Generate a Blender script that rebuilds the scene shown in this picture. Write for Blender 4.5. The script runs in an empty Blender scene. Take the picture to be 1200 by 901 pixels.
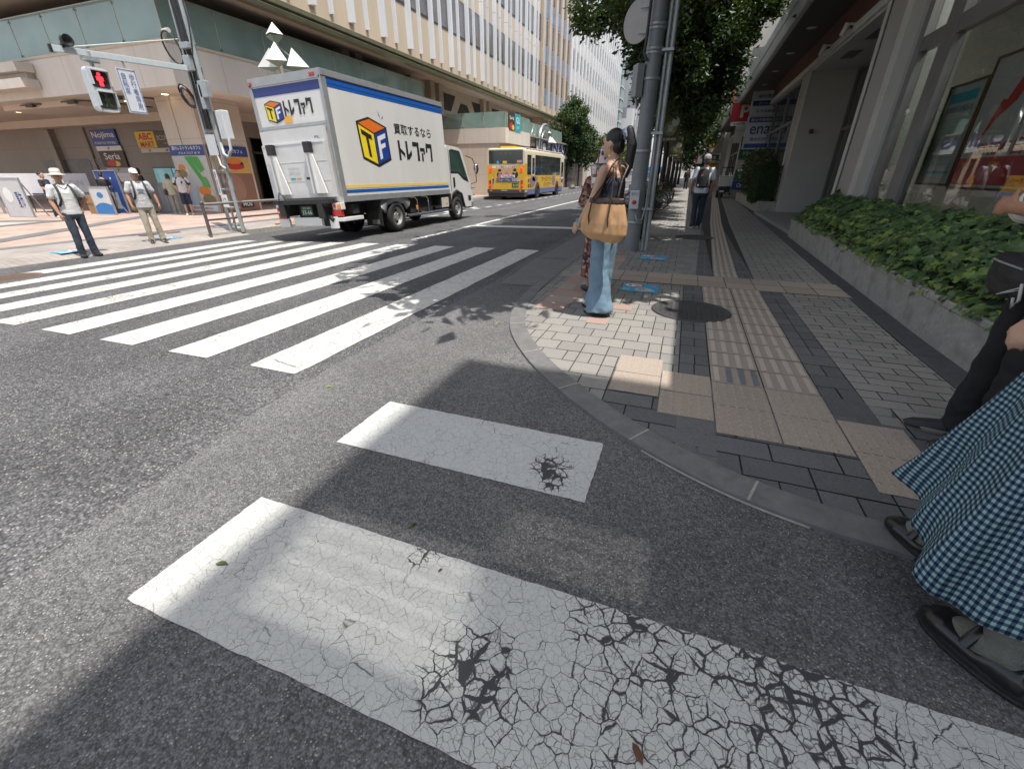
import bpy, bmesh, math, random
from math import sin, cos, pi, radians, sqrt, atan2
from mathutils import Vector, Matrix, noise
V = Vector
SC = bpy.context.scene
C = SC.collection
rnd = random.Random(7)
# ------------------------------------------------------------------ helpers
def nm_noise(p, s=1.0): return noise.noise(V(p) * s)

class MB:
    """collects shapes and links them as one mesh object"""
    def __init__(s): s.v = []; s.f = []; s.m = []; s.sm = []
    def add(s, vs, fs, mi=0, smooth=False):
        o = len(s.v); s.v += [V(p) for p in vs]
        for f in fs:
            s.f.append([o + i for i in f]); s.m.append(mi); s.sm.append(smooth)
        return s
    def face(s, *p, mi=0): return s.add(p, [list(range(len(p)))], mi)
    def box(s, c, d, mi=0, rz=0, M=None):
        x, y, z = d[0] / 2, d[1] / 2, d[2] / 2
        vs = [V((a * x, b * y, e * z)) for e in (-1, 1) for b in (-1, 1) for a in (-1, 1)]
        R = M if M is not None else Matrix.Rotation(rz, 3, 'Z')
        vs = [R @ p + V(c) for p in vs]
        return s.add(vs, [(0, 2, 3, 1), (4, 5, 7, 6), (0, 1, 5, 4), (2, 6, 7, 3), (0, 4, 6, 2), (1, 3, 7, 5)], mi)
    def bx(s, x0, x1, y0, y1, z0, z1, mi=0):
        return s.box(((x0 + x1) / 2, (y0 + y1) / 2, (z0 + z1) / 2), (abs(x1 - x0), abs(y1 - y0), abs(z1 - z0)), mi)
    def tube(s, pts, r, n=8, mi=0, caps=True, smooth=True, flat=1.0):
        pts = [V(p) for p in pts]; k = len(pts)
        rs = r if isinstance(r, (list, tuple)) else [r] * k
        vs = []; up = None
        for i, p in enumerate(pts):
            d = (pts[min(i + 1, k - 1)] - pts[max(i - 1, 0)])
            if d.length < 1e-9: d = V((0, 0, 1))
            d.normalize()
            if up is None:
                up = V((0, 0, 1)) if abs(d.z) < .9 else V((0, 1, 0))
            a = d.cross(up)
            if a.length < 1e-6: a = d.cross(V((1, 0, 0)))
            a.normalize(); b = a.cross(d).normalized(); up = b
            for j in range(n):
                t = 2 * pi * j / n
                vs.append(p + a * cos(t) * rs[i] + b * sin(t) * rs[i] * flat)
        fs = []
        for i in range(k - 1):
            for j in range(n):
                fs.append((i * n + j, i * n + (j + 1) % n, (i + 1) * n + (j + 1) % n, (i + 1) * n + j))
        s.add(vs, fs, mi, smooth)
        if caps:
            s.add(vs[:n], [list(range(n))[::-1]], mi); s.add(vs[-n:], [list(range(n))], mi)
        return s
    def lathe(s, prof, c=(0, 0, 0), n=16, mi=0, M=None, smooth=True, caps=True):
        vs = []; k = len(prof); M = M or Matrix.Identity(3); c = V(c)
        for r, z in prof:
            for j in range(n):
                t = 2 * pi * j / n
                vs.append(M @ V((r * cos(t), r * sin(t), z)) + c)
        fs = [(i * n + j, i * n + (j + 1) % n, (i + 1) * n + (j + 1) % n, (i + 1) * n + j) for i in range(k - 1) for j in range(n)]
        s.add(vs, fs, mi, smooth)
        if caps and prof[0][0] > 1e-6: s.add(vs[:n], [list(range(n))[::-1]], mi)
        if caps and prof[-1][0] > 1e-6: s.add(vs[-n:], [list(range(n))], mi)
        return s
    def prism(s, poly, o, ux, uy, depth, mi=0, mside=None):
        o = V(o); ux = V(ux); uy = V(uy); w = ux.cross(uy).normalized() * depth
        a = [o + ux * p[0] + uy * p[1] for p in poly]; b = [p + w for p in a]; n = len(a)
        s.add(a, [list(range(n))[::-1]], mi); s.add(b, [list(range(n))], mi)
        return s.add(a + b, [(i, (i + 1) % n, n + (i + 1) % n, n + i) for i in range(n)], mi if mside is None else mside)
    def loft(s, rings, mi=0, smooth=True, caps=True):
        n = len(rings[0]); vs = [p for r in rings for p in r]
        fs = [(i * n + j, i * n + (j + 1) % n, (i + 1) * n + (j + 1) % n, (i + 1) * n + j) for i in range(len(rings) - 1) for j in range(n)]
        s.add(vs, fs, mi, smooth)
        if caps:
            s.add(rings[0], [list(range(n))[::-1]], mi, smooth); s.add(rings[-1], [list(range(n))], mi, smooth)
        return s
    def ell(s, c, r, n=14, k=9, mi=0, M=None):
        M = M or Matrix.Identity(3)
        r = V(r) if not isinstance(r, (int, float)) else V((r, r, r))
        vs = []; c = V(c)
        for i in range(k + 1):
            ph = -pi / 2 + pi * i / k
            rr = max(cos(ph), 1e-4)
            for j in range(n):
                t = 2 * pi * j / n
                vs.append(M @ V((r.x * rr * cos(t), r.y * rr * sin(t), r.z * sin(ph))) + c)
        fs = [(i * n + j, i * n + (j + 1) % n, (i + 1) * n + (j + 1) % n, (i + 1) * n + j) for i in range(k) for j in range(n)]
        return s.add(vs, fs, mi, True)
    def cap(s, p0, r0, p1, r1, n=12, mi=0):
        """closed tapered capsule"""
        p0 = V(p0); p1 = V(p1); d = (p1 - p0); L = d.length; d.normalize()
        pts = []; rs = []
        for t in (-1, -.86, -.5): pts.append(p0 + d * r0 * t); rs.append(r0 * sqrt(max(1 - t * t, .0025)))
        for i in range(5): q = i / 4; pts.append(p0 + d * L * q); rs.append(r0 + (r1 - r0) * q)
        for t in (.5, .86, 1): pts.append(p1 + d * r1 * t); rs.append(r1 * sqrt(max(1 - t * t, .0025)))
        return s.tube(pts, rs, n, mi)
    def text(s, body, o, ux, uy, w=None, h=None, mi=0, bold=0.0, align='C', keep=False):
        """flat lettering centred at o, fitted to width w and height h"""
        vs, fs, W, H = text_mesh(body, bold)
        if not fs: return s
        sx = w / W if w else None; sy = h / H if h else None
        if sx is None: sx = sy
        if sy is None: sy = sx
        if keep: sx = sy = min(sx, sy)
        o = V(o); ux = V(ux).normalized(); uy = V(uy).normalized()
        off = 0 if align == 'C' else W / 2
        return s.add([o + ux * (p[0] + off) * sx + uy * p[1] * sy for p in vs], fs, mi)
    def build(s, name, mats, parent=None, world=True, bevel=0, noshade=False, solid=0):
        me = bpy.data.meshes.new(name)
        vs = s.v
        if parent is not None and world:
            Mi = wmat(parent).inverted(); vs = [Mi @ p for p in vs]
        me.from_pydata([tuple(p) for p in vs], [], s.f)
        if not isinstance(mats, (list, tuple)): mats = [mats]
        for m in mats: me.materials.append(m)
        me.polygons.foreach_set('material_index', s.m)
        me.polygons.foreach_set('use_smooth', s.sm)
        me.update()
        o = bpy.data.objects.new(name, me); C.objects.link(o)
        if parent is not None: o.parent = parent
        if solid:
            m = o.modifiers.new('solid', 'SOLIDIFY'); m.thickness = solid; m.offset = 0
        if bevel:
            m = o.modifiers.new('bevel', 'BEVEL'); m.width = bevel; m.segments = 2; m.limit_method = 'ANGLE'; m.angle_limit = radians(40)
        return o

def wmat(o):
    M = Matrix.Identity(4)
    while o is not None:
        M = Matrix.LocRotScale(o.location, o.rotation_euler, o.scale) @ M
        o = o.parent
    return M

_tc = {}
def text_mesh(body, bold=0.0):
    k = (body, bold)
    if k in _tc: return _tc[k]
    cu = bpy.data.curves.new('t', 'FONT'); cu.body = body; cu.offset = bold; cu.resolution_u = 3; cu.align_x = 'CENTER'
    ob = bpy.data.objects.new('t', cu)
    me = ob.to_mesh()
    vs = [V(v.co) for v in me.vertices]; fs = [list(p.vertices) for p in me.polygons]
    ob.to_mesh_clear(); bpy.data.objects.remove(ob); bpy.data.curves.remove(cu)
    if vs:
        x0 = min(v.x for v in vs); x1 = max(v.x for v in vs); y0 = min(v.y for v in vs); y1 = max(v.y for v in vs)
        vs = [V((v.x - (x0 + x1) / 2, v.y - (y0 + y1) / 2, 0)) for v in vs]
        W = x1 - x0 or 1; H = y1 - y0 or 1
    else: W = H = 1
    _tc[k] = (vs, fs, W, H)
    return _tc[k]

def tag(o, label=None, cat=None, group=None, kind=None):
    if label: o['label'] = label
    if cat: o['category'] = cat
    if group: o['group'] = group
    if kind: o['kind'] = kind
    return o
def thing(name, label, cat, loc=(0, 0, 0), rz=0, group=None, rot=None):
    o = bpy.data.objects.new(name, None); C.objects.link(o)
    o.location = loc; o.rotation_euler = rot or (0, 0, rz); o.empty_display_size = .1
    return tag(o, label, cat, group)
def copy_thing(root, loc, rz=0, label=None, name=None):
    def rec(o, par):
        c = o.copy(); C.objects.link(c)
        if par is not None: c.parent = par
        for ch in kids.get(o.name, []): rec(ch, c)
        return c
    kids = {}
    for o in C.objects:
        if o.parent is not None: kids.setdefault(o.parent.name, []).append(o)
    r = rec(root, None); r.location = loc; r.rotation_euler = (0, 0, rz)
    if label: r['label'] = label
    return r

# ------------------------------------------------------------------ materials
_mats = {}
def srgb(h):
    if isinstance(h, str):
        h = h.lstrip('#'); c = [int(h[i:i + 2], 16) / 255 for i in (0, 2, 4)]
        return [((x + .055) / 1.055) ** 2.4 if x > .04045 else x / 12.92 for x in c]
    return list(h)
def NN(nt, t, **k):
    n = nt.nodes.new(t)
    for a, b in k.items():
        if a[0] == 'i' and a[1:].isdigit(): n.inputs[int(a[1:])].default_value = b
        else: setattr(n, a, b)
    return n
def M(name, base, rough=.6, var=.18, scale=6.0, bump=0.0, bscale=60.0, metal=0.0, spec=.5, emit=0, coat=0, alpha=1, sss=0, stain=0, streak=False):
    """procedural surface: base colour broken up by two noises, a little bump"""
    if name in _mats: return _mats[name]
    c = srgb(base); m = bpy.data.materials.new(name); m.use_nodes = True; nt = m.node_tree
    b = nt.nodes['Principled BSDF']
    b.inputs['Roughness'].default_value = rough; b.inputs['Metallic'].default_value = metal
    b.inputs['Specular IOR Level'].default_value = spec
    if coat: b.inputs['Coat Weight'].default_value = coat; b.inputs['Coat Roughness'].default_value = .08
    L = nt.links.new
    tc = NN(nt, 'ShaderNodeTexCoord')
    src = tc.outputs['Object']
    if streak:
        mp = NN(nt, 'ShaderNodeMapping'); mp.inputs['Scale'].default_value = (1, 1, .12); L(src, mp.inputs[0]); src = mp.outputs[0]
    n1 = NN(nt, 'ShaderNodeTexNoise'); n1.inputs['Scale'].default_value = scale; n1.inputs['Detail'].default_value = 6
    n1.inputs['Roughness'].default_value = .65
    L(src, n1.inputs['Vector'])
    mx = NN(nt, 'ShaderNodeMix', data_type='RGBA')
    mx.inputs[6].default_value = [x * (1 - var) for x in c] + [1]
    mx.inputs[7].default_value = [min(1, x * (1 + var)) for x in c] + [1]
    mr = NN(nt, 'ShaderNodeMapRange'); mr.inputs[1].default_value = .3; mr.inputs[2].default_value = .7
    L(n1.outputs[0], mr.inputs[0]); L(mr.outputs[0], mx.inputs[0])
    col = mx.outputs[2]
    if stain:
        n3 = NN(nt, 'ShaderNodeTexNoise'); n3.inputs['Scale'].default_value = scale * .25; n3.inputs['Detail'].default_value = 8
        L(src, n3.inputs['Vector'])
        r3 = NN(nt, 'ShaderNodeMapRange'); r3.inputs[1].default_value = .48; r3.inputs[2].default_value = .72; r3.inputs[4].default_value = stain
        L(n3.outputs[0], r3.inputs[0])
        m3 = NN(nt, 'ShaderNodeMix', data_type='RGBA'); L(r3.outputs[0], m3.inputs[0]); L(col, m3.inputs[6])
        m3.inputs[7].default_value = [x * .45 for x in c] + [1]; col = m3.outputs[2]
    L(col, b.inputs['Base Color'])
    if emit:
        L(col, b.inputs['Emission Color']); b.inputs['Emission Strength'].default_value = emit
    if bump:
        n2 = NN(nt, 'ShaderNodeTexNoise'); n2.inputs['Scale'].default_value = bscale; n2.inputs['Detail'].default_value = 4
        L(tc.outputs['Object'], n2.inputs['Vector'])
        bp = NN(nt, 'ShaderNodeBump'); bp.inputs['Strength'].default_value = bump; bp.inputs['Distance'].default_value = .01
        L(n2.outputs[0], bp.inputs['Height']); L(bp.outputs[0], b.inputs['Normal'])
        rr = NN(nt, 'ShaderNodeMapRange'); rr.inputs[3].default_value = max(.02, rough - .12); rr.inputs[4].default_value = min(1, rough + .12)
        L(n1.outputs[0], rr.inputs[0]); L(rr.outputs[0], b.inputs['Roughness'])
    _mats[name] = m
    return m

def glass_mat(name, tint=(.75, .8, .8), refl=.12, rough=.02, body=0.0, bodycol=(.2, .35, .35)):
    if name in _mats: return _mats[name]
    m = bpy.data.materials.new(name); m.use_nodes = True; nt = m.node_tree; nt.nodes.clear(); L = nt.links.new
    out = NN(nt, 'ShaderNodeOutputMaterial'); tr = NN(nt, 'ShaderNodeBsdfTransparent'); gl = NN(nt, 'ShaderNodeBsdfGlossy')
    tr.inputs[0].default_value = (*tint, 1); gl.inputs['Roughness'].default_value = rough
    lw = NN(nt, 'ShaderNodeLayerWeight'); lw.inputs[0].default_value = .35
    mr = NN(nt, 'ShaderNodeMapRange'); mr.inputs[3].default_value = refl; mr.inputs[4].default_value = min(1, refl + .75)
    L(lw.outputs['Fresnel'], mr.inputs[0])
    mx = NN(nt, 'ShaderNodeMixShader'); L(mr.outputs[0], mx.inputs[0])
    src = tr.outputs[0]
    if body:
        df = NN(nt, 'ShaderNodeBsdfDiffuse')
        tc = NN(nt, 'ShaderNodeTexCoord'); n1 = NN(nt, 'ShaderNodeTexNoise'); n1.inputs['Scale'].default_value = .8; n1.inputs['Detail'].default_value = 5
        L(tc.outputs['Object'], n1.inputs['Vector'])
        mc = NN(nt, 'ShaderNodeMix', data_type='RGBA'); mc.inputs[6].default_value = [x * .6 for x in bodycol] + [1]; mc.inputs[7].default_value = [x * 1.35 for x in bodycol] + [1]
        L(n1.outputs[0], mc.inputs[0]); L(mc.outputs[2], df.inputs[0])
        m2 = NN(nt, 'ShaderNodeMixShader'); m2.inputs[0].default_value = body; L(src, m2.inputs[1]); L(df.outputs[0], m2.inputs[2]); src = m2.outputs[0]
    L(src, mx.inputs[1]); L(gl.outputs[0], mx.inputs[2]); L(mx.outputs[0], out.inputs[0])
    _mats[name] = m
    return m

def asphalt(name, base, agg, speck, smooth=False):
    m = bpy.data.materials.new(name); m.use_nodes = True; nt = m.node_tree; L = nt.links.new
    b = nt.nodes['Principled BSDF']; b.inputs['Roughness'].default_value = .82; b.inputs['Specular IOR Level'].default_value = .35
    tc = NN(nt, 'ShaderNodeTexCoord'); o = tc.outputs['Object']
    v1 = NN(nt, 'ShaderNodeTexVoronoi'); v1.inputs['Scale'].default_value = agg; L(o, v1.inputs['Vector'])
    sp = NN(nt, 'ShaderNodeSeparateColor'); L(v1.outputs['Color'], sp.inputs[0])
    n1 = NN(nt, 'ShaderNodeTexNoise'); n1.inputs['Scale'].default_value = .9; n1.inputs['Detail'].default_value = 7; n1.inputs['Roughness'].default_value = .6; L(o, n1.inputs['Vector'])
    n2 = NN(nt, 'ShaderNodeTexNoise'); n2.inputs['Scale'].default_value = agg * .8; n2.inputs['Detail'].default_value = 3; L(o, n2.inputs['Vector'])
    # stone brightness
    r1 = NN(nt, 'ShaderNodeMapRange'); r1.inputs[3].default_value = .55; r1.inputs[4].default_value = 1.45; L(sp.outputs[0], r1.inputs[0])
    r2 = NN(nt, 'ShaderNodeMapRange'); r2.inputs[1].default_value = .3; r2.inputs[2].default_value = .7; r2.inputs[3].default_value = .8; r2.inputs[4].default_value = 1.2; L(n1.outputs[0], r2.inputs[0])
    mu = NN(nt, 'ShaderNodeMath', operation='MULTIPLY'); L(r1.outputs[0], mu.inputs[0]); L(r2.outputs[0], mu.inputs[1])
    # gaps between stones
    d = NN(nt, 'ShaderNodeMapRange'); d.inputs[1].default_value = .25; d.inputs[2].default_value = .75; d.inputs[3].default_value = 1.15; d.inputs[4].default_value = .5 if not smooth else .75
    L(v1.outputs['Distance'], d.inputs[0])
    mu2 = NN(nt, 'ShaderNodeMath', operation='MULTIPLY'); L(mu.outputs[0], mu2.inputs[0]); L(d.outputs[0], mu2.inputs[1])
    # rare pale chips
    th = NN(nt, 'ShaderNodeMath', operation='GREATER_THAN'); th.inputs[1].default_value = 1 - speck; L(sp.outputs[1], th.inputs[0])
    s2 = NN(nt, 'ShaderNodeMath', operation='LESS_THAN'); s2.inputs[1].default_value = .42; L(v1.outputs['Distance'], s2.inputs[0])
    s3 = NN(nt, 'ShaderNodeMath', operation='MULTIPLY'); L(th.outputs[0], s3.inputs[0]); L(s2.outputs[0], s3.inputs[1])
    s4 = NN(nt, 'ShaderNodeMath', operation='MULTIPLY'); s4.inputs[1].default_value = .85; L(s3.outputs[0], s4.inputs[0])
    v2 = NN(nt, 'ShaderNodeTexVoronoi'); v2.inputs['Scale'].default_value = agg * .37; L(o, v2.inputs['Vector']); s2c = NN(nt, 'ShaderNodeSeparateColor'); L(v2.outputs['Color'], s2c.inputs[0])
    r6 = NN(nt, 'ShaderNodeMapRange'); r6.inputs[3].default_value = .82; r6.inputs[4].default_value = 1.2; L(s2c.outputs[0], r6.inputs[0])
    mp = NN(nt, 'ShaderNodeMapping'); mp.inputs['Scale'].default_value = (1.1, .07, 1); L(o, mp.inputs[0])
    n6 = NN(nt, 'ShaderNodeTexNoise'); n6.inputs['Scale'].default_value = 1.0; n6.inputs['Detail'].default_value = 5; L(mp.outputs[0], n6.inputs['Vector'])
    r7 = NN(nt, 'ShaderNodeMapRange'); r7.inputs[1].default_value = .35; r7.inputs[2].default_value = .65; r7.inputs[3].default_value = .86; r7.inputs[4].default_value = 1.14; L(n6.outputs[0], r7.inputs[0])
    v3 = NN(nt, 'ShaderNodeTexVoronoi'); v3.inputs['Scale'].default_value = .8; L(o, v3.inputs['Vector']); n7 = NN(nt, 'ShaderNodeTexNoise'); n7.inputs['Scale'].default_value = 9; n7.inputs['Detail'].default_value = 5; L(o, n7.inputs['Vector'])
    a7 = NN(nt, 'ShaderNodeMath', operation='MULTIPLY_ADD'); L(n7.outputs[0], a7.inputs[0]); a7.inputs[1].default_value = .12; L(v3.outputs['Distance'], a7.inputs[2])
    r8 = NN(nt, 'ShaderNodeMapRange'); r8.inputs[1].default_value = .08; r8.inputs[2].default_value = .16; r8.inputs[3].default_value = .72; r8.inputs[4].default_value = 1; L(a7.outputs[0], r8.inputs[0])
    prev = mu2.outputs[0]
    for q_ in (r6, r7, r8):
        mq = NN(nt, 'ShaderNodeMath', operation='MULTIPLY'); L(prev, mq.inputs[0]); L(q_.outputs[0], mq.inputs[1]); prev = mq.outputs[0]
    vm = NN(nt, 'ShaderNodeVectorMath', operation='SCALE'); vm.inputs[0].default_value = base; L(prev, vm.inputs['Scale'])
    mx = NN(nt, 'ShaderNodeMix', data_type='RGBA'); L(s4.outputs[0], mx.inputs[0]); L(vm.outputs[0], mx.inputs[6]); mx.inputs[7].default_value = (.42, .40, .36, 1)
    L(mx.outputs[2], b.inputs['Base Color'])
    bp = NN(nt, 'ShaderNodeBump'); bp.inputs['Strength'].default_value = .55 if not smooth else .35; bp.inputs['Distance'].default_value = .006
    iv = NN(nt, 'ShaderNodeMath', operation='SUBTRACT'); iv.inputs[0].default_value = 1; L(v1.outputs['Distance'], iv.inputs[1])
    ad = NN(nt, 'ShaderNodeMath', operation='ADD'); L(iv.outputs[0], ad.inputs[0]); L(n2.outputs[0], ad.inputs[1])
    L(ad.outputs[0], bp.inputs['Height']); L(bp.outputs[0], b.inputs['Normal'])
    _mats[name] = m
    return m

def worn_paint(name, cell, width, spots=(), fade=0.0, holes=.0, base=(.70, .70, .67)):
    """white road paint with a net of cracks; spots = (x, y, radius, extra) where it has come away"""
    m = bpy.data.materials.new(name); m.use_nodes = True; nt = m.node_tree; L = nt.links.new
    b = nt.nodes['Principled BSDF']; b.inputs['Roughness'].default_value = .6; b.inputs['Specular IOR Level'].default_value = .35
    tc = NN(nt, 'ShaderNodeTexCoord'); o = tc.outputs['Object']
    wn = NN(nt, 'ShaderNodeTexNoise'); wn.inputs['Scale'].default_value = cell * 1.1; wn.inputs['Detail'].default_value = 5; L(o, wn.inputs['Vector'])
    ws = NN(nt, 'ShaderNodeVectorMath', operation='SUBTRACT'); L(wn.outputs['Color'], ws.inputs[0]); ws.inputs[1].default_value = (.5, .5, .5)
    wk = NN(nt, 'ShaderNodeVectorMath', operation='SCALE'); wk.inputs['Scale'].default_value = .8 / cell; L(ws.outputs[0], wk.inputs[0])
    wp = NN(nt, 'ShaderNodeVectorMath', operation='ADD'); L(o, wp.inputs[0]); L(wk.outputs[0], wp.inputs[1])
    fl = NN(nt, 'ShaderNodeVectorMath', operation='MULTIPLY'); fl.inputs[1].default_value = (1, 1, 0); L(wp.outputs[0], fl.inputs[0])
    def crack(sc):
        v = NN(nt, 'ShaderNodeTexVoronoi', feature='DISTANCE_TO_EDGE'); v.inputs['Scale'].default_value = sc; L(fl.outputs[0], v.inputs['Vector']); return v.outputs['Distance']
    c1 = crack(cell * 1.25); c2 = crack(cell * .5)
    big = NN(nt, 'ShaderNodeTexNoise'); big.inputs['Scale'].default_value = 3.1; big.inputs['Detail'].default_value = 6; big.inputs['Roughness'].default_value = .7; L(o, big.inputs['Vector'])
    # crack width grows where the paint is bad
    wd = NN(nt, 'ShaderNodeMapRange'); wd.inputs[1].default_value = .42; wd.inputs[2].default_value = .78; wd.inputs[3].default_value = width * .2; wd.inputs[4].default_value = width * 1.5; L(big.outputs[0], wd.inputs[0])
    w = wd.outputs[0]
    for (x, y, r, k) in spots:
        ds = NN(nt, 'ShaderNodeVectorMath', operation='DISTANCE'); ds.inputs[1].default_value = (x, y, 0); L(fl.outputs[0], ds.inputs[0])
        mr = NN(nt, 'ShaderNodeMapRange', interpolation_type='SMOOTHSTEP'); mr.inputs[1].default_value = 0; mr.inputs[2].default_value = r; mr.inputs[3].default_value = k; mr.inputs[4].default_value = 0; L(ds.outputs['Value'], mr.inputs[0])
        nn = NN(nt, 'ShaderNodeMath', operation='MULTIPLY'); L(mr.outputs[0], nn.inputs[0])
        n5 = NN(nt, 'ShaderNodeTexNoise'); n5.inputs['Scale'].default_value = 14; n5.inputs['Detail'].default_value = 5; L(o, n5.inputs['Vector'])
        r5 = NN(nt, 'ShaderNodeMapRange'); r5.inputs[1].default_value = .35; r5.inputs[2].default_value = .65; r5.inputs[3].default_value = .1; r5.inputs[4].default_value = 1.7; L(n5.outputs[0], r5.inputs[0])
        L(r5.outputs[0], nn.inputs[1])
        a = NN(nt, 'ShaderNodeMath', operation='ADD'); L(w, a.inputs[0]); L(nn.outputs[0], a.inputs[1]); w = a.outputs[0]
    def mask(c, soft, k):
        wk_ = NN(nt, 'ShaderNodeMath', operation='MULTIPLY'); wk_.inputs[1].default_value = k; L(w, wk_.inputs[0])
        s = NN(nt, 'ShaderNodeMath', operation='SUBTRACT'); L(c, s.inputs[0]); L(wk_.outputs[0], s.inputs[1])
        r = NN(nt, 'ShaderNodeMapRange'); r.inputs[1].default_value = -soft; r.inputs[2].default_value = soft; r.inputs[3].default_value = 1; r.inputs[4].default_value = 0; L(s.outputs[0], r.inputs[0]); return r.outputs[0]
    a1 = mask(c1, .03, .62); a2 = mask(c2, .012, .8)
    gate = NN(nt, 'ShaderNodeMapRange'); gate.inputs[1].default_value = .40; gate.inputs[2].default_value = .52; L(big.outputs[0], gate.inputs[0])
    g1 = NN(nt, 'ShaderNodeMath', operation='MULTIPLY'); L(a1, g1.inputs[0]); g1.inputs[1].default_value = .85
    mxm = NN(nt, 'ShaderNodeMath', operation='MAXIMUM'); L(g1.outputs[0], mxm.inputs[0]); L(a2, mxm.inputs[1])
    msk = mxm.outputs[0]
    if holes:
        hn = NN(nt, 'ShaderNodeTexNoise'); hn.inputs['Scale'].default_value = 55; hn.inputs['Detail'].default_value = 5; hn.inputs['Roughness'].default_value = .75; L(o, hn.inputs['Vector'])
        hb = NN(nt, 'ShaderNodeMath', operation='MULTIPLY_ADD'); L(big.outputs[0], hb.inputs[0]); hb.inputs[1].default_value = .6; L(hn.outputs[0], hb.inputs[2])
        hr = NN(nt, 'ShaderNodeMapRange'); hr.inputs[1].default_value = 1.0 - holes; hr.inputs[2].default_value = 1.03 - holes; L(hb.outputs[0], hr.inputs[0])
        mh = NN(nt, 'ShaderNodeMath', operation='MAXIMUM'); L(msk, mh.inputs[0]); L(hr.outputs[0], mh.inputs[1]); msk = mh.outputs[0]
    dirt = NN(nt, 'ShaderNodeTexNoise'); dirt.inputs['Scale'].default_value = 7; dirt.inputs['Detail'].default_value = 8; dirt.inputs['Roughness'].default_value = .7; L(o, dirt.inputs['Vector'])
    pc = NN(nt, 'ShaderNodeMix', data_type='RGBA'); pc.inputs[6].default_value = [x * .86 for x in base] + [1]; pc.inputs[7].default_value = [min(1, x * 1.08) for x in base] + [1]; L(dirt.outputs[0], pc.inputs[0])
    mx = NN(nt, 'ShaderNodeMix', data_type='RGBA'); L(msk, mx.inputs[0]); L(pc.outputs[2], mx.inputs[6]); mx.inputs[7].default_value = (.055, .055, .06, 1)
    L(mx.outputs[2], b.inputs['Base Color'])
    fn = NN(nt, 'ShaderNodeTexNoise'); fn.inputs['Scale'].default_value = 160; fn.inputs['Detail'].default_value = 3; L(o, fn.inputs['Vector'])
    hh = NN(nt, 'ShaderNodeMath', operation='MULTIPLY_ADD'); L(msk, hh.inputs[0]); hh.inputs[1].default_value = -1.2; L(fn.outputs[0], hh.inputs[2])
    bp = NN(nt, 'ShaderNodeBump'); bp.inputs['Strength'].default_value = .4; bp.inputs['Distance'].default_value = .004; L(hh.outputs[0], bp.inputs['Height']); L(bp.outputs[0], b.inputs['Normal'])
    _mats[name] = m
    return m

def gingham(name):
    m = bpy.data.materials.new(name); m.use_nodes = True; nt = m.node_tree; L = nt.links.new
    b = nt.nodes['Principled BSDF']; b.inputs['Roughness'].default_value = .9; b.inputs['Specular IOR Level'].default_value = .15
    uv = NN(nt, 'ShaderNodeUVMap'); sx = NN(nt, 'ShaderNodeSeparateXYZ'); L(uv.outputs[0], sx.inputs[0])
    def stripe(i):
        f = NN(nt, 'ShaderNodeMath', operation='FRACT'); L(sx.outputs[i], f.inputs[0])
        c = NN(nt, 'ShaderNodeMath', operation='GREATER_THAN'); c.inputs[1].default_value = .5; L(f.outputs[0], c.inputs[0]); return c.outputs[0]
    a = NN(nt, 'ShaderNodeMath', operation='ADD'); L(stripe(0), a.inputs[0]); L(stripe(1), a.inputs[1])
    h = NN(nt, 'ShaderNodeMath', operation='MULTIPLY'); h.inputs[1].default_value = .5; L(a.outputs[0], h.inputs[0])
    cr = NN(nt, 'ShaderNodeValToRGB'); cr.color_ramp.interpolation = 'CONSTANT'
    e = cr.color_ramp.elements; e[0].color = (.28, .385, .375, 1); e[1].position = .34; e[1].color = (.055, .105, .14, 1)
    q = e.new(.75); q.color = (.012, .018, .05, 1)
    L(h.outputs[0], cr.inputs[0]); L(cr.outputs[0], b.inputs['Base Color'])
    _mats[name] = m
    return m
# ================================================================== camera, sky, sun
F_PX, CAM_H = 500.0, 1.30
TH, AL = radians(26.243), radians(20.552)
cam = bpy.data.objects.new('camera', bpy.data.cameras.new('camera')); C.objects.link(cam)
cam.location = (0, 0, CAM_H); cam.rotation_euler = (pi / 2 - TH, 0, AL)
cam.data.sensor_width = 36; cam.data.lens = F_PX / 1200 * 36; cam.data.clip_start = .05; cam.data.clip_end = 3000
SC.camera = cam
SUN_DX, SUN_DY = -.325, .17                     # shadow drift per metre of height
sd = V((-SUN_DX, -SUN_DY, 1)).normalized()     # towards the sun
el = math.asin(sd.z)
w = bpy.data.worlds.new('World'); SC.world = w; w.use_nodes = True
nt = w.node_tree; bg = nt.nodes['Background']
sky = nt.nodes.new('ShaderNodeTexSky'); sky.sky_type = 'NISHITA'; sky.sun_disc = False
sky.sun_elevation = el; sky.sun_rotation = atan2(sd.x, sd.y); sky.dust_density = 2.0; sky.air_density = 1.0
hs = nt.nodes.new('ShaderNodeHueSaturation'); hs.inputs['Saturation'].default_value = .5
nt.links.new(sky.outputs[0], hs.inputs['Color']); nt.links.new(hs.outputs[0], bg.inputs[0]); bg.inputs[1].default_value = .13
sun = bpy.data.objects.new('sun', bpy.data.lights.new('sun', 'SUN')); C.objects.link(sun)
sun.data.energy = 3.1; sun.data.angle = radians(.42); sun.data.color = (1, .95, .87)
sun.rotation_euler = (-sd).to_track_quat('-Z', 'Y').to_euler()
SC.view_settings.view_transform = 'Standard'; SC.view_settings.look = 'None'; SC.view_settings.exposure = .9; SC.view_settings.gamma = 1
SC.cycles.max_bounces = 8; SC.cycles.transparent_max_bounces = 16; SC.cycles.caustics_reflective = False; SC.cycles.caustics_refractive = False
SC.cycles.use_denoising = True

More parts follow.
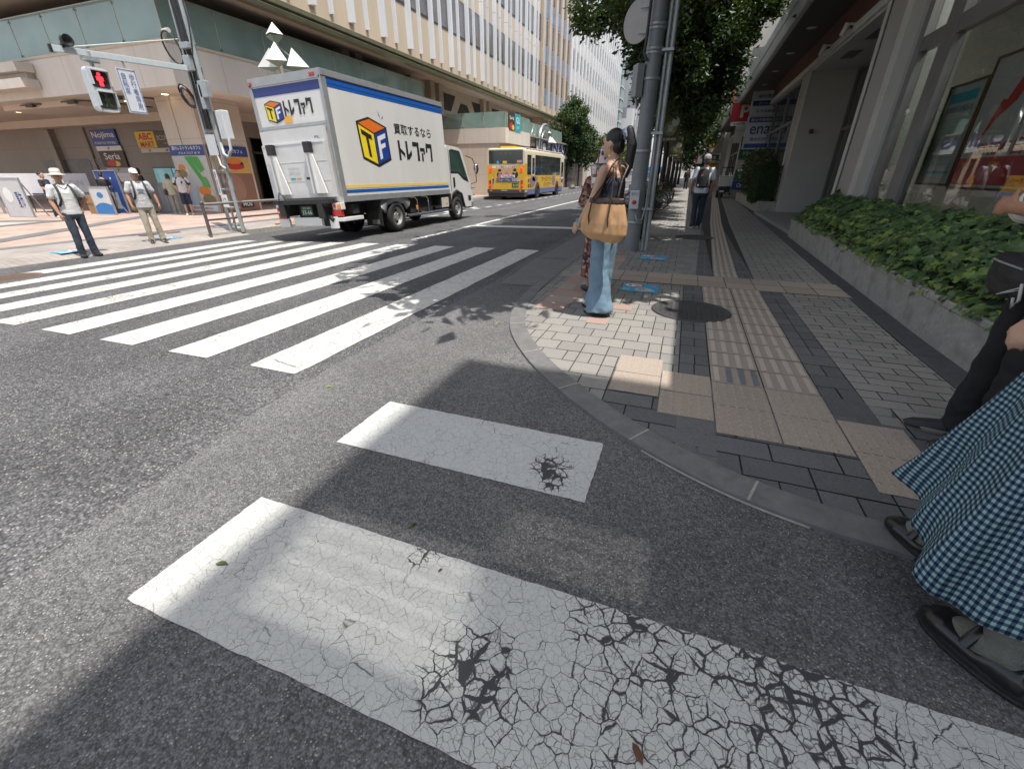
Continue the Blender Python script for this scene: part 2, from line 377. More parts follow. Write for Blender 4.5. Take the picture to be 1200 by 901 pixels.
# ================================================================== ground
_gp = [(-400, -.12), (-14, -.12), (-11.5, -.12), (-11.05, -.19), (-9.65, -.165), (-7.85, -.105), (-6.05, -.05), (-5.15, -.035), (-3, 0), (400, 0)]
def gz(x):
    for (a, za), (b, zb) in zip(_gp, _gp[1:]):
        if x <= b: return za + (zb - za) * (x - a) / (b - a)
    return 0
def strip(mb, xs, y0, y1, dz=0, mi=0):
    xs = sorted(xs)
    for a, b in zip(xs, xs[1:]):
        mb.face((a, y0, gz(a) + dz), (b, y0, gz(b) + dz), (b, y1, gz(b) + dz), (a, y1, gz(a) + dz), mi=mi)
def xsplit(a, b): return sorted({a, b} | {p[0] for p in _gp if a < p[0] < b})

coarse = asphalt('asphalt_coarse', (.112, .113, .118), 95, .06)
fine = asphalt('asphalt_fine', (.126, .125, .127), 165, .05, smooth=True)
g = MB(); g.face((-900, -900, -.6), (900, -900, -.6), (900, 1500, -.6), (-900, 1500, -.6))
tag(g.build('ground', M('ground', (.12, .12, .12), .9)), 'grey ground far around the street', 'ground', kind='structure')
g = MB(); strip(g, xsplit(-11.05, 80), -80, 400)
tag(g.build('road', coarse), 'coarse grey asphalt of the main road', 'road', kind='structure')
seam = [(-1.75, -12), (-1.95, -1), (-2.03, .33), (-2.13, .98), (-2.25, 1.56), (-2.29, 2.3), (-2.28, 3.45), (-2.23, 5.34), (-2.37, 7.14), (-2.42, 8.6), (-2.42, 60)]
g = MB()
for (a, ya), (b, yb) in zip(seam, seam[1:]):
    g.face((a, ya, .004), (60, ya, .004), (60, yb, .004), (b, yb, .004))
tag(g.build('side_road', fine), 'smooth paler asphalt of the side street in the foreground', 'road', kind='structure')

# ---- kerb curve round the corner (convex)
ko = [(-1.69, 60), (-1.69, 30), (-1.69, 12), (-1.69, 7.7), (-1.69, 5.9), (-1.64, 4.6), (-1.47, 3.82), (-1.25, 3.32), (-.9, 2.8), (-.55, 2.42), (-.26, 2.15), (.02, 1.94), (.3, 1.78), (.55, 1.68), (.9, 1.6), (1.6, 1.54), (3, 1.5), (9, 1.5), (40, 1.5)]
def resample(p, step):
    out = [V((*p[0], 0))]; 
    for a, b in zip(p, p[1:]):
        a = V((*a, 0)); b = V((*b, 0)); n = max(1, int((b - a).length / step))
        out += [a + (b - a) * (i + 1) / n for i in range(n)]
    return out
def chaikin(p, k=2):
    for _ in range(k):
        q = [p[0]]
        for a, b in zip(p, p[1:]):
            q += [(a[0] * .75 + b[0] * .25, a[1] * .75 + b[1] * .25), (a[0] * .25 + b[0] * .75, a[1] * .25 + b[1] * .75)]
        p = q + [p[-1]]
    return p
ks = chaikin(ko, 2)
def inward(p, d):
    out = []
    for i, a in enumerate(p):
        t = V((*p[min(i + 1, len(p) - 1)], 0)) - V((*p[max(i - 1, 0)], 0)); t.normalize()
        nrm = V((-t.y, t.x, 0)); out.append((a[0] + nrm.x * d, a[1] + nrm.y * d))
    return out
ki = inward(ks, .15)
kerb_m = M('kerb_stone', (.16, .158, .158), .85, .22, 14, bump=.5, bscale=120, stain=.25)
mortar = M('mortar', (.34, .32, .29), .9, .2, 30)
kb = MB(); jt = MB()
acc = 0
for i in range(len(ks) - 1):
    a, b, c, d = ks[i], ks[i + 1], ki[i + 1], ki[i]
    h1 = .035 + .075 * min(1, max(0, (a[1] - 7.6) / 1.2)); h2 = .035 + .075 * min(1, max(0, (b[1] - 7.6) / 1.2))
    kb.face((a[0], a[1], h1 - .012), (d[0], d[1], h1), (c[0], c[1], h2), (b[0], b[1], h2 - .012))
    kb.face((a[0], a[1], -.02), (a[0], a[1], h1 - .012), (b[0], b[1], h2 - .012), (b[0], b[1], -.02))
    kb.face((d[0], d[1], -.02), (c[0], c[1], -.02), (c[0], c[1], h2), (d[0], d[1], h1))
    seg = (V((*b, 0)) - V((*a, 0))).length
    if acc + seg > .6 and a[1] < 9 and a[0] < 3:
        acc = 0; t = (V((*b, 0)) - V((*a, 0))).normalized() * .006
        jt.face((a[0] - t.x, a[1] - t.y, h1 - .009), (d[0] - t.x, d[1] - t.y, h1 + .003), (d[0] + t.x, d[1] + t.y, h1 + .003), (a[0] + t.x, a[1] + t.y, h1 - .009))
    else: acc += seg
kobj = kb.build('kerb', kerb_m); tag(kobj, 'grey stone kerb curving round the pavement corner', 'kerb', kind='structure')
jt.build('mortar_joint', mortar, kobj)
# pale sealant line along the foot of the kerb
sl = MB()
for i in range(len(ks) - 1):
    a, b = ks[i], ks[i + 1]
    if -.05 < a[0] < .62 and a[1] < 3:
        sl.face((a[0], a[1], .0085), (b[0], b[1], .0085), (b[0] - .004, b[1] - .014, .0085), (a[0] - .004, a[1] - .014, .0085))
sl.build('sealant', mortar, kobj)
# ---- gutter slabs of concrete
gm = M('gutter_concrete', (.17, .165, .16), .9, .15, 12, bump=.3, bscale=150, stain=.2)
g = MB()
for y0, y1 in ((5.2, 7.22), (7.24, 12), (12.02, 18), (18.02, 60)):
    g.face((-2.12 - .1 * (y0 > 7), y0, .009), (-1.69, y0 + .05, .009), (-1.69, y1, .009), (-2.25, y1, .009))
tag(g.build('gutter', gm), 'concrete gutter slabs along the kerb by the crossing', 'gutter', kind='structure')

# ---- paving tiles, clipped by the kerb
hp = []
for a, b in zip(ki, ki[1:]):
    t = V((b[0] - a[0], b[1] - a[1], 0)); 
    if t.length > 1e-6: hp.append((a, V((-t.y, t.x, 0)).normalized()))
def clip(poly):
    for a, n in hp:
        ds = [(p[0] - a[0]) * n.x + (p[1] - a[1]) * n.y for p in poly]
        if min(ds) >= 0: continue
        out = []
        for i, p in enumerate(poly):
            q = poly[(i + 1) % len(poly)]; d1, d2 = ds[i], ds[(i + 1) % len(poly)]
            if d1 >= 0: out.append(p)
            if d1 * d2 < 0: k = d1 / (d1 - d2); out.append((p[0] + (q[0] - p[0]) * k, p[1] + (q[1] - p[1]) * k))
        poly = out
        if len(poly) < 3: return None
    return poly
SWZ = .03
bend = lambda y: 0 if y < 6.7 else (.03 * (y - 6.7) if y < 14 else .219 + .042 * (y - 14))
wallx = lambda y: 2.06 + .03 * max(0, y - 4.2)
tiles = MB(); gap = .004
def tile(x0, x1, y0, y1, mi, dz=0, sh=0, jit=.0006):
    if y1 > 9 and x1 < -1.9: return
    p = clip([(x0 + gap + sh, y0 + gap), (x1 - gap + sh, y0 + gap), (x1 - gap + sh, y1 - gap), (x0 + gap + sh, y1 - gap)])
    if p:
        z = SWZ + dz + rnd.uniform(-jit, jit)
        tx, ty = rnd.uniform(-.004, .004), rnd.uniform(-.004, .004)
        tiles.face(*[(q[0], q[1], z + tx * (q[0] - x0) + ty * (q[1] - y0)) for q in p], mi=mi)
def bond(x0, x1, y0, y1, tw, tl, mis, dz, bnd=False, wall=False):
    y = y0; r = 0
    while y < y1 - .01:
        sh = bend(y) if bnd else 0
        xe = wallx(y) - .2 if wall else x1
        x = x0 + sh - (tw / 2 if r % 2 else 0)
        while x < xe - .01:
            a = max(x, x0 + sh); b = min(x + tw, xe)
            if b - a > .03:
                if rnd.random() < .16 and b - a > .15:
                    mid = (a + b) / 2; tile(a, mid, y, min(y + tl, y1), rnd.choice(mis), dz); tile(mid, b, y, min(y + tl, y1), rnd.choice(mis), dz)
                else: tile(a, b, y, min(y + tl, y1), rnd.choice(mis), dz)
            x += tw
        y += tl; r += 1
pave = [M('paver_grey_a', (.255, .246, .232), .88, .3, 160, bump=.5, bscale=220), M('paver_grey_b', (.235, .226, .215), .88, .3, 160, bump=.5, bscale=220), M('paver_grey_c', (.275, .263, .244), .88, .3, 160, bump=.5, bscale=220),
        M('paver_dark_a', (.135, .138, .142), .85, .32, 140, bump=.5, bscale=200), M('paver_dark_b', (.115, .117, .122), .85, .32, 140, bump=.5, bscale=200),
        M('paver_beige_a', (.385, .325, .27), .85, .25, 150, bump=.45, bscale=200), M('paver_beige_b', (.35, .295, .245), .85, .25, 150, bump=.45, bscale=200),
        M('paver_brown_a', (.29, .277, .262), .88, .3, 150, bump=.5, bscale=200), M('paver_brown_b', (.26, .248, .237), .88, .3, 150, bump=.5, bscale=200), M('paver_pink', (.36, .25, .21), .85, .25, 150, bump=.45, bscale=200),
        M('tactile_metal', (.30, .33, .36), .4, .15, 40, metal=.6), M('paver_joint', (.04, .04, .04), .95, .3, 30), M('tactile_bar', (.48, .415, .35), .8, .22, 160, bump=.4, bscale=220), M('tactile_slab', (.34, .292, .25), .85, .25, 150, bump=.4, bscale=200)]
GA, DK, BG, BR = [0, 1, 2], [3, 4], [5, 6], [7, 8]
bond(-1.7, .14, 2.95, 5.84, .2, .2, GA + GA + GA, 0); bond(-1.7, -.3, 2.15, 2.95, .2, .2, GA, 0)
bond(.14, .35, 1.4, 5.84, .22, .2, DK, .002)
bond(-.3, 2.3, 1.4, 2.95, .3, .165, DK, .001)
bond(1.0, 1.23, 2.3, 5.84, .23, .2, DK, .0025)
bond(1.23, 1.86, 2.66, 5.84, .24, .12, BR, .0015, wall=True)
bond(-1.7, .3, 6.5, 46, .2, .2, BR + GA[:2] + BR, 0); bond(-1.7, -.95, 5.84, 6.5, .2, .22, BR, -.0005)
bond(.0, .52, 6.5, 40, .24, .2, BR + GA[:2], 0.0005, bnd=True)
bond(.29, .52, 6.5, 40, .23, .2, DK, .0025, bnd=True)
bond(.84, 1.02, 6.5, 40, .18, .2, DK, .0025, bnd=True)
bond(1.02, 3.0, 6.5, 40, .24, .12, BR, .0015, bnd=True, wall=True)
def block(x0, x1, y0, y1, nx, ny, dz=.005, mis=BG):
    for i in range(nx):
        for j in range(ny):
            tile(x0 + (x1 - x0) * i / nx, x0 + (x1 - x0) * (i + 1) / nx, y0 + (y1 - y0) * j / ny, y0 + (y1 - y0) * (j + 1) / ny, rnd.choice(mis), dz)
block(-.29, .03, 2.56, 3.2, 1, 2); block(.03, .35, 2.36, 3.0, 1, 2); block(.35, 1.0, 2.24, 2.93, 2, 2); block(1.0, 1.32, 1.96, 2.63, 1, 2)
block(1.32, 2.1, 1.96, 2.3, 2, 1)
block(-1.0, 1.95, 5.84, 6.52, 9, 2, .006)
for j, y in enumerate([4.2 + .3 * k for k in range(12)]):
    x0 = max(-1.33, -1.02 - .31) ; block(-1.32, -.78 if y > 6 else -1.02 + .1 * (y - 4.2), y, y + .3, 2 if y > 4.9 else 1, 1, .004, BG + [9])
for p in ((-.72, 3.9), (-.55, 4.45), (-.9, 4.8)): block(p[0], p[0] + .2, p[1], p[1] + .2, 1, 1, .0035, [9])
# guiding strip: flat slabs with raised bars, and the warning slabs' studs
def guide(x0, x1, y0, y1, n, bars, shf=0):
    k = max(1, round((y1 - y0) / .3)); dy = (y1 - y0) / k
    for j in range(k):
        yy = y0 + j * dy; sh = bend(yy) * shf
        for i in range(n):
            xa = x0 + (x1 - x0) * i / n + sh; xb = x0 + (x1 - x0) * (i + 1) / n + sh
            tile(xa, xb, yy, yy + dy, 13, .004)
            for q in range(bars):
                xc = xa + (xb - xa) * (q + .5) / bars
                metal = yy < 3.2 and xb < .7 and 0 < q < bars
                tiles.bx(xc - .017, xc + .017, yy + .02, yy + dy - .02, SWZ + .003, SWZ + .0095, 10 if metal else 12)
guide(.35, 1.0, 2.93, 5.84, 2, 4); guide(.52, .84, 6.52, 40, 1, 4, 1)
for (x0, x1, y0, y1) in ((-.29, .03, 2.56, 3.2), (.03, .35, 2.36, 3.0), (.35, 1.0, 2.24, 2.93), (1.0, 1.32, 1.96, 2.63)):
    nx = round((x1 - x0) / .0535); ny = round((y1 - y0) / .0535)
    for i in range(nx):
        for j in range(ny):
            cx, cy = x0 + (x1 - x0) * (i + .5) / nx, y0 + (y1 - y0) * (j + .5) / ny
            tiles.lathe([(.012, SWZ + .003), (.009, SWZ + .0075), (0, SWZ + .008)], (cx, cy, 0), 7, 5)
base = MB()
bp_ = clip([(-3, 1), (14, 1), (14, 60), (-3, 60)])
base.add([(p[0], p[1], SWZ - .008) for p in bp_], [list(range(len(bp_)))])
tag(base.build('pavement_bed', pave[11]), 'dark joints beneath the pavement slabs', 'pavement', kind='structure')
tag(tiles.build('pavement', pave), 'pavement of grey and beige slabs with a ribbed guiding strip', 'pavement', kind='structure')
g = MB()
for y0, y1 in zip([1.6 + 1.2 * i for i in range(40)], [2.795 + 1.2 * i for i in range(40)]):
    g.face((wallx(y0) - .2, y0, SWZ + .004), (wallx(y0) + .05, y0, SWZ + .006), (wallx(y1) + .05, y1, SWZ + .006), (wallx(y1) - .2, y1, SWZ + .004))
tag(g.build('drain_channel', M('drain_stone', (.105, .108, .112), .8, .2, 20, bump=.3)), 'dark stone channel along the foot of the planter wall', 'channel', kind='structure')
g = MB(); g.face((-4, 40, SWZ + .003), (14, 40, SWZ + .003), (14, 300, SWZ + .003), (-4, 300, SWZ + .003))
tag(g.build('far_pavement', pave[8]), 'far stretch of the right hand pavement', 'pavement', kind='structure')

# ---- manhole covers
def manhole(x, y, r, z, label, rust=False):
    mb = MB(); mm = M('cast_iron', (.075, .075, .078), .6, .25, 40, bump=.4, bscale=200, metal=.3) if not rust else M('rusty_iron', (.13, .09, .07), .8, .3, 40, bump=.4)
    mb.lathe([(r, -.01), (r, .006), (r * .985, .010), (r * .93, .010), (r * .92, .007), (0, .007)], (x, y, z), 48)
    for i in range(-7, 8):
        for j in range(-7, 8):
            px, py = i * r / 8, j * r / 8
            if px * px + py * py < (r * .86) ** 2: mb.box((x + px, y + py, z + .008), (r * .075, r * .075, .004), 0)
    for a in (.6, 2.7, 4.7): mb.lathe([(.014, .0), (.014, .013), (0, .014)], (x + cos(a) * r * .9, y + sin(a) * r * .9, z), 8)
    tag(mb.build('manhole_cover', mm), label, 'manhole cover', kind='structure')
manhole(.22, 4.66, .385, SWZ + .006, 'large round dark iron manhole cover beside the guiding strip')
manhole(.30, 10.75, .4, SWZ + .006, 'round dark manhole cover farther up the pavement near the walking man')
manhole(-9.75, 3.6, .34, gz(-9.75), 'worn rusty manhole cover in the gutter at the far kerb', True)

# ---- painted markings
paint = worn_paint('crosswalk_paint', 9, .012, holes=.02, base=(.60, .595, .555))
paint_far = worn_paint('crosswalk_paint_worn', 12, .02, holes=.10, base=(.58, .575, .535))
near1 = worn_paint('near_paint_small', 36, .013, spots=[(-.42, 1.66, .13, .24), (-.37, 1.55, .09, .15)], base=(.55, .56, .55))
near2 = worn_paint('near_paint_large', 36, .013, spots=[(-.36, .64, .22, .11), (-.02, .54, .4, .022), (.5, .72, .85, .034), (-.72, .98, .09, .07), (-.05, .98, .22, .04), (.5, .97, .35, .06), (.12, .86, .25, .04)], base=(.565, .57, .545))
def ragged(x0, x1, y0, y1, z, n=60, j=.006):
    pts = []
    for a, b, k in (((x0, y0), (x1, y0), n), ((x1, y0), (x1, y1), n // 3), ((x1, y1), (x0, y1), n), ((x0, y1), (x0, y0), n // 3)):
        for i in range(k):
            t = i / k; x = a[0] + (b[0] - a[0]) * t; y = a[1] + (b[1] - a[1]) * t
            pts.append((x + nm_noise((x, y, 3), 30) * j, y + nm_noise((x, y, 9), 30) * j, z))
    return pts
for (x0, x1, y0, y1, m, lab) in ((-1.56, -.21, 1.47, 1.955, near1, 'short white crossing bar with a bare patch, farther of the near pair'),
                                 (-1.57, 1.02, .455, 1.0, near2, 'long cracked white crossing bar lowest in the foreground'),
                                 (-1.57, 2.0, -.55, -.07, near2, 'white crossing bar nearest under the photographer')):
    mb = MB(); p = ragged(x0, x1, y0, y1, .0085); mb.add(p, [list(range(len(p)))])
    tag(mb.build('crossing_bar', m), lab, 'road marking', kind='structure')
for k in range(9):
    mb = MB(); x1 = -2.45 - .9 * k; x0 = x1 - .45
    for (ya, yb) in ((2.07, 8.0),):
        xs = xsplit(x0, x1)
        n = 40
        for a, b in zip(xs, xs[1:]):
            for i in range(n):
                u, v_ = ya + (yb - ya) * i / n, ya + (yb - ya) * (i + 1) / n
                def J(x, y): return (x + nm_noise((x * 3, y, k), 4) * .012 if x in (x0, x1) else x, y, gz(x) + .0046 + (.004 if k == 99 else 0))
                mb.face(J(a, u), J(b, u), J(b, v_), J(a, v_))
    if k > 3:
        pass
    tag(mb.build('zebra_stripe', paint if k < 4 else paint_far), '%s white zebra stripe counted from the near kerb' % ['first', 'second', 'third', 'fourth', 'fifth', 'sixth', 'seventh', 'eighth', 'ninth'][k], 'road marking', kind='structure', group='zebra stripes across the main road')
mb = MB(); strip(mb, xsplit(-10.3, -9.95), 1.0, 3.0, .0046); tag(mb.build('zebra_stripe', paint_far), 'worn fragment of zebra stripe at the far gutter', 'road marking', kind='structure', group='zebra stripes across the main road')
line_m = worn_paint('line_paint', 8, .010, holes=.03, base=(.6, .6, .58))
mb = MB()
for y in range(0, 160, 8): mb.face((-5.74, 8.7 + y, gz(-5.74) + .005), (-5.58, 8.7 + y, gz(-5.58) + .005), (-5.58, 16.7 + y, gz(-5.58) + .005), (-5.74, 16.7 + y, gz(-5.74) + .005))
tag(mb.build('centre_line', line_m), 'solid white centre line running up the road', 'road marking', kind='structure')
mb = MB(); strip(mb, xsplit(-5.6, -2.35), 11.6, 12.05, .0055); tag(mb.build('stop_line', line_m), 'white stop line across the near lane beyond the crossing', 'road marking', kind='structure')
mb = MB(); yy = 9.3
while yy < 90:
    mb.face((-9.05, yy, gz(-9.05) + .005), (-8.88, yy, gz(-8.88) + .005), (-8.88, yy + (3 if yy < 14 else .7), gz(-8.88) + .005), (-9.05, yy + (3 if yy < 14 else .7), gz(-9.05) + .005)); yy += 3.4 if yy < 14 else 1.4
tag(mb.build('edge_line', line_m), 'white edge line of the far lane, dashed beside the bus bay', 'road marking', kind='structure')
mb = MB(); mb.face((-10.2, 18, gz(-10.2) + .005), (-9.3, 17, gz(-9.3) + .005), (-9.3, 17.6, gz(-9.3) + .005), (-10.2, 18.6, gz(-10.2) + .005))
mb.face((-10.6, 21, gz(-10.6) + .005), (-9.3, 19.6, gz(-9.3) + .005), (-9.3, 20.2, gz(-9.3) + .005), (-10.6, 21.6, gz(-10.6) + .005))
tag(mb.build('bay_hatching', line_m), 'white hatching painted at the start of the bus bay', 'road marking', kind='structure')

# ---- far side plaza
def brick_mat(name, a, b, mortar_c, sx):
    m = bpy.data.materials.new(name); m.use_nodes = True; nt = m.node_tree; L = nt.links.new
    p = nt.nodes['Principled BSDF']; p.inputs['Roughness'].default_value = .88
    tc = NN(nt, 'ShaderNodeTexCoord'); br = NN(nt, 'ShaderNodeTexBrick'); br.inputs['Scale'].default_value = sx
    br.inputs['Color1'].default_value = (*a, 1); br.inputs['Color2'].default_value = (*b, 1); br.inputs['Mortar'].default_value = (*mortar_c, 1); br.inputs['Mortar Size'].default_value = .012
    L(tc.outputs['Object'], br.inputs[0])
    n = NN(nt, 'ShaderNodeTexNoise'); n.inputs['Scale'].default_value = 1.3; n.inputs['Detail'].default_value = 7; L(tc.outputs['Object'], n.inputs['Vector'])
    r = NN(nt, 'ShaderNodeMapRange'); r.inputs[1].default_value = .3; r.inputs[2].default_value = .7; r.inputs[3].default_value = .82; r.inputs[4].default_value = 1.18; L(n.outputs[0], r.inputs[0])
    s = NN(nt, 'ShaderNodeVectorMath', operation='SCALE'); L(br.outputs[0], s.inputs[0]); L(r.outputs[0], s.inputs['Scale']); L(s.outputs[0], p.inputs['Base Color'])
    return m
salmon = brick_mat('plaza_brick', (.43, .32, .265), (.38, .29, .245), (.27, .23, .20), 2.5)
pgrey = brick_mat('plaza_grey_slab', (.33, .29, .26), (.29, .265, .245), (.2, .19, .18), 2.0)
pdark = brick_mat('plaza_dark_band', (.16, .16, .165), (.14, .14, .145), (.09, .09, .09), 2.5)
pale = brick_mat('plaza_pale_slab', (.42, .40, .36), (.38, .36, .33), (.25, .24, .23), 1.0)
BAYX = -12.35
g = MB(); strip(g, [-11.05, -11.5, -14, -120], -80, 17, .0)
g.face((-120, 17, -.12), (-14, 17, -.12), (-14, 300, -.12), (-120, 300, -.12)); g.face((-14, 17, -.12), (BAYX, 17, -.12), (BAYX, 300, -.12), (-14, 300, -.12))
tag(g.build('plaza_paving', salmon), 'salmon brick paving before the department store', 'plaza', kind='structure')
g = MB(); strip(g, [-11.06, -11.5, -13.3], -80, 17, .004); g.face((-13.3, 17, -.116), (BAYX, 17, -.116), (BAYX, 300, -.116), (-13.3, 300, -.116))
tag(g.build('far_pavement_slabs', pgrey), 'grey beige slabs of the far pavement along the kerb', 'pavement', kind='structure')
g = MB(); g.face((BAYX, 17, -.2), (-11.05, 17, -.19), (-11.05, 300, -.19), (BAYX, 300, -.2)); tag(g.build('bus_bay', coarse), 'asphalt of the bus bay beside the far lane', 'road', kind='structure')
g = MB()
def band(p, q, wd, z, mb):
    a = V((*p, 0)); b = V((*q, 0)); n = (b - a).normalized(); n = V((-n.y, n.x, 0)) * wd / 2
    mb.face(*[(t.x, t.y, z) for t in (a - n, b - n, b + n, a + n)])
band((-13.3, -40), (-13.3, 200), .38, -.112, g)
band((-14.6, 5.0), (-20.5, 13.6), .5, -.1115, g)
band((-17.2, -2.0), (-19.6, 9.0), .45, -.111, g); band((-19.6, 9.0), (-30, 4.0), .45, -.1105, g)
tag(g.build('plaza_band', pdark), 'dark stone bands set into the salmon plaza', 'plaza', kind='structure')
g = MB(); g.face((-17.45, -2.0, -.108), (-19.7, 8.6, -.108), (-30, 3.6, -.108), (-30, -2, -.108)); tag(g.build('plaza_panel', pale), 'pale slab panel in the plaza at the left edge', 'plaza', kind='structure')
g = MB()
for i in range(13):
    y = 9.0 + i * .62; g.bx(-11.2, -11.02, y, y + .615, -.3, -.05 - .002 * (i % 3))
g.bx(BAYX - .15, -11.02, 17.06, 17.24, -.3, -.05)
g.bx(BAYX - .17, BAYX + .01, 17.24, 200, -.3, -.05)
tag(g.build('far_kerb', [M('kerb_pale', (.34, .33, .30), .85, .2, 12, bump=.4, stain=.35)], bevel=.012), 'raised pale kerb along the far pavement', 'kerb', kind='structure')
g = MB(); g.bx(-11.6, -11.22, 10.4, 13.4, -.2, -.045); tag(g.build('tactile_strip', M('orange_paving', (.55, .24, .09), .8, .2, 20)), 'orange strip on the far kerb behind the truck', 'paving', kind='structure')
# ================================================================== department store on the far corner
def panel_mat(name, base, px, pz, joint=.35, rough=.6, var=.1, stain=.25):
    """stone cladding with joints every px (both horizontals) and pz metres"""
    if name in _mats: return _mats[name]
    m = M(name, base, rough, var, 1.3, stain=stain, streak=True); nt = m.node_tree; L = nt.links.new; b = nt.nodes['Principled BSDF']
    lk = b.inputs['Base Color'].links[0].from_socket
    gm_ = NN(nt, 'ShaderNodeNewGeometry'); s = NN(nt, 'ShaderNodeSeparateXYZ'); L(gm_.outputs['Position'], s.inputs[0])
    sn = NN(nt, 'ShaderNodeSeparateXYZ'); L(gm_.outputs['Normal'], sn.inputs[0])
    ab = NN(nt, 'ShaderNodeMath', operation='ABSOLUTE'); L(sn.outputs[0], ab.inputs[0])
    gt = NN(nt, 'ShaderNodeMath', operation='GREATER_THAN'); gt.inputs[1].default_value = .7; L(ab.outputs[0], gt.inputs[0])
    mxv = NN(nt, 'ShaderNodeMix', data_type='FLOAT'); L(gt.outputs[0], mxv.inputs[0]); L(s.outputs[0], mxv.inputs[2]); L(s.outputs[1], mxv.inputs[3])
    def line(src, p):
        d = NN(nt, 'ShaderNodeMath', operation='DIVIDE'); d.inputs[1].default_value = p; L(src, d.inputs[0])
        f = NN(nt, 'ShaderNodeMath', operation='FRACT'); L(d.outputs[0], f.inputs[0])
        l = NN(nt, 'ShaderNodeMath', operation='LESS_THAN'); l.inputs[1].default_value = .018 / p; L(f.outputs[0], l.inputs[0]); return l.outputs[0]
    mm = NN(nt, 'ShaderNodeMath', operation='MAXIMUM'); L(line(mxv.outputs[0], px), mm.inputs[0]); L(line(s.outputs[2], pz), mm.inputs[1])
    k = NN(nt, 'ShaderNodeMath', operation='MULTIPLY'); k.inputs[1].default_value = 1 - joint; L(mm.outputs[0], k.inputs[0])
    mx = NN(nt, 'ShaderNodeMix', data_type='RGBA'); L(k.outputs[0], mx.inputs[0]); L(lk, mx.inputs[6]); mx.inputs[7].default_value = [x * .25 for x in srgb(base)] + [1]
    L(mx.outputs[2], b.inputs['Base Color']); return m
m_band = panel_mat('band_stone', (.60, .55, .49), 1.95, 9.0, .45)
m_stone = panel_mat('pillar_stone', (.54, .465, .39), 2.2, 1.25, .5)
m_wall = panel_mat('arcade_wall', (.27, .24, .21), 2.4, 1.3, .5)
m_soff = M('soffit_paint', (.60, .52, .44), .7, .08, .8, stain=.12)
m_brown = M('terrace_wall', (.33, .28, .235), .7, .12, 1, stain=.2)
m_corn = M('cornice_metal', (.17, .17, .105), .45, .18, 2, stain=.3)
m_face = M('facade_beige', (.49, .40, .30), .7, .1, .9, stain=.2, streak=True)
m_fin = M('fin_metal', (.60, .62, .65), .45, .1, 1.5, stain=.15, streak=True)
m_frame = M('window_frame_dark', (.06, .055, .05), .4, .15, 5)
m_glassd = M('window_glass_dark', (.10, .085, .075), .08, .5, .5, spec=.8)
m_gpara = glass_mat('parapet_glass', (.55, .75, .70), .10, .04, body=.72, bodycol=(.29, .43, .385))
m_clip = M('steel', (.55, .55, .54), .3, .1, 8, metal=.9)
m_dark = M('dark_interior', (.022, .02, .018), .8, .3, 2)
m_cream = M('cream_metal', (.50, .44, .34), .5, .1, 3, stain=.2)

store = thing('department_store', 'beige stone department store on the far corner with glass parapet and finned upper storeys', 'building', (-16, 11.8, -.12))
mb = MB()   # stone band above the arcade: two faces and the return
mb.bx(-60, -16.0, 11.8, 12.2, 3.88, 5.02); mb.bx(-16.4, -16.0, 12.2, 27.4, 3.88, 5.02); mb.bx(-18.4, -16.4, 27.0, 27.4, 3.88, 5.02)
mb.build('stone_band', m_band, store)
mb = MB()
mb.bx(-60, -15.97, 11.77, 12.0, 5.02, 5.1); mb.bx(-16.2, -15.97, 12.0, 27.4, 5.02, 5.1)
mb.build('band_coping', m_cream, store)
g = MB(); cl = MB()
def parapet(p, q, z0, z1, pitch, tilt=0):
    p = V((*p, 0)); q = V((*q, 0)); L_ = (q - p).length; d = (q - p).normalized(); n = V((d.y, -d.x, 0)); k = max(1, round(L_ / pitch))
    for i in range(k):
        a = p + d * (L_ * i / k + .012); b = p + d * (L_ * (i + 1) / k - .012); t = n * rnd.uniform(-.006, .006)
        g.face((a.x, a.y, z0), (b.x, b.y, z0), (b.x + t.x, b.y + t.y, z1), (a.x + t.x, a.y + t.y, z1))
        for e in (a, b):
            for z in (z0 + .08, z1 - .1): cl.box((e.x + n.x * .02, e.y + n.y * .02, z), (.05, .05, .05), 0)
        cl.box((a.x - d.x * .012, a.y - d.y * .012, (z0 + z1) / 2), (.02, .02, z1 - z0), 1)
parapet((-60, 11.86), (-16.05, 11.86), 5.1, 6.25, 1.9); parapet((-16.05, 11.86), (-16.05, 27.4), 5.1, 6.25, 1.9); 
cl.bx(-60, -16.03, 11.84, 11.88, 6.25, 6.28); cl.bx(-16.07, -16.03, 11.9, 27.4, 6.25, 6.28)
g.build('parapet_glass', m_gpara, store); cl.build('parapet_clips', [m_clip, m_cream], store)
mb = MB(); mb.bx(-60, -16.4, 12.2, 27.3, 4.9, 4.98); mb.build('terrace_floor', m_cream, store)
mb = MB()   # arcade ceiling
mb.bx(-60, -16.4, 12.2, 27, 3.9, 4.0); mb.bx(-28, -23, 12.6, 14.4, 3.72, 3.9)
mb.bx(-60, -20.3, 16.2, 27, 3.55, 3.9)
mb.build('arcade_ceiling', m_soff, store)
mb = MB()
for x, y in ((-21.5, 13.6), (-23.8, 14.6), (-26.5, 13.4), (-18.4, 13.0), (-17.2, 17.5), (-19.2, 19), (-30, 14), (-24, 15.6)):
    mb.lathe([(.11, 3.898), (.10, 3.89), (0, 3.888)], (x, y, 0), 12)
mb.build('downlight', M('lamp_warm', (1, .75, .4), .4, .05, emit=3), store)
mb = MB()   # conduit and spot brackets on the ceiling edge
for x in (-25.8, -23.0, -20.3):
    mb.tube([(x - .7, 12.5, 3.84), (x, 12.5, 3.84), (x + .55, 12.55, 3.84), (x + .75, 13.2, 3.86), (x + .75, 15.0, 3.88)], .025, 6); mb.box((x, 12.5, 3.8), (.5, .12, .09))
mb.build('spot_rail', m_frame, store)
mb = MB()   # pale ledges at the left edge
